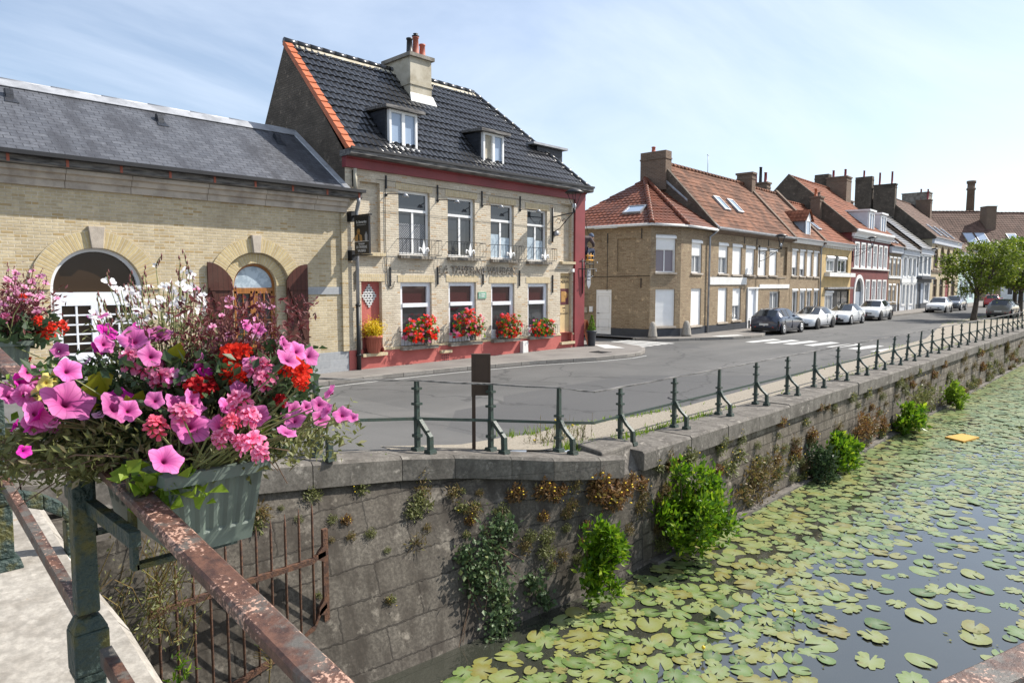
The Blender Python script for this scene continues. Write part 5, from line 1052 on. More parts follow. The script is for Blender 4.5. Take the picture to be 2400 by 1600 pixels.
chimney(H2, f(18.8), f(19.5), 3.6, 4.8, 8.0, 9.65, 'dark_brick'); pots(H2, [(f(19.0), 4.5, 9.65, .72, 'dark_red'), (f(19.15), 4.2, 9.65, 1.1, 'black_iron'), (f(19.3), 3.9, 9.65, .72, 'dark_red')])
k = MB(); k.tube([(f(19.3), -.3, 5.25), (f(19.2), -.08, 4.9), (f(19.3), -.08, 0)], .05, 6); k.build('downpipe', 'zinc', H2)
# yellow rendered house
H3, ro3, f = house('yellow_house', 'yellow rendered terraced house with a dark recessed window and dark shop front', 19.4, 26.2, 5.32, 8.6, 3.6, 'yellow_wall', 'red_tile3',
  [(20.5, 25.5, 3.36, 4.55), (20.45, 26.0, -.05, 2.16)], None, .4, 'white', .16)
k = MB(); k.box(f(20.5), f(25.5), .10, .2, 3.36, 4.55); k.box(f(22.25), f(22.95), -.0, .1, 3.38, 4.53); k.build('window_recess', 'black_wall', H3)
shutter(H3, f(20.55), f(22.2), 3.40, 4.5, .2, y=.0, glass='glass_curtain', sill=None); shutter(H3, f(23.0), f(24.9), 3.40, 4.5, .12, y=.0, glass='glass', sill=None)
k = MB(); k.box(f(20.25), f(26.15), -.36, 0, 3.06, 3.34); k.build('balcony_ledge', 'offwhite', H3)
k = MB(); k.box(f(20.3), f(26.2), -.25, .02, 2.2, 2.32); k.build('canopy', 'zinc', H3)
k = MB(); k.box(f(20.45), f(26.0), .12, .22, -.05, 2.16); k.box(f(22.3), f(23.1), .0, .12, 0, 2.1); k.build('shop_front', 'black_wall', H3)
shutter(H3, f(20.55), f(22.2), .3, 2.1, .12, y=.02, glass='glass_curtain', sill=None); window(H3, f(23.2), f(25.9), .02, 2.05, .06, 'glass', 'black_iron', mull=(.4,))
for i in range(12): k = MB(); k.box(.3+i*.55, .42+i*.55, -.2, 0, 5.0, 5.12); k.build('eaves_bracket', 'offwhite', H3)
v, nn, L_ = slope(5.32, 8.6, 3.6); skylight(H3, (f(21.2), -.3, 5.4), (1, 0, 0), v, nn, 0, 2.0, .75, 1.3)
# tall red house
H4, ro4, f = house('red_house', 'tall dark red house with white window surrounds, arched door and white dormers', 26.2, 36.95, 6.55, 11.0, 4.8, 'red_wall', 'red_tile3',
  [(26.95, 28.0, 3.84, 5.7), (28.6, 29.65, 3.84, 5.7), (30.3, 31.35, 3.84, 5.7), (31.98, 33.03, 3.84, 5.7), (33.62, 34.65, 3.84, 5.7), (35.2, 36.2, 3.84, 5.7),
   (27.15, 29.7, .0, 1.95, 'arch'), (30.2, 31.25, .95, 2.85), (31.95, 33.0, .95, 2.85), (33.6, 34.65, .95, 2.85), (35.25, 36.3, .95, 2.85)], 'offwhite', .35, None)
for (a, b, c, d) in [(26.95, 28.0, 3.84, 5.7), (28.6, 29.65, 3.84, 5.7), (30.3, 31.35, 3.84, 5.7), (31.98, 33.03, 3.84, 5.7), (33.62, 34.65, 3.84, 5.7), (35.2, 36.2, 3.84, 5.7), (30.2, 31.25, .95, 2.85), (31.95, 33.0, .95, 2.85), (33.6, 34.65, .95, 2.85), (35.25, 36.3, .95, 2.85)]:
    window(H4, f(a)+.08, f(b)-.08, c+.06, d-.08, .1, 'glass_curtain', 'white', .09, (.5,), (.7,))
    k = MB(); ring_frame(k, f(a)-.06, f(b)+.06, c-.05, d+.06, -.05, .12, .14); k.build('window_surround', 'white', H4)
k = MB(); k.box(.1, 10.7, -.12, .0, 3.68, 3.79); k.box(.1, 10.7, -.1, 0, 5.98, 6.06); k.build('string_course', 'offwhite', H4)
k = MB(); k.prism([(.05, 6.1), (-.15, 6.1), (-.2, 6.3), (-.42, 6.5), (-.42, 6.66), (.05, 6.66)], .0, 10.75, 'x'); k.build('cornice', 'white', H4)
k = MB(); arch_ring(k, f(28.425), 1.95, 1.05, 1.32, -.06, .14); k.box(f(27.1), f(27.4), -.06, .14, 0, 1.95); k.box(f(29.45), f(29.75), -.06, .14, 0, 1.95); do = k.build('door_surround', 'white', H4); k = MB(); k.box(f(27.3), f(29.5), .12, .2, 0, 1.95); k.build('door', 'bluegrey', do); k = MB(); k.add([(f(28.425), .16, 1.95)]+[(f(28.425)-1.1*math.cos(PI*i/12), .16, 1.95+1.1*math.sin(PI*i/12)) for i in range(13)], [(0, i+1, i+2) for i in range(12)]); k.build('fanlight', 'glass', do, fixn=False)
parapet(H4, .02, 6.5, 11.0, 4.8, 'gable_brick', .3, .12); chimney(H4, -.6, .25, 2.2, 2.9, 6.5, 9.2, 'dark_brick'); pots(H4, [(-.4, 2.6, 9.2, .6, 'orange_tile'), (0, 2.5, 9.2, .35, 'cement_grey')])
chimney(H4, f(35.7), f(37.1), 3.3, 5.0, 7.5, 12.0, 'dark_brick', capm='dark_brick'); chimney(H4, f(36.2), f(37.1), 5.0, 6.2, 7.5, 12.4, 'gable_brick', cap=False); pots(H4, [(f(36.6), 3.7, 12.0, .7, 'dark_red'), (f(36.6), 4.7, 12.0, .7, 'dark_red')])
for (a, b) in ((30.5, 32.0), (34.0, 35.6)):
    k = MB(); z0, z1 = 6.75, 8.3; yb = (z1-6.63)/(11.0-6.63)*5.1-.3; k.hexa([(f(a)-.1, .1, z0-.3), (f(b)+.1, .1, z0-.3), (f(b)+.1, yb, z1), (f(a)-.1, yb, z1)], [(f(a)-.1, .1, z1), (f(b)+.1, .1, z1), (f(b)+.1, yb, z1+.01), (f(a)-.1, yb, z1+.01)]); do = k.build('dormer', 'greywhite', H4)
    k = MB(); ring_frame(k, f(a), f(b), z0, z1-.05, .0, .1, .16); k.box((f(a)+f(b))/2-.08, (f(a)+f(b))/2+.08, .0, .1, z0+.16, z1-.21); k.hexa([(f(a)-.2, -.1, z1), (f(b)+.2, -.1, z1), (f(b)+.2, yb+.2, z1+.05), (f(a)-.2, yb+.2, z1+.05)], [(f(a)-.2, -.1, z1+.14), (f(b)+.2, -.1, z1+.14), (f(b)+.2, yb+.2, z1+.18), (f(a)-.2, yb+.2, z1+.18)]); k.build('window_frame', 'white', do); k = MB(); k.box(f(a)+.1, f(b)-.1, .06, .09, z0+.1, z1-.1); k.build('pane', 'glass_sky', do)
street_lamp(*rowpt(26.4, 0, 5.1), RA+R(10), 'bracket lantern between the yellow house and the red house', 1.3)
# narrow brown house, two grey-white houses
H5, ro5, f = house('narrow_brick_house', 'narrow brown brick house right of the red house with two roof windows', 37.0, 41.3, 5.75, 9.0, 3.6, 'brown_brick', 'red_tile2',
  [(37.2, 38.1, 3.28, 5.0), (38.5, 39.6, 3.28, 5.0), (40.0, 41.0, 3.28, 5.0), (37.3, 38.2, 1.0, 2.6), (38.7, 39.6, 1.0, 2.6), (40.1, 41.0, .1, 2.6)], 'plinth_grey', .75, 'greywhite', .5)
for w_ in [(37.2, 38.1, 3.28, 5.0), (38.5, 39.6, 3.28, 5.0), (40.0, 41.0, 3.28, 5.0), (37.3, 38.2, 1.0, 2.6), (38.7, 39.6, 1.0, 2.6)]: shutter(H5, f(w_[0]), f(w_[1]), w_[2], w_[3], .3, glass='glass_curtain', sill='white')
k = MB(); k.box(f(40.1), f(41.0), .08, .14, .1, 2.6); k.build('door', 'white_wood', H5); k = MB(); k.box(.05, 4.25, -.06, 0, 3.05, 3.2); k.build('string_course', 'white', H5)
v, nn, L_ = slope(5.75, 9.0, 3.6)
for xx in (38.3, 39.7): skylight(H5, (f(xx), -.3, 5.83), (1, 0, 0), v, nn, 0, 1.2, .7, 1.5)
parapet(H5, f(41.2), 5.75, 9.0, 3.6, 'dark_brick', .35, .35); chimney(H5, f(38.0), f(39.0), 3.6, 4.6, 8.0, 10.1, 'dark_brick'); pots(H5, [(f(38.3), 4.4, 10.1, .8, 'dark_red'), (f(38.7), 3.9, 10.1, .7, 'dark_red')])
H6, ro6, f = house('white_house', 'pale grey-white house with tall dark windows and glossy black tiles', 41.35, 47.6, 5.65, 8.9, 3.6, 'greywhite', 'black_tile',
  [(42.0, 43.2, 3.28, 5.0), (43.9, 45.2, 3.28, 5.0), (45.7, 47.0, 3.28, 5.0), (42.0, 43.0, .7, 2.5), (43.5, 44.5, .1, 2.5), (45.0, 46.0, .7, 2.5), (46.4, 47.3, .1, 2.5)], None, .5, 'greywhite', .45, cw=.4, rh=.42, amp=.05, lipr=.05)
for w_ in [(42.0, 43.2, 3.28, 5.0), (43.9, 45.2, 3.28, 5.0), (45.7, 47.0, 3.28, 5.0), (42.0, 43.0, .7, 2.5), (43.5, 44.5, .1, 2.5), (45.0, 46.0, .7, 2.5), (46.4, 47.3, .1, 2.5)]: window(H6, f(w_[0]), f(w_[1]), w_[2], w_[3], .12, 'glass', 'white', .1, (.5,)); k = MB(); ring_frame(k, f(w_[0])-.16, f(w_[1])+.16, w_[2]-.16, w_[3]+.16, -.06, .0, .16); k.build('window_surround', 'white', H6)
k = MB(); k.box(.05, 6.2, -.1, 0, 2.66, 3.05); k.build('fascia_board', 'white', H6)
H7, ro7, f = house('grey_house', 'blue-grey house with scrolled white window heads and a dark shop front', 47.65, 53.9, 6.0, 9.6, 3.8, 'bluegrey', 'black_tile',
  [(48.2, 49.6, 3.56, 5.3), (50.2, 51.7, 3.56, 5.3), (52.1, 53.5, 3.56, 5.3), (48.2, 49.8, .1, 2.6), (51.0, 53.2, .8, 2.6)], 'plinth_grey', .6, 'greywhite', .5, cw=.4, rh=.42, amp=.05, lipr=.05)
for w_ in [(48.2, 49.6, 3.56, 5.3), (50.2, 51.7, 3.56, 5.3), (52.1, 53.5, 3.56, 5.3), (51.0, 53.2, .8, 2.6)]: window(H7, f(w_[0]), f(w_[1]), w_[2], w_[3], .12, 'glass_curtain', 'white', .12, (.5,)); k = MB(); ring_frame(k, f(w_[0])-.16, f(w_[1])+.16, w_[2]-.16, w_[3]+.22, -.07, .0, .18); k.build('window_surround', 'white', H7)
k = MB(); k.box(f(48.2), f(49.8), .1, .15, .1, 2.6); k.build('door', 'plinth_grey', H7); k = MB(); k.box(.0, 6.25, -.5, 0, 3.05, 3.3); k.box(.0, 6.25, -.15, 0, 2.7, 3.05); k.build('shop_cornice', 'plinth_grey', H7)
parapet(H6, f(47.6)+6.3, 5.65, 8.9, 3.6, 'dark_brick', .35, .35)
street_lamp(*rowpt(47.7, 0, 5.1), RA+R(10), 'bracket lantern before the scrolled white window heads of the grey house', 1.4)
# tall brick house with arched upper windows
H8, ro8, f = house('arched_window_house', 'tall tan brick house with arched upper windows and three roof windows', 54.0, 69.6, 7.4, 12.4, 5.2, 'hall_brick', 'brown_tile',
  [(55.1, 57.3, 4.2, 5.6, 'arch'), (58.4, 60.7, 4.2, 5.55, 'arch'), (61.8, 64.1, 4.2, 5.55, 'arch'), (65.1, 67.3, 4.2, 5.6, 'arch'), (55.4, 57.4, 1.1, 3.1), (58.8, 60.8, 1.1, 3.1), (62.0, 64.2, .1, 3.3), (65.4, 67.8, 1.1, 3.1)], 'offwhite', .5, 'greywhite', .6, cw=.34, rh=.45)
for w_ in [(55.1, 57.3, 4.2, 6.6), (58.4, 60.7, 4.2, 6.6), (61.8, 64.1, 4.2, 6.6), (65.1, 67.3, 4.2, 6.6), (55.4, 57.4, 1.1, 3.1), (58.8, 60.8, 1.1, 3.1), (65.4, 67.8, 1.1, 3.1)]: window(H8, f(w_[0]), f(w_[1]), w_[2], w_[3], .14, 'glass', 'dark_brick', .14, (.5,), (.66,), sill=True)
k = MB(); k.box(f(62.0), f(64.2), .1, .16, .1, 3.3); k.build('door', 'dark_red', H8); k = MB(); k.box(0, 15.6, -.12, 0, 3.85, 4.05); k.build('string_course', 'dark_brick', H8)
v, nn, L_ = slope(7.4, 12.4, 5.2)
for xx in (58.4, 62.0, 65.6): skylight(H8, (f(xx), -.3, 7.48), (1, 0, 0), v, nn, 0, 1.4, 1.1, 1.9)
parapet(H8, .05, 7.4, 12.4, 5.2, 'gable_brick', .3, .1); chimney(H8, -.5, .3, 3.6, 5.7, 8.0, 13.3, 'gable_brick'); chimney(H8, -.5, .3, 5.9, 7.6, 8.0, 14.3, 'gable_brick', cap=False); pots(H8, [(-.2, 4.0, 13.3, 1.3, 'dark_red'), (-.2, 5.2, 13.3, 1.3, 'dark_red'), (-.2, 6.8, 14.2, .8, 'dark_red')])
chimney(H8, f(69.0), f(70.0), 3.2, 4.8, 9.0, 13.0, 'dark_brick'); pots(H8, [(f(69.4), 3.6, 13.0, 1.3, 'dark_red'), (f(69.6), 4.4, 13.0, 1.4, 'dark_red')])
H9, ro9, f = house('mint_shop', 'pale mint green shop front behind the tree trunk', 69.7, 82.0, 6.4, 12.0, 6.0, 'mint', 'brown_tile', [(71, 73, .3, 3.0), (74, 77, .6, 3.0), (78, 81, .6, 3.0), (71, 73, 4.0, 5.6), (75, 77, 4.0, 5.6), (79, 81, 4.0, 5.6)], None, .4, 'white', .4, cw=.4, rh=.5)
for w_ in [(71, 73, .3, 3.0), (74, 77, .6, 3.0), (78, 81, .6, 3.0), (71, 73, 4.0, 5.6), (75, 77, 4.0, 5.6), (79, 81, 4.0, 5.6)]: window(H9, f(w_[0]), f(w_[1]), w_[2], w_[3], .12, 'glass', 'greywhite', .2)
chimney(H9, -.2, 1.6, 3.5, 6.5, 8.0, 14.0, 'cement_grey')
# the street bends: three more roofs close the view
def far_house(name, label, x, y, rz, w, ze, zr, off, wm, rm, chim=(), sky=()):
    T = thing(name, label, 'house', (x, y, 0), rz); d = off*1.9
    ops = [(w*(i+.25)/4, w*(i+.7)/4, c, c+1.8) for i in range(4) for c in (.9, 4.2)]
    k = MB(); wall_panel(k, 0, w, -.2, ze, ops, .2); k.poly((0, 0, 0), (0, 0, ze), (0, off, zr-.1), (0, d, ze), (0, d, 0)); k.poly((w, 0, 0), (w, 0, ze), (w, off, zr-.1), (w, d, ze), (w, d, 0)); k.build('wall', wm, T, fixn=False)
    for o in ops: window(T, *o, .15, 'glass', 'white', .12)
    k = MB(); tile_roof(k, (-.2, -.4, ze), (w+.2, -.4, ze), (w+.2, off, zr), (-.2, off, zr), .42, .5, .04, .03, 3); k.poly((-.2, off, zr), (w+.2, off, zr), (w+.2, d, ze), (-.2, d, ze)); ro = k.build('roof', rm, T, fixn=False)
    k = MB(); ridge_tiles(k, (-.2, off, zr+.03), (w+.2, off, zr+.03), .16, .6); k.build('ridge_tiles', rm, ro)
    k = MB(); k.prism([(.0, ze-.3), (-.35, ze-.1), (-.35, ze), (0, ze)], 0, w, 'x'); k.build('cornice', 'greywhite', T)
    for c in chim: chimney(T, *c[:6], c[6])
    v = Vector((0, off+.4, zr-ze)).normalized(); n = Vector((0, -v.z, v.y))
    for sx_, sv in sky: skylight(T, (sx_, -.4, ze), (1, 0, 0), v, n, 0, sv, 1.5, 2.6)
    return T
far_house('bend_house', 'brown-tiled house at the street bend behind the tree with a wide chimney', 117.5, 27.6, R(-47), 12.6, 7.6, 14.0, 6.0, 'brown_brick', 'brown_tile', [(11.9, 13.4, 3.0, 4.6, 10.0, 14.6, 'dark_brick')], [(8.6, 2.6), (10.4, 2.6)])
far_house('bend_house', 'brown-tiled house furthest right at the street bend partly behind the trees', 126.1, 18.35, R(-47), 16.0, 7.6, 13.8, 6.0, 'offwhite', 'brown_tile', [], [(2.5, 2.5)])
FC_ = thing('factory_chimney', 'lone round brick factory chimney rising behind the far roofs', 'chimney', (166.5, 30.2, 0))
k = MB(); k.lathe([(.95, 0), (.68, 21.6), (.84, 21.7), (.84, 22.0), (.68, 22.1), (.68, 22.9), (.84, 23.0), (.84, 23.5)], (0, 0, 0), 20); k.build('stack', 'dark_brick', FC_)

# ------------------------------------------------------------------ quay railing
RL = thing('quay_railing', 'dark green cast iron railing with bent feet along the canal edge', 'railing', (8.1, 6.2, 0))
rx, ry = 8.1, 6.2
POSTS = [(2.7, 7.1, .665, 1), (4.04, 7.0, .512, 1), (5.45, 6.93, .352, 1), (6.42, 6.56, .24, 1), (7.36, 6.14, .132, 0)]
x = 8.79
while x < 150 and len(POSTS) < 75: POSTS.append((x, 6.08, .03, 0)); x += 1.625
lean = {13: .10, 14: .22, 15: .14, 16: .16, 17: .06}
tops, mids = [], []
random.seed(3)
for i, (x, y, z, kind) in enumerate(POSTS):
    far = x > 34
    h = .88 if i > 4 else .92; ln = lean.get(i, random.uniform(-.012, .012)); px, py = x-rx, y-ry
    if i < 5: ox_, oy_ = (.08, -1); 
    else: ox_, oy_ = (0, -1)
    tp = Vector((px+ln, py, z+h)); tops.append(tp); mids.append(Vector((px+ln*.45, py, z+.42)))
    if far and x > 70:
        k = MB(); k.box(px-.03, px+.03, py-.03, py+.03, z, z+h); k.hexa([(px-.03, py-.2, z), (px+.03, py-.2, z), (px+.03, py-.15, z), (px-.03, py-.15, z)], [(px-.03, py-.03, z+.32), (px+.03, py-.03, z+.32), (px+.03, py, z+.32), (px-.03, py, z+.32)]); k.build('post', 'green_iron', RL); continue
    k = MB(); w = .045
    def at(s, o, zz): return Vector((px+ln*zz/h+ox_*o-oy_*s*0+s*(-oy_), py+oy_*o+ox_*s*.0, z+zz))
    def bar(o0, z0, o1, z1, wa, wb, th=.03):
        k.hexa([at(-th, o0-wa/2, z0), at(th, o0-wa/2, z0), at(th, o0+wa/2, z0), at(-th, o0+wa/2, z0)], [at(-th, o1-wb/2, z1), at(th, o1-wb/2, z1), at(th, o1+wb/2, z1), at(-th, o1+wb/2, z1)])
    bar(0, 0, 0, .05, .13, .10, .06); bar(0, .05, 0, .40, .055, .065, .028); bar(0, .40, 0, .44, .095, .095, .04); bar(0, .44, 0, h-.0, .055, .042, .025)
    bar(.24, -.0, .24, .05, .12, .10, .055); bar(.24, .05, .235, .22, .06, .06, .03)
    if kind: bar(.235, .22, .03, .42, .06, .08, .028); bar(.17, .29, .215, .29+.001, .02, .02)
    else:
        a_ = [(.235, .21), (.19, .25), (.13, .30), (.07, .37), (.02, .46)]
        for (p, q_) in zip(a_, a_[1:]): bar(p[0], p[1], q_[0], q_[1], .06, .06, .028)
    if not far:
        if i % 3 != 1: bar(0, .60, 0, .63, .10, .10, .05); bar(0, h-.12, 0, h-.09, .10, .10, .045)
        else: bar(0, .50, 0, .53, .10, .10, .05)
        bar(0, .18, 0, .22, .10, .10, .045)
    k.build('post', 'green_iron', RL)
k = MB()
def rail_line(pts, w, h):
    for i in range(len(pts)-1):
        a, b = pts[i], pts[i+1]; d = (b-a); d.z = 0; d.normalize(); n = Vector((-d.y, d.x, 0))*w/2; u = Vector((0, 0, h/2))
        k.hexa([a-n-u, a+n-u, a+n+u, a-n+u], [b-n-u, b+n-u, b+n+u, b-n+u])
t0 = tops[0]+Vector((-1.7, .3, .2)); corner = Vector((7.95-rx, 5.98-ry, .06+.88)); cm = Vector((7.95-rx, 5.98-ry, .06+.42))
sagp = []
pts = [t0]+tops[:5]+[corner]+tops[5:]
for a, b in zip(pts, pts[1:]): sagp += [a, a.lerp(b, .5)-Vector((0, 0, .008))]
rail_line(sagp+[pts[-1]], .05, .022); k.build('top_rail', 'weathered_wood', RL)
k = MB(); pts = [mids[0]+Vector((-1.7, .3, .2))]+mids[:5]+[cm]+mids[5:]
rail_line(pts, .018, .038); k.build('lower_rail', 'green_iron', RL)

# ------------------------------------------------------------------ bridge railing in the foreground
BR = thing('bridge_railing', 'flaking rusty bridge handrail on mossy green posts in the foreground', 'railing', (.6, 2.4, 0))
bx, by = .6, 2.4
hz = lambda y: 1.675+.138*y
k = MB(); path = [(.6, y) for y in (7.2, 5.6, 4.2, 3.2, 2.4, 1.8, 1.2, .80)]+[(.64, .62), (.78, .45), (1.05, .36), (1.48, .24), (1.69, .17), (2.6, -.12)]
P_ = [Vector((x, y, hz(y) if y > .7 else 1.745)) for x, y in path]
for i in range(len(P_)-1):
    def sec(j):
        a = P_[max(j-1, 0)]; b = P_[min(j+1, len(P_)-1)]; d = b-a; d.z = 0; d.normalize(); n = Vector((-d.y, d.x, 0)); p = P_[j]-Vector((bx, by, 0)); w = .034; h = .026
        return [p-n*w-Vector((0, 0, h)), p+n*w-Vector((0, 0, h)), p+n*w-Vector((0, 0, .006)), p+n*(w-.007), p-n*(w-.007), p-n*w-Vector((0, 0, .006))]
    k.hexa(sec(i), sec(i+1))
k.build('handrail', 'handrail', BR)
k = MB()
for a, b in (((.56, 6.9), (.56, 2.36)), ((.56, 2.20), (.57, .3))):
    za, zb_ = 1.02+.178*a[1], 1.02+.178*b[1]
    k.hexa([(a[0]-bx-.012, a[1]-by, za-.025), (a[0]-bx+.02, a[1]-by, za-.025), (a[0]-bx+.02, a[1]-by, za+.025), (a[0]-bx-.012, a[1]-by, za+.025)], [(b[0]-bx-.012, b[1]-by, zb_-.025), (b[0]-bx+.02, b[1]-by, zb_-.025), (b[0]-bx+.02, b[1]-by, zb_+.025), (b[0]-bx-.012, b[1]-by, zb_+.025)])
k.build('lower_rail', 'handrail', BR)
def bpost(X, Y, foot, w=.030, brace=True):
    k = MB(); px, py = X-bx, Y-by; top = hz(Y)-.027
    def bar(z0, z1, wx0, wy0, wx1, wy1, ox=0, ox1=None):
        o1 = ox if ox1 is None else ox1
        k.hexa([(px+ox-wx0, py-wy0, z0), (px+ox+wx0, py-wy0, z0), (px+ox+wx0, py+wy0, z0), (px+ox-wx0, py+wy0, z0)], [(px+o1-wx1, py-wy1, z1), (px+o1+wx1, py-wy1, z1), (px+o1+wx1, py+wy1, z1), (px+o1-wx1, py+wy1, z1)])
    m_ = 1.02+.178*Y
    bar(foot, foot+.05, .085, .075, .08, .07); bar(foot+.05, foot+.10, .062, .06, .05, .05); bar(foot+.1, m_-.12, .034, .034, .036, .034)
    bar(m_-.12, m_-.09, .038, .038, .047, .045); bar(m_-.09, m_+.04, .047, .045, .047, .045); bar(m_+.04, m_+.08, .047, .045, w, w); bar(m_+.09, top, w, w, w*.93, w*.93)
    if not brace: return k.build('post', 'moss_iron', BR, bevel=.006)
    bar(foot, foot+.05, .05, .05, .05, .05, .26); bar(foot+.05, foot+.2, .03, .035, .03, .035, .26)
    pts = [(.26, .2), (.22, .26), (.15, .31), (.08, .34), (.0, .36)]
    for a, b in zip(pts, pts[1:]): k.hexa([(px+a[0], py-.03, foot+a[1]-.03), (px+a[0], py+.03, foot+a[1]-.03), (px+a[0], py+.03, foot+a[1]+.04), (px+a[0], py-.03, foot+a[1]+.04)], [(px+b[0], py-.03, foot+b[1]-.03), (px+b[0], py+.03, foot+b[1]-.03), (px+b[0], py+.03, foot+b[1]+.04), (px+b[0], py-.03, foot+b[1]+.04)])
    return k.build('post', 'moss_iron', BR, bevel=.006)
bpost(.545, 2.30, dkz(2.3)-.005, brace=False); bpost(.555, 3.62, dkz(3.62)-.06); bpost(.555, 5.3, dkz(5.3)-.02)
# planters hung on it
def planter(label, X, Y, z, L_, w, h, group):
    """tapered ribbed trough, long side along the rail; origin at its base centre"""
    T = thing('flower_trough', label, 'planter', (X+w/2, Y+L_/2, z), 0, group)
    k = MB()
    def ringpts(t, ins=0.0):
        ww, ll = (w/2)*(.78+.22*t)-ins, (L_/2)*(.88+.12*t)-ins; zz = h*t; out = []
        def side(p, q_, n, dirn):
            for i in range(n):
                f = i/n; rib = .007*(1 if (i % 4) in (1, 2) else 0) if .22 < t < .91 else 0
                out.append((p[0]+(q_[0]-p[0])*f-dirn[0]*rib, p[1]+(q_[1]-p[1])*f-dirn[1]*rib, zz))
        c = [(-ww, -ll), (ww, -ll), (ww, ll), (-ww, ll)]; nx, ny = 24, 40
        side(c[0], c[1], nx, (0, -1)); side(c[1], c[2], ny, (1, 0)); side(c[2], c[3], nx, (0, 1)); side(c[3], c[0], ny, (-1, 0)); return out
    lv = [ringpts(t) for t in (0, .2, .24, .55, .88, .93)]
    n = len(lv[0]); vs = [p for l in lv for p in l]
    k.add(vs, [(i*n+j, i*n+(j+1) % n, (i+1)*n+(j+1) % n, (i+1)*n+j) for i in range(len(lv)-1) for j in range(n)]+[tuple(range(n-1, -1, -1))])
    r0, r1 = w/2+.012, L_/2+.012
    k.box(-r0, r0, -r1, -r1+.03, h*.86, h); k.box(-r0, r0, r1-.03, r1, h*.86, h); k.box(-r0, -r0+.03, -r1+.03, r1-.03, h*.86, h); k.box(r0-.03, r0, -r1+.03, r1-.03, h*.86, h)
    k.build('trough', 'planter_green', T)
    s = MB(); s.box(-w/2+.03, w/2-.03, -L_/2+.03, L_/2-.03, h*.80, h*.87); s.build('soil', 'earth', T)
    b = MB()
    for yy in (-L_*.3, L_*.3): b.hexa([(-w/2-.05, yy-.015, -.02), (w*.35, yy-.015, -.02), (w*.35, yy-.015, -.035), (-w/2-.05, yy-.015, -.035)], [(-w/2-.05, yy+.015, -.02), (w*.35, yy+.015, -.02), (w*.35, yy+.015, -.035), (-w/2-.05, yy+.015, -.035)]); b.box(-w/2-.06, -w/2-.045, yy-.015, yy+.015, -.035, h*.95)
    b.box(-w/2-.09, -w/2-.062, -L_*.45, L_*.55, h*.25, h*.42)
    b.build('bracket', 'moss_iron', T)
    return T
planter('grey-green ribbed trough hanging on the handrail in the foreground', .64, 1.86, 1.765, .62, .265, .235, 'flower troughs on the bridge railing')
planter('smaller-looking grey-green trough at the left edge of the photo further along the railing', .74, 5.22, 1.93, .62, .27, .215, 'flower troughs on the bridge railing')

# ------------------------------------------------------------------ rusty spiked grille below the bridge
GT = thing('iron_grille', 'rusty spiked iron grille closing the gap beside the bridge', 'gate', (2.8, 6.3, -1.4))
gx, gy, gzz = 2.8, 6.3, -1.4
k = MB(); k.box(3.70-gx-.03, 3.70-gx+.03, -.02, .02, -.25, -.07-gzz); k.build('stile', 'rust', GT)
for i in range(13):
    x = 3.56-i*.152; top = .235-.018*i-.0006*i*i; k = MB(); k.tube([(x-gx, 0, -.8), (x-gx, 0, top-gzz-.12), (x-gx, 0, top-gzz)], [.0125, .0125, .003], 6); k.build('bar', 'rust', GT)
for pts in ([(3.70, -.33), (3.6, -.35), (3.56, -.375), (2.9, -.375), (1.6, -.40)], [(3.70, -.90), (3.63, -.95), (3.55, -1.10), (3.3, -1.22), (2.6, -1.38), (1.7, -1.45)]):
    k = MB()
    for (a, za), (b, zb_) in zip(pts, pts[1:]): k.hexa([(a-gx, -.022, za-gzz-.028), (a-gx, .022, za-gzz-.028), (a-gx, .022, za-gzz+.028), (a-gx, -.022, za-gzz+.028)], [(b-gx, -.022, zb_-gzz-.028), (b-gx, .022, zb_-gzz-.028), (b-gx, .022, zb_-gzz+.028), (b-gx, -.022, zb_-gzz+.028)])
    k.hexa([(3.70-gx, -.022, pts[0][1]-gzz-.10), (3.70-gx, .022, pts[0][1]-gzz-.10), (3.70-gx, .022, pts[0][1]-gzz+.11), (3.70-gx, -.022, pts[0][1]-gzz+.11)], [(3.61-gx, -.022, pts[1][1]-gzz-.03), (3.61-gx, .022, pts[1][1]-gzz-.03), (3.61-gx, .022, pts[1][1]-gzz+.04), (3.61-gx, -.022, pts[1][1]-gzz+.04)])
    k.build('cross_bar', 'rust', GT)

# information board on the quay, seen from behind
IB = thing('information_board', 'brown metal information board on a single post seen from behind', 'sign', (6.33, 6.80, .22), R(-44))
k = MB(); k.box(-.025, .025, -.025, .025, 0, .92); k.build('post', 'brown_board', IB)
k = MB(); k.box(-.025, .225, -.03, .03, .77, 1.33); k.box(-.03, .01, -.04, .04, .76, 1.34); k.box(.205, .232, -.04, .04, .76, 1.34); k.box(.01, .205, -.04, .04, 1.31, 1.34); k.build('panel', 'brown_board', IB)

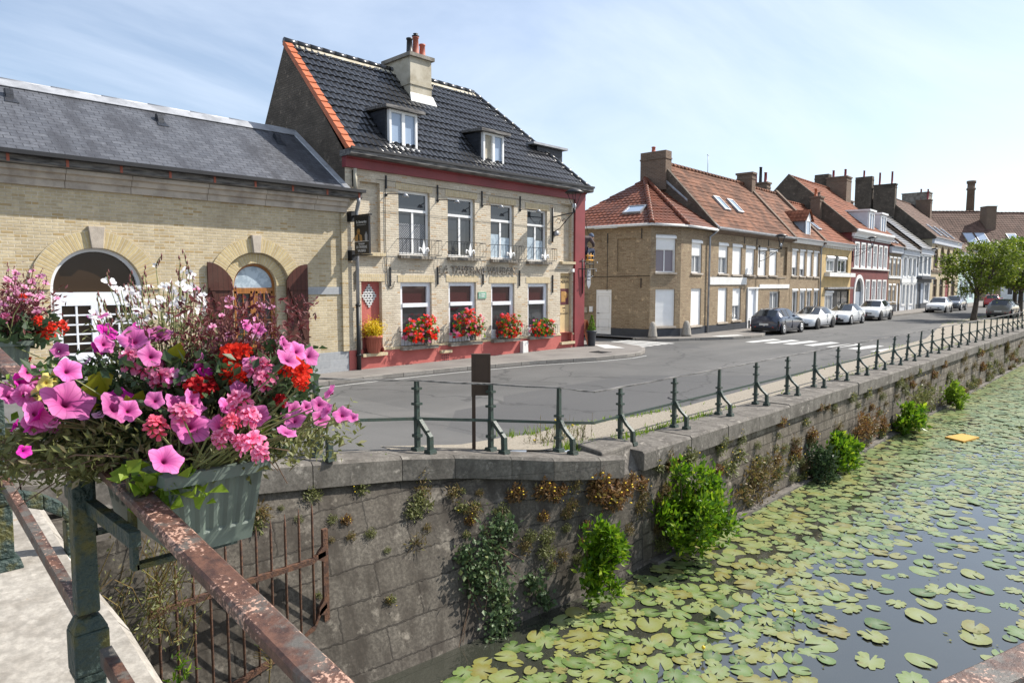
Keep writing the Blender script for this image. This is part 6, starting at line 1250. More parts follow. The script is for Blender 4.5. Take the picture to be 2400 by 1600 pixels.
# ------------------------------------------------------------------ cars
def wheel(T, x, y, r, side, rimm, n=18):
    k = MB(); k.lathe([(r*.62, -.09), (r*.95, -.10), (r, -.07), (r, .07), (r*.95, .10), (r*.62, .09)], (0, 0, 0), n, 'y'); o = k.build('wheel', 'tyre', T); o.location = (x, y, r)
    g = MB(); s = side*.098
    for j in range(7):
        t = 2*PI*j/7; c, s_ = math.cos(t), math.sin(t); w_ = .035
        g.hexa([(c*.03-s_*w_, s*.96, s_*.03+c*w_), (c*.03+s_*w_, s*.96, s_*.03-c*w_), (c*r*.62+s_*w_, s*.9, s_*r*.62-c*w_), (c*r*.62-s_*w_, s*.9, s_*r*.62+c*w_)], [(c*.03-s_*w_, s*.6, s_*.03+c*w_), (c*.03+s_*w_, s*.6, s_*.03-c*w_), (c*r*.62+s_*w_, s*.6, s_*r*.62-c*w_), (c*r*.62-s_*w_, s*.6, s_*r*.62+c*w_)])
    g.lathe([(r*.60, s), (r*.68, s), (r*.68, s*.8), (r*.60, s*.8)], (0, 0, 0), n, 'y'); g.lathe([(.001, s*1.02), (.06, s*1.02), (.06, s*.7)], (0, 0, 0), 10, 'y'); g.build('rim', rimm, o)
    b = MB(); b.lathe([(.001, s*.5), (r*.64, s*.5), (r*.64, s*.45)], (0, 0, 0), n, 'y'); b.build('brake_well', 'plastic', o)
def car(name, label, x, y, rz, st, paint, W_=1.78, r=.32, wb=(0.78, 3.3), rimm='rim', front='lamps', roof=None, group=None, extra=None, z=0):
    """st: stations (x, z_bottom, z_belt, z_top, half_width_belt, half_width_top, flag) from the nose (x=0) to the tail; flag: b body, w windscreen, c cabin, r rear window"""
    T = thing(name, label, 'car', (x, y, z), rz, group); T.scale = (.89, .89, .89)
    L_ = st[-1][0]; off = L_/2; hw = W_/2
    def ring(s):
        x_, zb_, zl, zt, wl, wt, fl = s; pts = []
        mid = zb_+(zl-zb_)*.55
        half = [(.0, zb_), (wl*.80, zb_), (wl*.96, zb_+.06), (wl*1.0, mid), (wl*.975, zl-.04), (wl*.94, zl), (wt, zt-.05 if zt-zl > .1 else zl+.012), (wt*.86, zt if zt-zl > .1 else zl+.03), (.0, zt+.012 if zt-zl > .1 else zl+.05)]
        return [(x_-off, p, q_) for p, q_ in half]+[(x_-off, -p, q_) for p, q_ in half[-2:0:-1]]
    R_ = [ring(s) for s in st]; n = len(R_[0])
    body, gl, rg, ro = MB(), MB(), MB(), MB(); body.smooth = ro.smooth = gl.smooth = rg.smooth = True
    sds = (MB(), MB()); sds[0].smooth = sds[1].smooth = True
    for i in range(len(st)-1):
        f = st[i+1][6]
        for j in range(n):
            q = [R_[i][j], R_[i][(j+1) % n], R_[i+1][(j+1) % n], R_[i+1][j]]
            jj = j if j < 8 else n-1-j           # same index on both sides
            tgt = body
            if f == 'w' and jj in (6, 7): tgt = gl
            elif f == 'r' and jj in (6, 7): tgt = rg
            elif f in 'cC' and jj == 5: tgt = sds[0 if j < 8 else 1]
            elif f in 'cC' and jj in (6, 7) and roof: tgt = ro
            elif f in 'wr' and jj == 5: tgt = body
            tgt.add(q, [(0, 1, 2, 3)])
    body.add(R_[0], [tuple(range(n))]); body.add(R_[-1], [tuple(range(n))])
    def merge(o):
        bm = bmesh.new(); bm.from_mesh(o.data); bmesh.ops.remove_doubles(bm, verts=bm.verts, dist=1e-4); bmesh.ops.recalc_face_normals(bm, faces=bm.faces); bm.to_mesh(o.data); bm.free(); return o
    bo = merge(body.build('body', paint, T))
    for m_, nm in ((gl, 'windscreen'), (rg, 'rear_window'), (sds[0], 'side_window'), (sds[1], 'side_window')):
        if m_.f: merge(m_.build(nm, 'car_glass', T))
    if ro.f: merge(ro.build('roof', roof, T))
    wsx = next(s[0] for s in st if s[6] == 'w' or s[6] in 'cC')
    # pillars between the side windows, sills, arches, wheels
    cab = [s for s in st if s[6] in 'cC']; 
    if cab:
        k = MB(); mids_ = [s for s in st if s[6] == 'C']
        for s in mids_:
            for sg in (-1, 1): k.hexa([(s[0]-off-.04, sg*(s[4]*.945), s[2]), (s[0]-off+.04, sg*(s[4]*.945), s[2]), (s[0]-off+.03, sg*(s[5]+.006), s[3]-.05), (s[0]-off-.03, sg*(s[5]+.006), s[3]-.05)], [(s[0]-off-.04, sg*(s[4]*.93), s[2]), (s[0]-off+.04, sg*(s[4]*.93), s[2]), (s[0]-off+.03, sg*(s[5]-.02), s[3]-.05), (s[0]-off-.03, sg*(s[5]-.02), s[3]-.05)])
        if k.f: k.build('pillar', 'plastic', T)
    wmax = max(s[4] for s in st)
    for wx_ in wb:
        for sg in (-1, 1):
            a = MB(); a.lathe([(r*1.17, -.05), (r*1.2, 0), (r*1.17, .012), (.01, .012)], (wx_-off, 0, r*1.02), 20, 'y'); o = a.build('wheel_arch', 'plastic', T); o.location.y = sg*(wmax*.985); o.scale.y = sg
            wheel(T, wx_-off, sg*(wmax-.075), r, sg, rimm)
    for dx_ in (.34, 1.38, 2.25):
        xx = wsx-off+dx_
        for sg in (-1, 1): k = MB(); k.box(xx-.006, xx+.006, sg*wmax*.955-.05, sg*wmax*.955+.05, .32, .78); k.build('panel_gap', 'plastic', T)
    k = MB(); k.box(wb[0]-off+r*1.2, wb[1]-off-r*1.2, -wmax*.99, wmax*.99, .17, .25); k.build('sill', 'plastic', T)
    # mirrors, handles, doors
    wsx = next(s[0] for s in st if s[6] == 'w' or s[6] in 'cC')
    zbelt = [s for s in st if s[6] in 'cC'][0][2]
    for sg in (-1, 1):
        k = MB(); k.lathe([(.01, -.05), (.07, -.03), (.085, .02), (.06, .05), (.01, .06)], (0, 0, 0), 10, 'x', 1.2, .8); o = k.build('mirror', paint, T); o.location = (wsx-off+.42, sg*(wmax+.09), zbelt+.06)
        k = MB(); a = [s for s in st if s[6] in 'cC']; x0_ = a[0][0]-off+.1
        for dx_ in (.85, 1.75): k.box(x0_+dx_-.09, x0_+dx_+.09, sg*wmax*.985-.012, sg*wmax*.985+.012, zbelt-.12, zbelt-.09)
        k.build('handle', paint, T)
    s0, s1 = st[0], st[-1]
    # front
    zc = s0[2]
    for sg in (-1, 1):
        k = MB(); k.hexa([(-off-.01, sg*.42, zc-.17), (-off+.02, sg*.74, zc-.14), (-off+.26, sg*.82, zc+.01), (-off+.08, sg*.50, zc-.05)], [(-off+.12, sg*.42, zc-.17), (-off+.14, sg*.72, zc-.14), (-off+.38, sg*.78, zc+.0), (-off+.2, sg*.50, zc-.05)]); k.build('headlight', 'lamp_clear', T)
        k = MB(); z_ = s1[2]-.16; k.hexa([(off+.012, sg*.46, z_-.06), (off-.02, sg*.82, z_-.05), (off-.16, sg*.865, z_+.10), (off-.02, sg*.52, z_+.10)], [(off-.1, sg*.46, z_-.06), (off-.12, sg*.80, z_-.05), (off-.25, sg*.84, z_+.10), (off-.12, sg*.52, z_+.10)]); k.build('tail_light', 'tail_red', T)
    k = MB(); k.box(-off-.015, -off+.05, -.42, .42, zc-.22, zc-.13); k.box(-off-.02, -off+.06, -.62, .62, .24, .40); k.build('grille', 'plastic', T)
    k = MB(); k.box(off-.06, off+.02, -.72, .72, .22, .40); k.build('rear_bumper', 'plastic', T)
    for xx, sg, zz in ((-off-.025, -1, .44), (off+.025, 1, .52)):
        k = MB(); k.box(min(xx, xx+sg*.01), max(xx, xx+sg*.01), -.26, .26, zz, zz+.11); k.build('number_plate', 'offwhite', T)
    k = MB(); k.lathe([(.001, -.012), (.06, -.01), (.06, .01), (.001, .012)], (off+.02, 0, s1[2]-.12), 12, 'x'); k.build('badge', 'chrome', T)
    return T
HATCH = [(0, .30, .62, .64, .60, .5, 'b'), (.12, .20, .70, .72, .78, .6, 'b'), (.5, .18, .80, .82, .86, .7, 'b'), (1.05, .17, .92, .94, .885, .72, 'b'), (1.85, .17, .96, 1.40, .89, .58, 'w'), (2.15, .17, .97, 1.46, .89, .60, 'c'), (2.6, .17, .98, 1.47, .89, .60, 'C'), (3.15, .17, 1.0, 1.45, .88, .58, 'C'), (3.5, .19, 1.03, 1.38, .865, .55, 'c'), (3.92, .22, 1.0, 1.06, .83, .55, 'r'), (4.02, .28, .80, .82, .80, .5, 'b'), (4.06, .32, .62, .64, .76, .5, 'b')]
COUPE = [(0, .28, .58, .60, .58, .5, 'b'), (.15, .18, .68, .70, .80, .6, 'b'), (.7, .17, .78, .80, .89, .7, 'b'), (1.45, .16, .88, .90, .90, .72, 'b'), (2.3, .16, .92, 1.30, .90, .55, 'w'), (2.6, .16, .93, 1.37, .90, .57, 'c'), (3.1, .16, .94, 1.38, .90, .57, 'c'), (3.55, .17, .96, 1.32, .89, .54, 'c'), (4.25, .2, .98, 1.03, .86, .5, 'r'), (4.55, .24, .92, .94, .82, .5, 'b'), (4.64, .3, .66, .68, .78, .5, 'b')]
SUVS = [(0, .36, .76, .78, .62, .5, 'b'), (.12, .27, .84, .86, .80, .6, 'b'), (.5, .25, .95, .97, .87, .7, 'b'), (1.1, .24, 1.04, 1.06, .89, .72, 'b'), (1.8, .24, 1.08, 1.52, .89, .60, 'w'), (2.1, .24, 1.09, 1.60, .89, .62, 'c'), (2.6, .24, 1.10, 1.61, .89, .62, 'C'), (3.2, .24, 1.11, 1.59, .88, .60, 'C'), (3.7, .26, 1.13, 1.50, .87, .57, 'c'), (4.1, .3, 1.06, 1.12, .83, .55, 'r'), (4.2, .34, .82, .84, .80, .5, 'b'), (4.24, .38, .66, .68, .76, .5, 'b')]
CARS = 'cars parked along the street'
PK = R(.5)
car('parked_car', 'dark blue-grey hatchback nearest the camera, parked with its rear towards us', 35.35, 14.62, PI+PK, HATCH, 'car_blue', 1.75, group=CARS, wb=(.80, 3.38))
car('parked_car', 'white coupe with a black roof parked nose to nose behind the dark hatchback', 40.75, 14.90, PK, COUPE, 'car_white', 1.80, .34, (.95, 3.65), 'rim_dark', roof='plastic', group=CARS)
CONV = [(a, b, c+.04, d+.05 if d > 1 else d+.04, e, f_, g) for a, b, c, d, e, f_, g in [tuple(s) for s in COUPE]]
car('parked_car', 'white open-looking coupe with a glossy dark roof, second white car in the row', 46.6, 15.0, PK, [(a*.93, *r_) for a, *r_ in CONV], 'car_white2', 1.78, .33, (.88, 3.42), 'rim', roof='car_glass', group=CARS)
car('parked_car', 'white crossover with black trim, last of the three white cars in a row', 53.1, 15.1, PK, SUVS, 'car_white', 1.80, .37, (.85, 3.42), 'rim_dark', group=CARS)
car('parked_car', 'white hatchback with a black grille parked alone before the tan brick house', 71.6, 14.95, PK, [(a, b+.03, c+.06, d+.08 if d > 1 else d+.06, e, f_, g) for a, b, c, d, e, f_, g in HATCH], 'car_white', 1.75, .34, (.80, 3.38), 'rim_dark', group=CARS, roof=None)
car('parked_car', 'dark grey estate car parked behind the far white hatchback', 78.4, 15.1, PK, SUVS, 'car_grey', 1.82, .37, (.85, 3.42), group=CARS)
car('parked_car', 'red hatchback seen from behind left of the tree trunk', 92.0, 14.1, PI+R(8), SUVS, 'car_red', 1.80, .36, (.85, 3.42), group=CARS)
car('parked_car', 'taupe grey estate car parked on the canal side behind the tree trunk', 64.0, 9.05, PI+R(-2), [(a*1.06, b, c-.0, d-.03 if d > 1.2 else d, e, f_, g) for a, b, c, d, e, f_, g in SUVS], 'car_taupe', 1.82, .34, (.9, 3.6), group=CARS)

# ------------------------------------------------------------------ trees
def tree(name, label, x, y, z, h, cr, ch, th, lm, seed, nl=9000, size=.20, lean_=(0, 0)):
    r_ = random.Random(seed); T = thing(name, label, 'tree', (x, y, z), 0, 'trees on the quay'); k = MB()
    tp = Vector((lean_[0]*.4, lean_[1]*.4, th)); k.tube([(0, 0, -.1), (0.02, 0, .3), tuple(tp*.6), tuple(tp)], [.26, .19, .16, .15], 10); k.build('trunk', 'bark', T)
    c = Vector((lean_[0], lean_[1], th+ch*.5)); tips = []
    lk = MB()
    for i in range(9):
        a = 2*PI*i/9+r_.uniform(-.2, .2); el = r_.uniform(.35, 1.2); q = c+Vector((math.cos(a)*cr*.62*math.cos(el*.8), math.sin(a)*cr*.62*math.cos(el*.8), (el-.6)*ch*.42)); m_ = tp.lerp(q, .5)+Vector((0, 0, .15))
        lk.tube([tuple(tp-Vector((0, 0, .12))), tuple(m_), tuple(q)], [.085, .055, .02], 6); tips.append(q)
        for j in range(4):
            e = q+Vector((r_.uniform(-1, 1)*cr*.45, r_.uniform(-1, 1)*cr*.45, r_.uniform(-.4, .9)*ch*.3)); lk.tube([tuple(m_.lerp(q, .5)), tuple(q.lerp(e, .4)), tuple(e)], [.03, .02, .008], 4); tips.append(e)
    lk.build('limbs', 'bark', T)
    clumps = []
    for i in range(46):
        u = Vector((r_.gauss(0, 1), r_.gauss(0, 1), r_.gauss(0, 1))).normalized(); rr = r_.uniform(.55, 1.0)**.6
        p = c+Vector((u.x*cr*rr, u.y*cr*rr, u.z*ch*.5*rr)); 
        if p.z < th-.35: p.z = th-.3+r_.uniform(0, .3)
        clumps.append((p, r_.uniform(.30, .85)*cr*.30))
    for t in tips: clumps.append((t, cr*.2))
    pts = []
    for i in range(nl):
        p, s = clumps[r_.randrange(len(clumps))]; d = Vector((r_.gauss(0, 1), r_.gauss(0, 1), r_.gauss(0, .7)))*s*.55; pts.append(p+d)
    lv = MB(); leaves(lv, pts, size, .5, .2, .62, r_); lv.build('crown', lm, T, fixn=False)
    return T
tree('quay_tree', 'young yellow-green tree with a dark trunk on the quay at the right', 56.9, 9.75, 0, 6, 2.45, 3.9, 1.75, 'leaf_tree', 5, 9000, .17, (.25, -.3))
tree('quay_tree', 'denser dark green tree behind it at the right edge of the photo', 71.5, 9.4, 0, 7, 3.2, 4.4, 2.0, 'leaf_tree2', 9, 12000, .25)
tree('quay_tree', 'bright green rounded tree cut by the right edge of the photo', 66.0, 8.3, 0, 7, 2.5, 4.2, 1.9, 'leaf_tree', 12, 11000, .21)
# grass tufts along gravel: ground cover
gr = MB(); r_ = random.Random(4)
for i in range(2600):
    x = r_.choice([r_.uniform(6.0, 34), r_.uniform(7.2, 12), r_.uniform(50, 75)]); e = r_.choice([COPY_(x)+r_.gauss(.0, .06), COPY_(x)+r_.gauss(.03, .05), GE(x)+r_.gauss(0, .08), COPY_(x)+abs(r_.gauss(.15, .3))*(1 if x > 50 else .5)])
    if math.sin(x*1.7)+math.sin(x*.63+1) < -.2 and x < 40: continue
    if x > 50 and r_.random() < .6: e = r_.uniform(8.6, 10.6)
    h = r_.uniform(.03, .11)*(1.6 if 7.2 < x < 8.6 else 1); a = r_.uniform(0, 6.28); dx_, dy_ = math.cos(a)*.012, math.sin(a)*.012; l = r_.uniform(-.05, .05), r_.uniform(-.05, .05)
    gr.add([(x-dx_, e-dy_, gz(x)), (x+dx_, e+dy_, gz(x)), (x+l[0], e+l[1], gz(x)+h)], [(0, 1, 2)])
tag(gr.build('grass', 'leaf_fresh', None, fixn=False), 'thin grass sprouting along the gravel behind the coping', 'grass', kind='stuff')

# ------------------------------------------------------------------ flowers (places in metres, sizes are radii)
PINK = [(0.69, 2.235, 2.334, 0.0394, 0), (0.768, 2.259, 2.345, 0.0336, 1), (0.655, 2.447, 2.4, 0.0269, 1), (0.628, 2.297, 2.322, 0.0278, 1), (0.453, 2.389, 2.246, 0.027, 0), (0.395, 2.346, 2.19, 0.0327, 0), (0.428, 2.334, 2.187, 0.0285, 0), (0.47, 2.352, 2.212, 0.0224, 1), (0.496, 2.173, 2.18, 0.0617, 0), (0.426, 2.187, 2.154, 0.0354, 1), (0.468, 2.203, 2.124, 0.0277, 1), (0.589, 2.086, 2.16, 0.0427, 1), (0.721, 1.911, 2.115, 0.0464, 0), (0.614, 1.795, 2.062, 0.0388, 0), (0.768, 1.82, 2.117, 0.0353, 0), (1.021, 1.941, 2.319, 0.0259, 1), (1.016, 1.857, 2.302, 0.0275, 1), (1.063, 1.87, 2.283, 0.0257, 1), (1.046, 1.732, 2.192, 0.02, 1), (0.969, 1.661, 2.174, 0.0211, 0), (0.973, 1.629, 2.16, 0.0209, 1), (0.918, 1.704, 2.131, 0.0253, 0), (0.987, 1.686, 2.129, 0.0237, 0), (1.01, 1.612, 2.145, 0.0232, 0), (1.019, 1.574, 2.142, 0.0146, 1), (0.956, 1.705, 2.162, 0.0171, 0), (0.866, 1.651, 2.115, 0.0243, 1), (0.742, 1.932, 2.178, 0.0342, 1), (0.712, 1.975, 2.168, 0.0344, 0), (0.855, 1.891, 2.2, 0.0263, 0), (0.799, 1.848, 2.164, 0.0297, 0), (0.948, 2.04, 2.375, 0.0213, 1), (0.967, 1.999, 2.362, 0.0188, 1)]
MAGENTA = [(0.433, 2.391, 2.219, 0.0269, 0), (0.651, 2.359, 2.356, 0.0286, 1), (0.423, 2.192, 2.136, 0.0355, 1), (0.62, 2.164, 2.17, 0.0333, 0), (0.818, 2.053, 2.249, 0.0275, 0), (0.39, 2.271, 2.113, 0.017, 1), (0.381, 2.125, 2.07, 0.016, 1), (0.634, 2.385, 2.302, 0.0215, 1), (0.735, 2.336, 2.352, 0.0243, 1)]
PALE = [(0.713, 2.175, 2.292, 0.0195, 0), (0.756, 2.064, 2.234, 0.0225, 1), (0.562, 2.146, 2.136, 0.0151, 1), (0.579, 2.34, 2.26, 0.0255, 1), (0.987, 2.063, 2.338, 0.0145, 0), (0.457, 2.186, 2.122, 0.019, 1)]
YELLOW = [(0.47, 2.318, 2.189, 0.0244, 0), (0.501, 2.332, 2.229, 0.0247, 1), (0.474, 2.298, 2.221, 0.0176, 0)]
GPINK = [(0.668, 2.186, 2.272, 0.0521), (0.7, 2.16, 2.253, 0.0478), (0.715, 2.094, 2.226, 0.0448), (0.911, 1.89, 2.253, 0.0492), (0.911, 1.854, 2.225, 0.042), (0.811, 1.797, 2.178, 0.048), (0.812, 1.755, 2.141, 0.0412), (0.804, 1.716, 2.077, 0.0467), (0.791, 1.647, 2.067, 0.0315), (0.694, 1.895, 2.155, 0.0394), (0.747, 1.773, 2.094, 0.0344), (0.782, 1.741, 2.085, 0.0305)]
GCORAL = [(0.633, 1.915, 2.124, 0.0388), (0.768, 1.76, 2.138, 0.0304)]
GRED = [(0.883, 2.007, 2.292, 0.0437), (0.912, 1.998, 2.299, 0.0347), (0.871, 1.985, 2.244, 0.041), (0.873, 1.928, 2.231, 0.0268), (0.983, 1.844, 2.259, 0.0474), (0.996, 1.815, 2.243, 0.0427), (0.967, 1.747, 2.221, 0.0282)]
GDARK = [(0.762, 1.971, 2.207, 0.0415), (0.814, 1.993, 2.199, 0.0291), (0.946, 1.835, 2.165, 0.0268), (0.812, 2.008, 2.215, 0.027)]
GAURAW = [(0.771, 2.74, 2.503, 0.029), (0.759, 2.476, 2.467, 0.027), (0.849, 2.498, 2.563, 0.014), (0.912, 2.425, 2.545, 0.025), (0.974, 2.509, 2.525, 0.022), (0.868, 2.338, 2.498, 0.02), (0.879, 2.288, 2.537, 0.015), (0.766, 2.403, 2.424, 0.02), (0.902, 2.258, 2.451, 0.02), (0.91, 2.522, 2.468, 0.022), (0.967, 2.484, 2.456, 0.021), (0.787, 2.364, 2.388, 0.026), (0.906, 2.262, 2.44, 0.024), (0.911, 2.369, 2.485, 0.025), (0.748, 2.552, 2.447, 0.02), (0.941, 2.356, 2.415, 0.022), (0.815, 2.306, 2.394, 0.02), (0.723, 2.29, 2.413, 0.019), (0.732, 2.402, 2.484, 0.019), (0.823, 2.216, 2.439, 0.015), (0.74, 2.55, 2.477, 0.025), (0.804, 2.243, 2.507, 0.016), (0.824, 2.223, 2.495, 0.014), (0.857, 2.466, 2.439, 0.024), (0.798, 2.35, 2.419, 0.021), (0.844, 2.557, 2.421, 0.017), (0.778, 2.477, 2.447, 0.018), (0.855, 2.59, 2.491, 0.019), (0.765, 2.318, 2.443, 0.018), (0.78, 2.476, 2.425, 0.016), (0.936, 2.468, 2.473, 0.018), (0.696, 2.356, 2.485, 0.013), (0.93, 2.548, 2.434, 0.025), (0.831, 2.253, 2.393, 0.022), (0.806, 2.591, 2.449, 0.028), (0.917, 2.587, 2.494, 0.018), (0.823, 2.601, 2.479, 0.023), (0.76, 2.4, 2.389, 0.014), (0.739, 2.313, 2.377, 0.024), (0.786, 2.471, 2.374, 0.018), (0.98, 2.484, 2.464, 0.021), (0.799, 2.353, 2.436, 0.025), (0.984, 2.462, 2.42, 0.028), (0.739, 2.34, 2.457, 0.024), (0.982, 2.476, 2.449, 0.022), (0.718, 2.301, 2.416, 0.016), (0.77, 2.4, 2.487, 0.016), (0.955, 2.494, 2.397, 0.019), (0.794, 2.617, 2.438, 0.027), (0.891, 2.568, 2.444, 0.018), (0.807, 2.613, 2.367, 0.025), (0.825, 2.551, 2.408, 0.024), (0.914, 2.441, 2.505, 0.019), (0.855, 2.241, 2.485, 0.019), (0.873, 2.347, 2.445, 0.023), (0.821, 2.26, 2.429, 0.024), (0.873, 2.481, 2.372, 0.023), (0.889, 2.454, 2.48, 0.019), (0.763, 2.362, 2.377, 0.021), (0.87, 2.165, 2.465, 0.015), (0.846, 2.644, 2.445, 0.016), (0.965, 2.436, 2.405, 0.025), (0.867, 2.417, 2.481, 0.022), (0.848, 2.433, 2.488, 0.022), (0.875, 2.554, 2.415, 0.019), (0.89, 2.344, 2.478, 0.026), (0.753, 2.452, 2.432, 0.024), (0.812, 2.364, 2.45, 0.022), (0.826, 2.305, 2.43, 0.025), (0.626, 2.391, 2.394, 0.021), (0.719, 2.609, 2.391, 0.015), (0.679, 2.53, 2.356, 0.014), (0.745, 2.542, 2.376, 0.023), (0.688, 2.346, 2.39, 0.014), (0.692, 2.491, 2.397, 0.019), (0.639, 2.437, 2.405, 0.022), (0.653, 2.412, 2.372, 0.016), (0.67, 2.465, 2.4, 0.021), (0.777, 2.635, 2.333, 0.015), (0.676, 2.525, 2.365, 0.023), (0.699, 2.502, 2.36, 0.019), (0.702, 2.607, 2.365, 0.016), (0.663, 2.46, 2.4, 0.015)]
GAURAP = [(0.999, 2.27, 2.446, 0.023), (1.091, 2.226, 2.422, 0.02), (0.926, 2.414, 2.477, 0.029), (0.964, 2.459, 2.481, 0.024), (0.96, 2.226, 2.316, 0.015), (0.917, 2.248, 2.358, 0.014), (1.072, 2.272, 2.365, 0.017), (1.073, 2.231, 2.4, 0.014), (1.003, 2.204, 2.405, 0.013), (0.979, 2.121, 2.301, 0.018), (0.925, 2.133, 2.344, 0.009), (0.871, 2.103, 2.369, 0.017), (0.984, 2.333, 2.311, 0.019), (0.905, 2.07, 2.342, 0.016), (1.009, 2.278, 2.324, 0.017), (1.01, 2.172, 2.304, 0.018), (1.138, 2.256, 2.34, 0.011), (0.997, 2.307, 2.404, 0.015), (1.112, 2.297, 2.429, 0.017), (0.968, 2.019, 2.393, 0.013), (0.94, 2.225, 2.326, 0.009), (1.073, 2.12, 2.311, 0.015), (0.925, 2.141, 2.302, 0.018), (0.936, 2.229, 2.318, 0.017), (0.991, 2.099, 2.334, 0.013), (1.056, 2.113, 2.286, 0.013), (0.957, 1.961, 2.383, 0.01), (0.961, 2.185, 2.423, 0.018), (1.056, 2.089, 2.424, 0.015), (0.952, 2.125, 2.426, 0.011), (0.937, 2.176, 2.325, 0.009), (0.989, 2.322, 2.367, 0.009), (1.04, 2.216, 2.341, 0.018), (0.949, 2.219, 2.397, 0.014), (0.98, 2.26, 2.345, 0.012)]
LIME = [(0.567, 2.215, 2.184, 0.0576), (0.593, 2.224, 2.219, 0.0448), (0.77, 2.132, 2.291, 0.0392), (0.625, 2.091, 2.156, 0.0347), (0.662, 2.128, 2.174, 0.0245), (0.569, 2.284, 2.186, 0.0273)]
P2PINK = [(1.057, 5.328, 2.518, 0.033), (1.103, 5.584, 2.505, 0.03), (0.999, 5.414, 2.391, 0.028), (1.003, 5.353, 2.432, 0.025), (0.907, 5.622, 2.347, 0.028), (1.141, 5.405, 2.514, 0.026), (0.944, 5.415, 2.523, 0.028), (0.972, 5.603, 2.516, 0.033), (1.102, 5.368, 2.546, 0.031), (1.011, 5.6, 2.383, 0.029), (0.973, 5.421, 2.449, 0.031), (1.014, 5.527, 2.43, 0.027), (0.911, 5.212, 2.406, 0.029), (0.831, 5.521, 2.445, 0.029), (0.957, 5.287, 2.533, 0.022), (1.092, 5.501, 2.476, 0.021), (0.966, 5.575, 2.446, 0.027), (1.091, 5.476, 2.333, 0.029), (1.001, 5.422, 2.33, 0.023), (1.051, 5.234, 2.318, 0.032), (1.067, 5.505, 2.231, 0.029), (1.147, 5.137, 2.406, 0.028), (0.873, 5.347, 2.385, 0.03), (0.98, 5.392, 2.47, 0.033), (1.095, 5.171, 2.501, 0.028), (0.994, 5.532, 2.442, 0.021), (0.948, 5.569, 2.334, 0.023), (0.997, 5.352, 2.501, 0.021), (0.941, 5.204, 2.437, 0.022), (0.857, 5.291, 2.529, 0.022), (0.994, 5.489, 2.574, 0.033), (0.946, 5.553, 2.309, 0.021), (1.061, 5.261, 2.393, 0.026), (1.034, 5.338, 2.387, 0.031), (0.957, 5.35, 2.463, 0.029), (0.85, 5.305, 2.529, 0.033), (1.054, 5.294, 2.582, 0.024), (0.906, 5.729, 2.521, 0.025), (0.975, 5.151, 2.482, 0.032), (1.063, 5.254, 2.347, 0.02), (1.105, 5.518, 2.369, 0.031), (0.997, 5.139, 2.433, 0.031), (0.964, 5.16, 2.402, 0.021), (0.971, 5.643, 2.535, 0.029), (1.022, 5.658, 2.502, 0.028), (1.021, 5.636, 2.481, 0.02), (0.965, 5.477, 2.475, 0.028), (0.981, 5.37, 2.441, 0.024), (1.068, 5.405, 2.281, 0.025), (1.017, 5.544, 2.562, 0.029), (1.037, 5.578, 2.213, 0.022), (1.068, 5.107, 2.554, 0.02), (1.097, 5.59, 2.518, 0.025), (1.063, 5.116, 2.415, 0.026), (0.88, 5.242, 2.368, 0.032), (0.947, 5.217, 2.444, 0.031), (1.066, 5.222, 2.421, 0.03), (1.132, 5.456, 2.33, 0.031), (0.989, 5.436, 2.359, 0.023), (1.019, 5.638, 2.369, 0.03), (0.963, 5.506, 2.589, 0.022), (0.947, 5.239, 2.54, 0.019), (1.112, 5.372, 2.435, 0.028)]
P2RED = [(1.111, 5.227, 2.202, 0.072), (1.216, 5.43, 2.202, 0.067), (1.103, 5.388, 2.166, 0.056), (0.931, 5.637, 2.192, 0.064), (0.958, 5.529, 2.167, 0.047), (1.001, 5.368, 2.005, 0.042), (0.941, 5.632, 1.932, 0.05), (1.085, 5.485, 2.277, 0.053), (1.051, 5.206, 2.269, 0.042), (0.982, 5.218, 2.419, 0.031), (1.194, 5.061, 1.922, 0.028)]
P2GP = [(0.968, 5.427, 2.278, 0.047), (0.889, 5.265, 2.292, 0.042)]
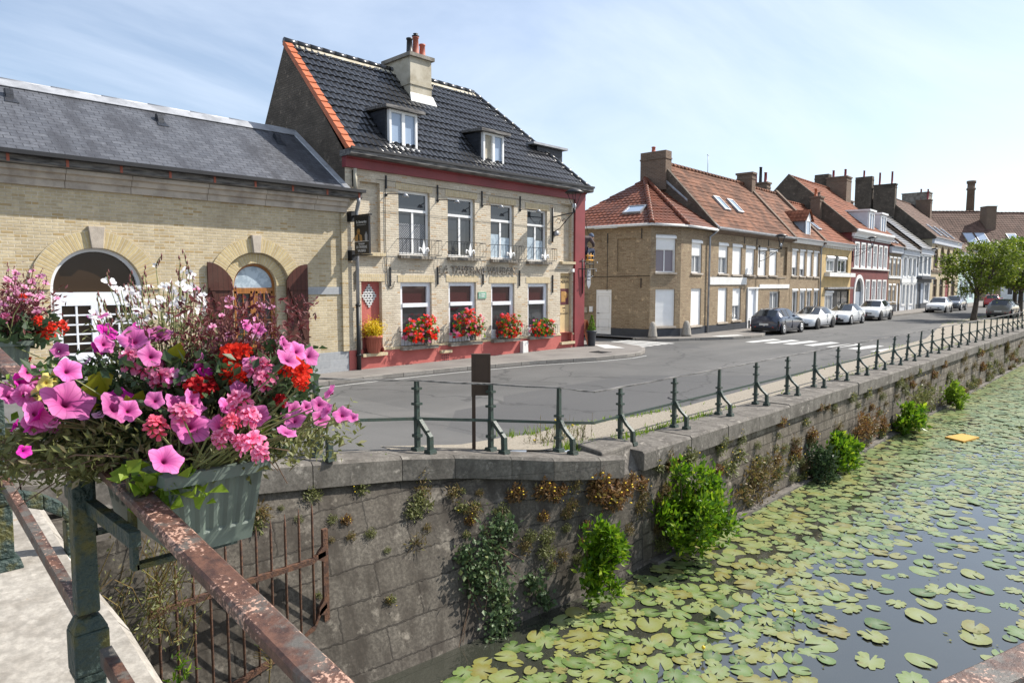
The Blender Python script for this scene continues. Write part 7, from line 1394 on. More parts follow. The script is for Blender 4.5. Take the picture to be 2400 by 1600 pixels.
TUFTS = [(3.81, 6.86, 0.31, 0.105, 2), (3.84, 6.8, 0.16, 0.263, 2), (4.45, 6.76, 0.1, 0.202, 0), (5.32, 6.67, 0.09, 0.269, 1), (5.26, 6.59, -0.08, 0.24, 1), (5.17, 6.55, -0.21, 0.37, 2), (5.05, 6.53, -0.29, 0.262, 2), (5.67, 6.47, -0.17, 0.246, 1), (5.97, 6.32, -0.2, 0.139, 1), (6.41, 6.09, -0.25, 0.282, 3), (6.77, 5.9, -0.24, 0.344, 3), (6.9, 5.82, -0.34, 0.202, 3), (7.23, 5.73, -0.25, 0.234, 1), (7.59, 5.62, -0.25, 0.418, 3), (7.53, 5.61, -0.4, 0.357, 3), (7.82, 5.56, -0.51, 0.455, 3), (8.08, 5.54, -0.46, 0.37, 3), (8.32, 5.55, -0.36, 0.22, 3), (8.56, 5.55, -0.48, 0.256, 3), (8.62, 5.54, -0.67, 0.257, 1), (3.22, 6.78, 0.09, 0.292, 1), (3.16, 6.75, -0.0, 0.201, 0), (4.98, 6.38, -0.6, 0.283, 4), (5.7, 6.36, -0.35, 0.218, 0), (5.83, 6.28, -0.41, 0.274, 1), (6.17, 6.13, -0.44, 0.278, 2), (7.14, 5.72, -0.52, 0.262, 1), (4.01, 6.66, -0.14, 0.144, 2), (3.63, 6.71, -0.05, 0.116, 2), (6.47, 5.88, -0.8, 0.225, 2), (6.69, 5.79, -0.82, 0.284, 2), (6.64, 5.76, -1.02, 0.311, 2), (6.89, 5.68, -1.12, 0.201, 1), (6.37, 5.88, -0.92, 0.223, 1), (6.68, 5.7, -1.23, 0.17, 2), (5.17, 6.41, -0.48, 0.131, 1), (5.88, 6.3, -0.33, 0.138, 0), (3.66, 6.39, -0.82, 0.101, 0), (4.91, 6.87, 0.37, 0.127, 5), (4.73, 6.89, 0.39, 0.104, 5), (5.65, 6.23, -0.65, 0.14, 0), (8.53, 5.54, -0.82, 0.32, 1), (8.2, 5.52, -1.08, 0.219, 1)]
IVY = [(5.94, 6.08, -0.77, 0.655), (5.72, 6.02, -1.05, 0.696), (5.81, 5.86, -1.36, 0.587), (5.76, 5.77, -1.62, 0.476), (5.66, 5.7, -1.83, 0.418), (5.54, 6.03, -1.13, 0.317), (6.32, 5.77, -1.3, 0.276), (6.41, 5.68, -1.55, 0.277), (6.13, 6.06, -0.65, 0.332), (5.51, 6.17, -0.86, 0.266), (5.53, 5.66, -1.96, 0.258)]
CAMP = Vector((0, 0, H))
def disc_flower(name, m, seed, r0=.08, lobes=5, depth=.55, wave=.08):
    r_ = random.Random(seed); k = MB(); k.smooth = True; n = 30
    prof = [(0.0, r0, -depth), (.14, r0*1.4, -depth*.62), (.28, .24, -.16), (.55, .58, .02), (.8, .86, .06), (1.0, 1.0, .03)]
    ph = [r_.uniform(-.12, .12) for _ in range(lobes)]; vs, uv = [], []
    for v, rad, z in prof:
        for j in range(n+1):
            t = 2*PI*j/n; lb = math.cos(lobes*t); e = v*v
            rr = rad*(1+e*(.10*lb+ph[int(lobes*j/n) % lobes])); zz = z+e*(wave*math.cos(lobes*t+1.0)+.05*math.sin(11*t+seed)+ph[int(lobes*j/n) % lobes])
            vs.append((rr*math.cos(t), rr*math.sin(t), zz)); uv.append((j/n, v))
    fs = [(i*(n+1)+j, i*(n+1)+j+1, (i+1)*(n+1)+j+1, (i+1)*(n+1)+j) for i in range(len(prof)-1) for j in range(n)]
    k.add(vs, fs, uv); o = k.build(name, m, None, fixn=False); me = o.data; bpy.data.objects.remove(o); return me
def floret(k, c, nrm, s, petals, r_, asp=.62, cup=.15, upper=False):
    """one small flower of separate petals"""
    n = Vector(nrm).normalized(); a = n.cross(Vector((0, 0, 1)));
    if a.length < .05: a = Vector((1, 0, 0))
    a.normalize(); b = n.cross(a); c = Vector(c); t0 = r_.uniform(0, 6.28)
    if b.z < 0: b = -b
    for i in range(petals):
        t = (t0+2*PI*i/petals) if not upper else (PI/2+(i-(petals-1)/2)*.85+r_.uniform(-.1, .1))
        d = a*math.cos(t)+b*math.sin(t); w = n.cross(d); L_ = s*r_.uniform(.85, 1.1); h = n*(L_*cup*r_.uniform(.4, 1.6)); q = w*(L_*asp*.5)
        k.add([c+d*(L_*.08), c+d*L_*.45+q*.8+h*.6, c+d*L_*.85+q*.9+h, c+d*L_+h*.8, c+d*L_*.85-q*.9+h, c+d*L_*.45-q*.8+h*.6], [(0, 1, 2, 3, 4, 5)], [(0, 0), (.1, .5), (.1, .9), (0, 1), (-.1, .9), (-.1, .5)])
def umbel(name, m, seed, nf=9, stem='stem_green'):
    r_ = random.Random(seed); k = MB()
    for i in range(nf):
        f = i/(nf-1); t = i*2.4; el = PI/2-f*1.75; d = Vector((math.cos(t)*math.cos(el), math.sin(t)*math.cos(el), math.sin(el))); p = d*.62
        floret(k, p, d+Vector((r_.uniform(-.3, .3), r_.uniform(-.3, .3), r_.uniform(-.2, .3))), .68, 5, r_, .56)
        k.mi = 1; k.tube([(0, 0, -.25), tuple(p*.9)], .018, 3, False); k.mi = 0
    o = k.build(name, [m, stem], None, fixn=False); me = o.data; bpy.data.objects.remove(o); return me
def gaura(name, m, seed):
    r_ = random.Random(seed); k = MB(); floret(k, (0, 0, 0), (0, 0, 1), 1.0, 4, r_, .62, .22, True)
    for i in range(5): k.tube([(0, 0, 0), (r_.uniform(-.25, .25), -.5+r_.uniform(-.2, .2), .35)], .02, 3, False)
    o = k.build(name, m, None, fixn=False); me = o.data; bpy.data.objects.remove(o); return me
def put(me, name, parent, p, s, nrm, roll=0.0):
    o = bpy.data.objects.new(name, me); COL.objects.link(o); o.parent = parent
    q = Vector(nrm).to_track_quat('Z', 'Y').to_matrix().to_4x4() @ Matrix.Rotation(roll, 4, 'Z')
    o.matrix_local = Matrix.Translation(Vector(p)-parent.location) @ q @ Matrix.Diagonal((s, s, s, 1)); return o
PET = {m: [disc_flower('flower', m, s) for s in (1, 2, 3)] for m in ('pet_pink', 'pet_magenta', 'pet_pale', 'pet_yellow')}
UMB = {m: [umbel('flower_head', m, s) for s in (4, 5)] for m in ('ger_pink', 'ger_coral', 'ger_red', 'ger_dark')}
GAU = {m: [gaura('flower', m, s) for s in (6, 7, 8)] for m in ('gaura_white', 'gaura_pink')}
EX = Vector((.692, -.722, 0)); EY = Vector((.722, .692, 0))
def look(p, r_, side=False):
    d = (CAMP-Vector(p)).normalized()
    if side: return EX*r_.uniform(-1.2, 1.4)+Vector((0, 0, r_.uniform(.1, .8)))+d*r_.uniform(.1, .6)
    return d*.9+Vector((.25, -.1, .35))+Vector((r_.uniform(-.45, .45), r_.uniform(-.45, .45), r_.uniform(-.2, .45)))
def stemto(k, a, b, r=.0022, bend=.03):
    a, b = Vector(a), Vector(b); m = a.lerp(b, .55)+Vector((random.uniform(-bend, bend), random.uniform(-bend, bend), bend*.6)); k.tube([tuple(a), tuple(m), tuple(b)], [r*1.3, r, r*.8], 4, False)
def petunias(name, label, root, lst, m, grp, seed):
    r_ = random.Random(seed); T = thing(name, label, 'flowers', root, 0, grp); k = MB(); rt = Vector(root)
    for (x, y, z, s, side) in lst:
        n_ = look((x, y, z), r_, side); put(r_.choice(PET[m]), 'flower', T, (x, y, z), s*1.08, n_, r_.uniform(0, 6))
        p = Vector((x, y, z))-Vector(n_).normalized()*s*.55; st = Vector((rt.x+r_.uniform(-.1, .1), min(max(y, rt.y-.28), rt.y+.28), rt.z)); stemto(k, st-rt, p-rt, .0022)
    k.build('stems', 'stem_green', T); return T
def geraniums(name, label, root, lst, m, grp, seed):
    r_ = random.Random(seed); T = thing(name, label, 'flowers', root, 0, grp); k = MB(); rt = Vector(root)
    for (x, y, z, s) in lst:
        n_ = Vector((0, 0, 1))+(CAMP-Vector((x, y, z))).normalized()*.9+Vector((r_.uniform(-.3, .3), r_.uniform(-.3, .3), 0)); put(r_.choice(UMB[m]), 'flower_head', T, (x, y, z), s*.88, n_, r_.uniform(0, 6)); st = Vector((rt.x+r_.uniform(-.08, .08), min(max(y, rt.y-.28), rt.y+.28), rt.z)); stemto(k, st-rt, Vector((x, y, z))-rt-Vector(n_).normalized()*s*.2, .003)
    k.build('stems', 'stem_green', T); return T
RT = (.785, 2.17, 1.99); G1 = 'plants in the near flower trough'
p_ = petunias('petunia_plant', 'large pink trumpet petunias spilling over the near flower trough', RT, PINK, 'pet_pink', G1, 1)
rr_ = random.Random(31); pts = []
C0 = Vector((.785, 2.17, 0))
def cloud(n, a0, a1, b0, b1, z0, z1, r_, f=None):
    out = []
    while len(out) < n:
        a, b, z = r_.uniform(a0, a1), r_.uniform(b0, b1), r_.uniform(z0, z1)
        if f is None or f(a, b, z): out.append(C0+EX*a+EY*b+Vector((0, 0, z)))
    return out
base = Vector(RT)
L1 = cloud(2600, -.46, .40, -.26, .28, 1.94, 2.16, rr_, lambda a, b, z: (a/.46)**2+(b/.3)**2+((z-2.03)/.13)**2 < 1)
L1 += cloud(700, -.50, .0, -.22, .1, 1.93, 2.08, rr_); L1 += cloud(350, .30, .52, -.15, .2, 1.97, 2.12, rr_)
k = MB(); L1 += cloud(900, -.46, -.12, -.30, -.02, 1.95, 2.10, rr_); leaves(k, [p-base for p in L1], .030, .5, .3, .42, rr_); k.build('foliage', 'leaf_olive', p_, fixn=False)
k = MB()
for i in range(60):
    s = C0+EX*rr_.uniform(-.35, .3)+EY*rr_.uniform(-.2, .15)+Vector((0, 0, 2.0)); e = s+EX*rr_.uniform(-.3, .25)+EY*rr_.uniform(-.15, .1)+Vector((0, 0, rr_.uniform(-.10, .05))); stemto(k, s-base, e-base, .002, .05)
for i in range(45):
    s = C0+EX*rr_.uniform(-.40, -.2)+EY*rr_.uniform(-.1, .1)+Vector((0, 0, 2.01)); e = s+EX*rr_.uniform(-.38, -.12)+EY*rr_.uniform(-.1, .1)+Vector((0, 0, rr_.uniform(-.10, -.0))); stemto(k, s-base, e-base, .0024, .04)
    for j in range(5): q = s.lerp(e, rr_.uniform(.3, 1)); leaves(k, [q-base]*2, .022, .2, .4, .5, rr_)
k.build('trailing_stems', 'twig', p_, fixn=False)
petunias('petunia_plant', 'vivid magenta petunias among the pink ones in the near trough', RT, MAGENTA, 'pet_magenta', G1, 2)
petunias('petunia_plant', 'pale lilac petunias in the near trough', RT, PALE, 'pet_pale', G1, 3)
_rx = random.Random(77); EXTRA = [(round(.785+EX.x*a+EY.x*b, 3), round(2.17+EX.y*a+EY.y*b, 3), z, _rx.uniform(.022, .034), int(_rx.random() < .5)) for a, b, z in [(_rx.uniform(-.45, .42), _rx.uniform(-.25, .1), _rx.uniform(2.08, 2.3)) for _ in range(34)]]
petunias('petunia_plant', 'smaller soft pink petunias scattered through the whole near trough', RT, EXTRA, 'pet_pink', G1, 15)
y_ = petunias('petunia_plant', 'pale yellow petunias at the left of the near trough', RT, YELLOW, 'pet_yellow', G1, 4)
k = MB(); leaves(k, [p-base for p in cloud(160, -.48, -.3, -.1, .15, 2.12, 2.24, rr_)], .034, .6, .3, .7, rr_); k.build('foliage', 'leaf_fresh', y_, fixn=False)
g_ = geraniums('geranium_plant', 'pink star-shaped ivy geranium heads over the near trough', RT, GPINK, 'ger_pink', G1, 5)
k = MB(); pp_ = [Vector(p) for p in [(.70+.05*i, 1.83-.03*i+.02*(i % 3), 1.985-.012*(i % 4)) for i in range(3)]]
for c in [C0+EX*(.01+.03*i)+EY*(-.30+.012*(i % 3))+Vector((0, 0, 1.985-.022*(i % 4))) for i in range(7)]+[C0+EX*.27+EY*-.12+Vector((0, 0, 2.03))]:
    for j in range(9): leaves(k, [c-base+Vector((rr_.uniform(-.03, .03), rr_.uniform(-.03, .03), rr_.uniform(-.03, .03)))], .045, .4, .5, .95, rr_)
k.build('foliage', 'leaf_fresh', g_, fixn=False)
geraniums('geranium_plant', 'coral pink geranium heads low in the middle of the near trough', RT, GCORAL, 'ger_coral', G1, 6)
g_ = geraniums('geranium_plant', 'bright red geranium heads at the right of the near trough', RT, GRED, 'ger_red', G1, 7)
k = MB(); leaves(k, [p-base for p in cloud(420, -.05, .38, -.1, .25, 2.05, 2.3, rr_)], .045, .5, .4, .8, rr_); k.build('foliage', 'leaf_dark', g_, fixn=False)
geraniums('geranium_plant', 'small dark crimson flower heads in the near trough', RT, GDARK, 'ger_dark', G1, 8)
def gauras(label, lst, m, stem, leafm, grp, seed, root, buds=40, leafn=500, leafbox=None, lsz=.03):
    r_ = random.Random(seed); T = thing('gaura_plant', label, 'flowers', root, 0, grp); rt = Vector(root); k = MB(); bu = MB()
    for i, (x, y, z, s) in enumerate(lst):
        p = Vector((x, y, z)); n_ = look(p, r_, r_.random() < .35)
        if i < 96: put(r_.choice(GAU[m]), 'flower', T, p, s*.92, n_, r_.uniform(-.6, .6))
        b_ = Vector((rt.x+(x-rt.x)*.25, rt.y+(y-rt.y)*.35, rt.z)); stemto(k, b_-rt, p-rt, .0016, .02)
        if i % 2 == 0:
            tip = p+Vector((r_.uniform(-.02, .02), r_.uniform(-.02, .02), r_.uniform(.02, .09))); stemto(k, p-rt, tip-rt, .0013, .004)
            for j in range(5): q = p.lerp(tip, j/4)-rt; k.mi = 1; k.lathe([(.0005, -.008), (.003, 0), (.0005, .009)], (q.x+r_.uniform(-.004, .004), q.y, q.z), 5); k.mi = 0
    k.build('stems', [stem, 'stem_wine'], T)
    lv = MB(); leaves(lv, [p-rt for p in leafbox], lsz, .6, .3, .32, r_); lv.build('foliage', leafm, T, fixn=False); return T
gauras('tall white gaura with airy flowers on thin stems in the near trough', GAURAW, 'gaura_white', 'stem_green', 'leaf_olive', G1, 9, RT, leafbox=cloud(700, -.30, .12, -.02, .28, 2.12, 2.40, rr_), lsz=.026)
gauras('pink gaura with dark wine-red stems and leaves at the back right of the near trough', GAURAP, 'gaura_pink', 'stem_wine', 'leaf_wine', G1, 10, RT, leafbox=cloud(3600, -.10, .36, -.05, .28, 2.04, 2.46, rr_, lambda a, b, z: abs(a-.13) < .12+.30*(z-2.04) and z < 2.40+.10*math.sin(a*40)), lsz=.026)
T = thing('lime_leaf_vine', 'broad lime-green leaves in the middle of the near trough', 'plant', RT, 0, G1); k = MB(); r_ = random.Random(11)
for (x, y, z, s, *_o) in LIME:
    c = Vector((x, y, z))-base; a = EX*r_.uniform(-.4, 1)+Vector((0, 0, r_.uniform(.3, 1))); a.normalize(); n_ = (CAMP-Vector((x, y, z))).normalized()+Vector((.4, 0, .4)); w = n_.cross(a).normalized()
    k.add([c-a*s, c-a*s*.5+w*s*.75, c+a*s*.3+w*s*.62, c+a*s*1.1, c+a*s*.3-w*s*.62, c-a*s*.5-w*s*.75, c+n_*s*.1], [(6, 0, 1), (6, 1, 2), (6, 2, 3), (6, 3, 4), (6, 4, 5), (6, 5, 0)])
k.build('foliage', 'leaf_lime', T, fixn=False)
T = thing('bedding_plant', 'low dark green foliage filling the near trough', 'plant', RT, 0, G1); k = MB(); leaves(k, [p-base for p in cloud(2800, -.36, .36, -.16, .26, 2.0, 2.28, rr_)], .036, .5, .3, .6, rr_); k.build('foliage', 'leaf_dark', T, fixn=False)
# second trough
RT2 = (.88, 5.53, 2.13); G2 = 'plants in the far flower trough'; b2 = Vector(RT2); r_ = random.Random(41)
def cloud2(n, c, sx, sy, sz): return [Vector((r_.gauss(c[0], sx), r_.gauss(c[1], sy), r_.gauss(c[2], sz))) for _ in range(n)]
gauras('pink gaura bush rising from the far flower trough at the left edge', P2PINK, 'gaura_pink', 'stem_wine', 'leaf_wine', G2, 12, RT2, leafbox=cloud2(900, (1.0, 5.42, 2.34), .09, .12, .09), lsz=.04)
g_ = geraniums('geranium_plant', 'large red geranium flowers drooping from the far trough', RT2, P2RED, 'ger_red', G2, 13); k = MB(); leaves(k, [p-b2 for p in cloud2(260, (1.0, 5.4, 2.20), .1, .14, .05)], .07, .4, .3, .8, r_); k.build('foliage', 'leaf_dark', g_, fixn=False)
geraniums('geranium_plant', 'two pale pink geranium heads in the far trough', RT2, P2GP, 'ger_pink', G2, 14)

# window boxes on the tavern
def flowerbox(i, label_b, label_p, x0, x1, z, hx, hz_, cols, n):
    r_ = random.Random(60+i); cx = HX+(x0+x1)/2; T = thing('window_box', label_b, 'planter', (cx, HY-.14, z), 0, 'window boxes on the tavern'); w = (x1-x0)/2*.82
    k = MB(); k.hexa([(-w*.94, -.09, 0), (w*.94, -.09, 0), (w*.94, .07, 0), (-w*.94, .07, 0)], [(-w, -.11, .19), (w, -.11, .19), (w, .09, .19), (-w, .09, .19)]); k.box(-w-.012, w+.012, -.122, -.095, .17, .2); k.build('trough', 'burgundy', T)
    P = thing('geranium_plant', label_p, 'flowers', (cx, HY-.15, z+.18), 0, 'geraniums in the tavern window boxes'); lv = MB(); pts = []
    def pt():
        while True:
            a, b, c = r_.uniform(-1, 1), r_.uniform(-1, 1), r_.uniform(-.5, 1)
            if a*a+b*b*.6+max(c, 0)**2 < 1.0+.45*math.sin(a*6+i*2)+.2*math.sin(a*13): return Vector((a*hx, b*.22-.05, c*hz_))
    leaves(lv, [pt()*.95 for _ in range(500)], .075, .4, .3, .85, r_); lv.build('foliage', 'leaf_bush', P, fixn=False)
    for m, f in cols:
        k = MB()
        for _ in range(int(n*f)):
            p = pt(); d = Vector((p.x/hx, p.y/.25-.6, p.z/hz_+.2)).normalized()
            for j in range(7): floret(k, p*1.05+Vector((r_.uniform(-.035, .035), r_.uniform(-.03, .03), r_.uniform(-.03, .03))), d+Vector((r_.uniform(-.5, .5), r_.uniform(-.5, .1), r_.uniform(-.2, .6))), .036, 4, r_, .9)
        k.build('flowers', m, P, fixn=False)
flowerbox(0, 'burgundy window box under the leftmost tavern window', 'red and pink geraniums under the leftmost tavern window', 1.95, 3.15, .88, .68, .50, (('ger_red', .72), ('ger_pink', .28)), 125)
flowerbox(1, 'burgundy window box under the second tavern window from the left', 'tallest mound of red and pink geraniums, second tavern window', 3.8, 4.95, .95, .62, .58, (('ger_red', .68), ('ger_pink', .32)), 125)
flowerbox(2, 'burgundy window box under the third tavern window from the left', 'all-red geraniums under the third tavern window', 5.65, 6.8, .80, .58, .52, (('ger_red', .97), ('ger_coral', .03)), 110)
flowerbox(3, 'burgundy window box under the rightmost tavern window', 'loose low red geraniums with pink edges under the rightmost tavern window', 7.5, 8.65, .70, .58, .40, (('ger_red', .75), ('ger_pink', .25)), 60)
def flowerpot(name, label, x, y, z, r, h, m, ribs=True):
    T = thing(name, label, 'plant pot', (x, y, z)); k = MB(); n = 28; prof = [(r*.66, 0), (r*.7, .01), (r*.93, h*.84), (r*1.06, h*.86), (r*1.06, h), (r*.93, h), (r*.9, h*.9)]
    k.lathe(prof, (0, 0, 0), n)
    if ribs:
        for j in range(18): t = 2*PI*j/18; k.tube([(r*.70*math.cos(t), r*.70*math.sin(t), .03), (r*.92*math.cos(t), r*.92*math.sin(t), h*.8)], .012, 4)
    k.build('pot', m, T); s = MB(); s.lathe([(.001, h*.9), (r*.9, h*.9)], (0, 0, 0), 16); s.build('soil', 'earth', T); return T
k = MB(); flowerpot('flower_pot', 'ribbed terracotta pot standing on the red sill by the tavern downpipe', HX+.80, HY-.06, .552, .245, .50, 'terracotta')
P = thing('potted_shrub', 'golden yellow shrub in the terracotta pot', 'plant', (HX+.80, HY-.06, 1.02)); r_ = random.Random(71); k = MB()
leaves(k, [Vector((r_.gauss(0, .15), r_.gauss(0, .13), abs(r_.gauss(.2, .13)))) for _ in range(1500)], .055, .5, .3, .6, r_); k.build('foliage', 'leaf_gold', P, fixn=False)
flowerpot('flower_pot', 'tall dark square-looking pot beside the red corner pier', HX+TW+.27, HY-.25, .11, .19, .62, 'plinth_grey', False)
P = thing('potted_conifer', 'small clipped cone-shaped conifer in the dark pot by the tavern corner', 'plant', (HX+TW+.27, HY-.25, .68)); k = MB(); pts = []
for _ in range(1600):
    z = r_.random()**1.4*.62; rr = .17*(1-z/.66)+.01; t = r_.uniform(0, 6.28); q = rr*r_.uniform(.7, 1.05); pts.append(Vector((q*math.cos(t), q*math.sin(t), z)))
leaves(k, pts, .045, .8, .3, .4, r_); k.build('foliage', 'leaf_bush', P, fixn=False)
AB = thing('sandwich_board', 'wooden sandwich board half hidden behind the dark plant pot', 'sign', (HX+TW+.42, HY+.22, .11), R(60)); k = MB()
k.hexa([(-.28, -.25, 0), (.28, -.25, 0), (.28, -.22, 0), (-.28, -.22, 0)], [(-.28, -.02, 1.0), (.28, -.02, 1.0), (.28, .01, 1.0), (-.28, .01, 1.0)]); k.hexa([(-.28, .22, 0), (.28, .22, 0), (.28, .25, 0), (-.28, .25, 0)], [(-.28, .012, 1.0), (.28, .012, 1.0), (.28, .042, 1.0), (-.28, .042, 1.0)]); k.build('panel', 'orange_tile', AB)
WL = thing('wall_lantern', 'small black carriage lantern beside the white door in the lane', 'lamp', (25.95, 20.35, 1.9)); k = MB(); k.tube([(.25, 0, .2), (0, -.05, .3), (0, -.05, .2)], .015, 5); k.lathe([(.09, .14), (.03, .24), (.01, .26)], (0, -.05, 0), 8); k.lathe([(.04, -.22), (.05, -.14)], (0, -.05, 0), 8)
for j in range(4): t = PI/4+j*PI/2; k.tube([(.05*math.cos(t), -.05+.05*math.sin(t), -.15), (.08*math.cos(t), -.05+.08*math.sin(t), .14)], .008, 4)
k.build('lantern_frame', 'black_iron', WL); k = MB(); k.lathe([(.04, -.14), (.065, .12)], (0, -.05, 0), 8); k.build('lamp_glass', 'lamp_clear', WL)
for (x, y, l, rz) in ((26.62, 16.72, 'pale weathered corner stone leaning on the left corner of the brown brick house', .2), (28.55, 16.12, 'pale weathered corner stone before the right corner of the brown brick house', -.2)):
    T = thing('corner_guard_stone', l, 'bollard', (x, y, .1), rz); k = MB(); k.lathe([(.27, 0), (.25, .12), (.19, .5), (.15, .64), (.09, .72), (.01, .74)], (0, 0, 0), 9, 'z', 1, .8); k.build('stone', 'pale_stone', T)

# the stuffed figure riding on a bracket at the tavern corner
MQ = thing('mannequin', 'hunched stuffed figure in jacket and knitted cap perched on the tavern corner bracket', 'figure', (HX+TW+.06, HY+.10, 3.55))
def skin(name, pts, edges, rad, m, parent, sub=2):
    me = bpy.data.meshes.new(name); me.from_pydata(pts, edges, []); o = bpy.data.objects.new(name, me); COL.objects.link(o); o.parent = parent
    md = o.modifiers.new('skin', 'SKIN'); md.use_smooth_shade = True
    for v, r in zip(me.skin_vertices[0].data, rad): v.radius = (r, r)
    me.skin_vertices[0].data[0].use_root = True
    o.modifiers.new('sub', 'SUBSURF').render_levels = sub; me.materials.append(M[m]); return o
M['jacket'] = mat('jacket', (0.10, 0.075, 0.075), 0.9, scale=6, var=.4); M['jeans'] = mat('jeans', (0.030, 0.042, 0.085), 0.9, scale=8, var=.4); M['cap'] = mat('cap', (0.12, 0.16, 0.24), 0.95, scale=30, var=.5); M['yellow_iron'] = mat('yellow_iron', (0.70, 0.32, 0.02), 0.5, var=.3)
q_ = [(.10, 0, .28), (.05, 0, .45), (.10, 0, .66), (.26, -.03, .78), (.36, -.06, .80), (.43, -.08, .80),
      (.22, .19, .72), (.38, .20, .52), (.52, .12, .40), (.22, -.22, .72), (.40, -.25, .54), (.54, -.14, .42),
      (.18, .11, .25), (.48, .13, .28), (.50, .13, .0), (.60, .13, -.04), (.18, -.11, .25), (.50, -.14, .30), (.52, -.14, .02), (.62, -.14, -.02)]
e_ = [(0, 1), (1, 2), (2, 3), (3, 4), (4, 5), (3, 6), (6, 7), (7, 8), (3, 9), (9, 10), (10, 11), (0, 12), (12, 13), (13, 14), (14, 15), (0, 16), (16, 17), (17, 18), (18, 19)]
body = skin('body', q_, e_, [.15, .15, .17, .13, .06, .06, .09, .065, .05, .09, .065, .05, .11, .09, .06, .05, .11, .09, .06, .05], 'jacket', MQ)
skin('trousers', [(.10, 0, .26), (.19, .11, .25), (.48, .13, .28), (.50, .13, .03), (.19, -.11, .25), (.50, -.14, .30), (.52, -.14, .05)], [(0, 1), (1, 2), (2, 3), (0, 4), (4, 5), (5, 6)], [.165, .125, .105, .075, .125, .105, .075], 'jeans', MQ)
k = MB(); k.lathe([(.001, -.13), (.06, -.12), (.095, -.04), (.10, .03), (.07, .10), (.001, .13)], (.47, -.09, .80), 14, 'z', 1.05, .85); k.lathe([(.001, -.015), (.02, 0), (.001, .015)], (.575, -.09, .79), 6); k.build('head', 'skin', MQ)
k = MB(); k.lathe([(.112, -.01), (.116, .02), (.108, .05), (.08, .115), (.001, .15)], (.46, -.09, .82), 16); k.build('knitted_cap', 'cap', MQ)
for sy in (.12, -.13):
    hnd = [(.53, sy, .40), (.57, sy, .385), (.60, sy+.03, .36), (.61, sy+.035, .33), (.615, sy+.01, .355), (.625, sy+.012, .32), (.61, sy-.01, .355), (.62, sy-.012, .32), (.60, sy-.03, .36), (.61, sy-.035, .33), (.56, sy+.05, .37), (.575, sy+.055, .345)]
    skin('hand', hnd, [(0, 1), (1, 2), (2, 3), (1, 4), (4, 5), (1, 6), (6, 7), (1, 8), (8, 9), (1, 10), (10, 11)], [.03, .035]+[.011]*10, 'skin', MQ, 1)
CF = thing('support_frame', 'black and yellow iron frame carrying the stuffed figure on the tavern corner', 'bracket', (HX+TW+.06, HY+.10, 3.0)); k = MB()
for yy in (-.2, .2): k.tube([(0, yy, .3), (.48, yy, .3)], .02, 5); k.tube([(.46, yy, -.15), (.46, yy, .72)], .02, 5); k.tube([(0, yy, -.35), (.46, yy, -.15)], .02, 5); k.tube([(.24, yy, -.25), (.24, yy, .7)], .016, 5)
k.tube([(.46, -.2, -.15), (.46, .2, -.15)], .02, 5); k.build('frame', 'black_iron', CF); k = MB()
for zz in (.45, .62): k.tube([(0, -.2, zz), (.46, -.2, zz), (.46, .2, zz), (0, .2, zz)], .024, 6)
for xx in (.1, .3): k.tube([(xx, -.2, .45), (xx, -.2, .72)], .022, 6)
k.build('seat_rail', 'yellow_iron', CF)

# ------------------------------------------------------------------ plants on the walls
def tuft_mesh(kind, seed):
    r_ = random.Random(seed); k = MB(); m = ['leaf_olive', 'leaf_dry', 'leaf_olive', 'leaf_rust', 'leaf_dry', 'leaf_fresh'][kind]
    pts = []; n = [150, 170, 320, 260, 60, 40][kind]
    for _ in range(n):
        d = Vector((r_.gauss(0, 1), r_.gauss(0, .6)-.5, r_.gauss(0, .8))); d = d.normalized()*r_.random()**.5*.5; d.y = min(d.y, .05); pts.append(d)
    leaves(k, pts, .20 if kind != 2 else .13, .3, .3, .3 if kind in (1, 4) else .5, r_)
    for _ in range(16 if kind in (1, 3, 4) else 5): e = Vector((r_.uniform(-.6, .6), r_.uniform(-.7, -.2), r_.uniform(-.4, .7))); k.tube([(0, 0, 0), tuple(e*.6+Vector((0, 0, .05))), tuple(e)], [.012, .008, .004], 3, False)
    if kind in (0, 3):
        k.mi = 1
        for _ in range(4 if kind == 3 else 2): p = Vector((r_.uniform(-.5, .5), r_.uniform(-.7, -.3), r_.uniform(-.2, .5))); k.lathe([(.001, -.03), (.055, 0), (.001, .03)], tuple(p), 6)
    o = k.build('wall_plant', [m, 'yellow_dot'], None, fixn=False); me = o.data; bpy.data.objects.remove(o); return me
TM = {q: [tuft_mesh(q, 80+q*3+j) for j in range(2)] for q in range(6)}
TL = {0: ('small olive-green weed tuft with yellow dots rooted in a wall joint', 'olive weed tufts in the canal wall'), 1: ('dry straw-brown weed tuft hanging on the canal wall', 'dry weed tufts in the canal wall'), 2: ('dense cushion-shaped olive weed on the dark wing wall', 'cushion weeds in the canal wall'), 3: ('rusty brown weed clump with yellow flowers under the coping', 'rusty weed clumps in the canal wall'), 4: ('withered rosette of thin leaves on the dark wing wall', 'withered rosettes'), 5: ('tiny fresh green sprout on the coping stones', 'sprouts on the coping')}
r_ = random.Random(91)
def tuft(x, y, z, s, q, ny=-1):
    o = bpy.data.objects.new('wall_plant', r_.choice(TM[q])); COL.objects.link(o); o.location = (x, y, z); o.scale = (s, s*.8, s); o.rotation_euler = (r_.uniform(-.2, .2), r_.uniform(-.5, .5), -.3+r_.uniform(-.3, .3)); tag(o, TL[q][0], 'plant', TL[q][1])
for (x, y, z, s, q) in TUFTS: tuft(x, y, z, s*1.0, q)
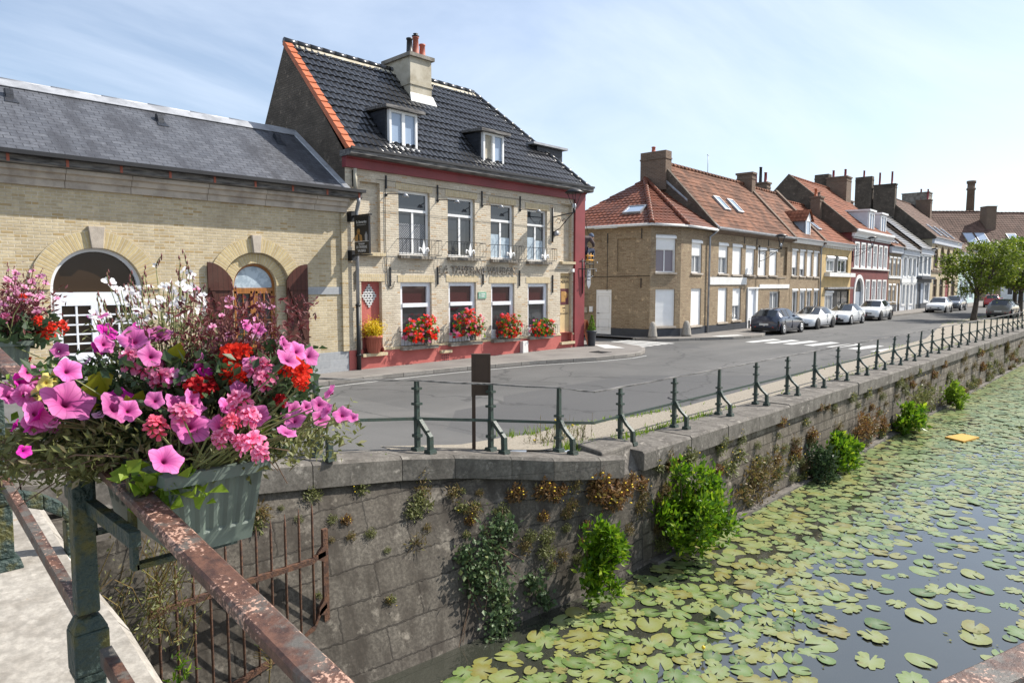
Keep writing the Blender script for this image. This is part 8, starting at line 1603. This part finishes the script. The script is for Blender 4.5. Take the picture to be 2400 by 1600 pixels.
for i in range(20):
    j = r_.randrange(1, 9); a = r_.random(); t = r_.choice([.97, .93, .85, .78, .70, .60, .5]); b_, c_ = Vector(BOT[j]).lerp(Vector(BOT[j+1]), a), Vector(TOP[j]).lerp(Vector(TOP[j+1]), a); p = b_.lerp(c_, t)
    tuft(p.x, p.y-.01, p.z, r_.uniform(.07, .20), r_.choice([0, 1, 1, 2, 3, 4]))
for i in range(230):
    x = 9+(r_.random()**1.6)*46; z = r_.choice([-.3, -.3, -.55, -.8, -1.0, -1.2, -1.4, -1.55, -1.6])+r_.uniform(-.08, .08); yw = 5.58+(z+.26)*.05
    tuft(x, yw-.02, z, r_.uniform(.12, .32)*(1+.012*x), r_.choice([0, 1, 2, 1, 3, 2, 0]))
IV = thing('ivy', 'trailing grey-green ivy hanging down the dark wing wall to the water', 'plant', (5.8, 6.1, -.8)); k = MB(); tw = MB(); ib_ = Vector((5.8, 6.1, -.8))
for (x, y, z, s) in IVY:
    c = Vector((x, y, z))-ib_; n = int(560*s)
    leaves(k, [c+Vector((r_.gauss(0, .24)*s, r_.uniform(-.18, .02)-.0, r_.gauss(0, .27)*s)) for _ in range(n)], .062, .2, .3, .8, r_)
for i in range(16): a = Vector((r_.uniform(-.4, .4), -.02, r_.uniform(-.2, .4))); tw.tube([tuple(a), tuple(a+Vector((r_.uniform(-.2, .3), -.15, -.4))), tuple(a+Vector((r_.uniform(-.4, .5), -.3, -.9)))], .006, 4, False)
k.build('foliage', 'leaf_ivy', IV, fixn=False); tw.build('stems', 'twig', IV)
def bush(label, x, y, z, rx_, ry_, rz_, n, m, seed, size=.10, m2=None):
    r_ = random.Random(seed); T = thing('wall_shrub', label, 'shrub', (x, y, z-rz_), 0, 'shrubs growing from the quay wall'); k = MB(); st = MB(); pts = []; ds = []; cl = []
    for _ in range(34):
        d = Vector((r_.gauss(0, 1), r_.gauss(0, 1), r_.gauss(0, 1))).normalized()*r_.uniform(.3, 1.12); cl.append(Vector((d.x*rx_, d.y*ry_, rz_+d.z*rz_)))
    for c in cl:
        st.tube([(0, .2, rz_*.3), tuple(c*.5+Vector((0, .1, rz_*.2))), tuple(c)], [.018, .012, .005], 4, False)
        for _ in range(n//34):
            o = Vector((r_.gauss(0, .13)*rx_, r_.gauss(0, .15)*ry_, r_.gauss(0, .17)*rz_)); pts.append(c+o); ds.append(Vector((0, -.3, .6))+o*2)
    leaves(k, pts, size, .5, .25, .5, r_, .8, ds); k.build('foliage', m, T, fixn=False); st.build('stems', 'twig', T); return T
bush('large bright green leafy bush growing out of the quay wall over the water', 9.35, 5.05, -1.02, .78, .42, .62, 4600, 'leaf_bush', 1, .105)
bush('smaller bright green bush left of the large one at the wall foot', 7.12, 5.2, -1.12, .36, .28, .46, 1700, 'leaf_bush', 2, .105)
bush('mid-distance bright green shrub leaning over the lily pads', 16.3, 5.15, -1.36, .70, .3, .40, 1900, 'leaf_bush', 3, .13)
bush('greyish dark shrub at the wall foot left of the mid-distance green one', 15.1, 5.2, -1.42, .45, .3, .40, 900, 'leaf_dark', 4, .11)
bush('fourth green shrub along the quay wall with dark and bright halves', 21.8, 5.1, -1.38, .85, .3, .38, 1700, 'leaf_bush', 5, .15)
bush('farthest small rounded pale green shrub on the quay wall', 27.3, 5.1, -1.32, .50, .3, .44, 1400, 'leaf_fresh', 6, .13)
bush('dry brown bushy growth on the quay wall between the green shrubs', 12.6, 5.40, -1.2, 1.2, .14, .45, 800, 'leaf_dry', 7, .07)
bush('dry reddish growth on the quay wall right of the mid-distance shrub', 18.7, 5.40, -1.15, 1.3, .14, .45, 800, 'leaf_rust', 8, .08)
bush('olive trailing growth on the quay wall near the farthest shrub', 24.6, 5.40, -1.1, 1.6, .14, .4, 800, 'leaf_olive', 9, .09)
# weeds beside the bridge
DW = thing('dry_weeds', 'tangle of dry straw-coloured weeds beside the bridge abutment under the trough', 'plant', (1.6, 6.05, -.4)); k = MB(); tw = MB(); db = Vector((1.6, 6.05, -.4))
for i in range(260):
    a = Vector((r_.uniform(-.75, .55), r_.uniform(-.15, .35), r_.uniform(-.35, .35))); e = a+Vector((r_.uniform(-.3, .3), r_.uniform(-.35, .1), r_.uniform(.1, .7))); tw.tube([tuple(a), tuple(a.lerp(e, .5)+Vector((.03, 0, .04))), tuple(e)], .004, 3, False)
    leaves(k, [a.lerp(e, r_.random())+Vector((r_.gauss(0, .03), r_.gauss(0, .03), r_.gauss(0, .03))) for _ in range(9)], .045, .4, .3, .35, r_)
k.build('foliage', 'leaf_olive', DW, fixn=False); tw.build('stems', 'leaf_dry', DW)
FW = thing('fennel_weed', 'spindly yellow-green weed rising behind the iron grille', 'plant', (2.95, 6.15, -1.35)); k = MB(); k.tube([(0, 0, -.4), (.02, 0, .0), (.05, 0, .35)], .008, 4)
for i in range(26): a = Vector((.05, 0, r_.uniform(.1, .35))); d = Vector((r_.uniform(-1, 1), r_.uniform(-.6, .6), r_.uniform(.3, 1))).normalized()*.18; k.tube([tuple(a), tuple(a+d)], .004, 3, False)
k.build('stems', 'leaf_dry', FW, fixn=False)
SPR = thing('wall_sprout', 'small fresh green sprout at the left foot of the iron grille', 'plant', (2.15, 6.2, -.95)); k = MB(); leaves(k, [Vector((r_.gauss(0, .05), r_.gauss(-.05, .04), r_.gauss(0, .07))) for _ in range(60)], .075, .6, .3, .3, r_); k.build('foliage', 'leaf_bush', SPR, fixn=False)
YW = thing('verge_weeds', 'tall pale weeds with yellow flowers behind the corner stone of the quay', 'plant', (8.1, 6.75, .05)); k = MB(); tw = MB()
for i in range(70):
    a = Vector((r_.gauss(0, .35), r_.gauss(0, .22), 0)); e = a+Vector((r_.gauss(0, .06), r_.gauss(0, .06), r_.uniform(.1, .42))); tw.tube([tuple(a), tuple(e)], [.004, .002], 3, False); leaves(k, [a.lerp(e, r_.random()*.8) for _ in range(7)], .06, .6, .3, .25, r_)
k.build('foliage', 'leaf_olive', YW, fixn=False); tw.build('stems', 'leaf_dry', YW); k = MB()
for i in range(10): k.lathe([(.001, -.012), (.02, 0), (.001, .012)], (r_.gauss(0, .3), r_.gauss(0, .2), r_.uniform(.15, .42)), 6)
k.build('flowers', 'yellow_dot', YW)

# ------------------------------------------------------------------ water lilies
def pad_mesh(seed, ragged):
    r_ = random.Random(seed); n = 34; k = MB(); k.smooth = True; cut = .22; vs = [(0, 0, .004)]; uv = [(0, 0)]; ph = r_.uniform(0, 6); el = r_.uniform(1.05, 1.22)
    for rad in (.35, .7, 1.0):
        for j in range(n+1):
            t = cut+(2*PI-2*cut)*j/n; e = rad*rad
            rr = rad*(1+e*(.05*math.sin(3*t+ph)+.02*math.sin(11*t)))
            if ragged and rad > .6: rr *= 1-.30*max(0, math.sin(7*t+ph)+.5*math.sin(17*t+2*ph)-.25)
            z = .006+.02*e*math.sin(3*t+ph)+(.015*math.sin(9*t+ph)*e if ragged else 0)
            vs.append((rr*math.cos(t)*el, rr*math.sin(t), max(z, .003))); uv.append((t/(2*PI), rad))
    fs = [(0, 1+j, 2+j) for j in range(n)]
    for i in range(2):
        for j in range(n): a = 1+i*(n+1)+j; fs.append((a, a+n+1, a+n+2, a+1))
    k.add(vs, fs, uv); return k
pads = [pad_mesh(s, False) for s in range(5)]+[pad_mesh(s+20, True) for s in range(4)]
PMS = []
for k in pads: o = k.build('lily_pad', 'pad', None, fixn=False); PMS.append(o.data); bpy.data.objects.remove(o)
rp = random.Random(17); cells = {}; P_ = []
def dens(x, y):
    d = .8
    for (cx, cy, a, b) in ((10.8, 2.3, 2.3, .85), (8.7, 1.5, 1.9, .6), (7.1, 2.3, .9, .35), (14.5, 2.3, 1.4, .4)):
        q = ((x-cx)/a)**2+((y-cy)/b)**2
        if q < 1: d *= .12
        elif q < 2: d *= .12+.88*(q-1)
    if x < 15 and y < 3.0-.02*x: d *= .62
    w = math.sin(x*.9+y*1.7)*math.sin(x*.45-y*1.1+1.3)
    return d*(1 if w > -.45 else .5)
tries = 0
while tries < 60000:
    tries += 1; x = 2.5+(rp.random()**1.25)*50; y = rp.uniform(max(-1.5, x*.115-1.4), 5.36)
    if rp.random() > dens(x, y): continue
    s = rp.choice([rp.uniform(.07, .12), rp.uniform(.10, .165), rp.uniform(.11, .175)])*(1 if x < 25 else 1.25); cx, cy = int(x/.5), int(y/.5); ok = True
    for i in (-1, 0, 1):
        for j in (-1, 0, 1):
            for (a, b, c) in cells.get((cx+i, cy+j), ()):
                if (x-a)**2+(y-b)**2 < ((s+c)*((.74 if y > 2.9 else .88) if x < 14 else .74))**2: ok = False
    if ok: cells.setdefault((cx, cy), []).append((x, y, s)); P_.append((x, y, s))
def vis(p):
    d = math.hypot(p[0], p[1]); a = math.degrees(math.atan2(p[1], p[0])); u = math.tan(R(43.8-a))
    return abs(u) < .80 and 4.25/d < .62
P_.sort(key=lambda p: math.hypot(p[0], p[1])/p[2]); seen = [p for p in P_ if vis(p)]; ind = set(seen[:296])
rest = MB(); rest.smooth = True
for p in P_:
    rg = rp.random() < .42; mi = rp.randrange(5, 9) if rg else rp.randrange(0, 5); a = rp.uniform(0, 6.28)
    if p in ind:
        o = bpy.data.objects.new('lily_pad', PMS[mi]); COL.objects.link(o); o.location = (p[0], p[1], -1.748+rp.uniform(0, .012)); o.scale = (p[2], p[2], p[2]); o.rotation_euler = (rp.uniform(-.05, .05), rp.uniform(-.05, .05), a)
        tag(o, 'ragged yellowing lily pad with an eaten edge floating on the canal' if rg else 'round smooth-edged green lily pad floating on the canal', 'lily pad', 'ragged lily pads on the canal' if rg else 'smooth lily pads on the canal')
    else:
        k = pads[mi]; c, s_ = math.cos(a)*p[2], math.sin(a)*p[2]; zz = -1.748+rp.uniform(0, .012)
        rest.add([(p[0]+q[0]*c-q[1]*s_, p[1]+q[0]*s_+q[1]*c, zz+q[2]*p[2]) for q in k.v], k.f, [u for u in []] or [(0.37, .5)]*len(k.v))
tag(rest.build('lily_pads', 'pad', None, fixn=False), 'mass of more distant lily pads covering the canal', 'lily pads', kind='stuff')
for (x, y, l) in ((6.9, 3.6, 'yellow water lily bud standing above the pads in the middle of the nearest water'), (8.5, 3.2, 'yellow water lily bud among pads nearest the open water')):
    T = thing('water_lily_bud', l, 'flower', (x, y, -1.75)); k = MB(); k.tube([(0, 0, 0), (.01, 0, .12)], .006, 5); k.build('stem', 'stem_green', T); k = MB(); k.lathe([(.001, .10), (.022, .12), (.02, .14), (.001, .15)], (.01, 0, 0), 8); k.build('flower', 'yellow_dot', T)
for (x, y, s, l) in ((7.9, 3.95, .13, 'dark folded lily leaf standing up out of the water by the quay bushes'), (6.6, 1.75, .15, 'dark folded lily leaf standing up near the bottom of the photo')):
    T = thing('folded_leaf', l, 'leaf', (x, y, -1.74)); k = MB(); k.add([(-s, 0, 0), (s, 0, .02), (s*.6, .04, s*.9), (-s*.5, .05, s*.8), (-s*.5, -.16, s*.3), (s*.6, -.18, s*.35)], [(0, 1, 2, 3), (3, 2, 5, 4)]); k.build('leaf', 'leaf_dark', T, fixn=False)
fl = MB(); rf_ = random.Random(23)
for i in range(2600):
    x, y = 3+rf_.random()*22, rf_.uniform(.2, 5.4)
    if math.sin(x*2.3+y*3.1)+math.sin(x*1.1-y*2.7+1)+.25*(y-3) < .75: continue
    s = rf_.uniform(.012, .038); a = rf_.uniform(0, 6.28); c, q_ = math.cos(a)*s, math.sin(a)*s; zz = -1.744+rf_.uniform(0, .012)
    fl.add([(x-c, y-q_, zz), (x+q_*.6, y-c*.6, zz+.003), (x+c, y+q_, zz+.001), (x-q_*.6, y+c*.6, zz+.004)], [(0, 1, 2, 3)])
tag(fl.build('floating_leaf_litter', 'leaf_olive', None, fixn=False), 'small bits of floating weed and leaf litter between the lily pads', 'leaf litter', kind='stuff')
FB = MB(); FB.hexa([(21.5, 3.75, -1.745), (22.4, 3.55, -1.745), (22.6, 4.0, -1.745), (21.8, 4.25, -1.745)], [(21.5, 3.75, -1.70), (22.4, 3.55, -1.70), (22.6, 4.0, -1.70), (21.8, 4.25, -1.70)])
o = FB.build('floating_board', 'foam_yellow'); tag(o, 'orange-yellow board floating among the far lily pads', 'debris')
# overhead cable between tavern and corner house
k = MB(); a, b = Vector((HX+TW+.1, HY+.1, 5.6)), Vector((26.3, 20.0, 4.75)); k.tube([tuple(a.lerp(b, i/10)-Vector((0, 0, .35*math.sin(PI*i/10)))) for i in range(11)], .012, 4); tag(k.build('overhead_cable', 'black_iron'), 'thin black cable hanging between the tavern corner and the corner house', 'cable')
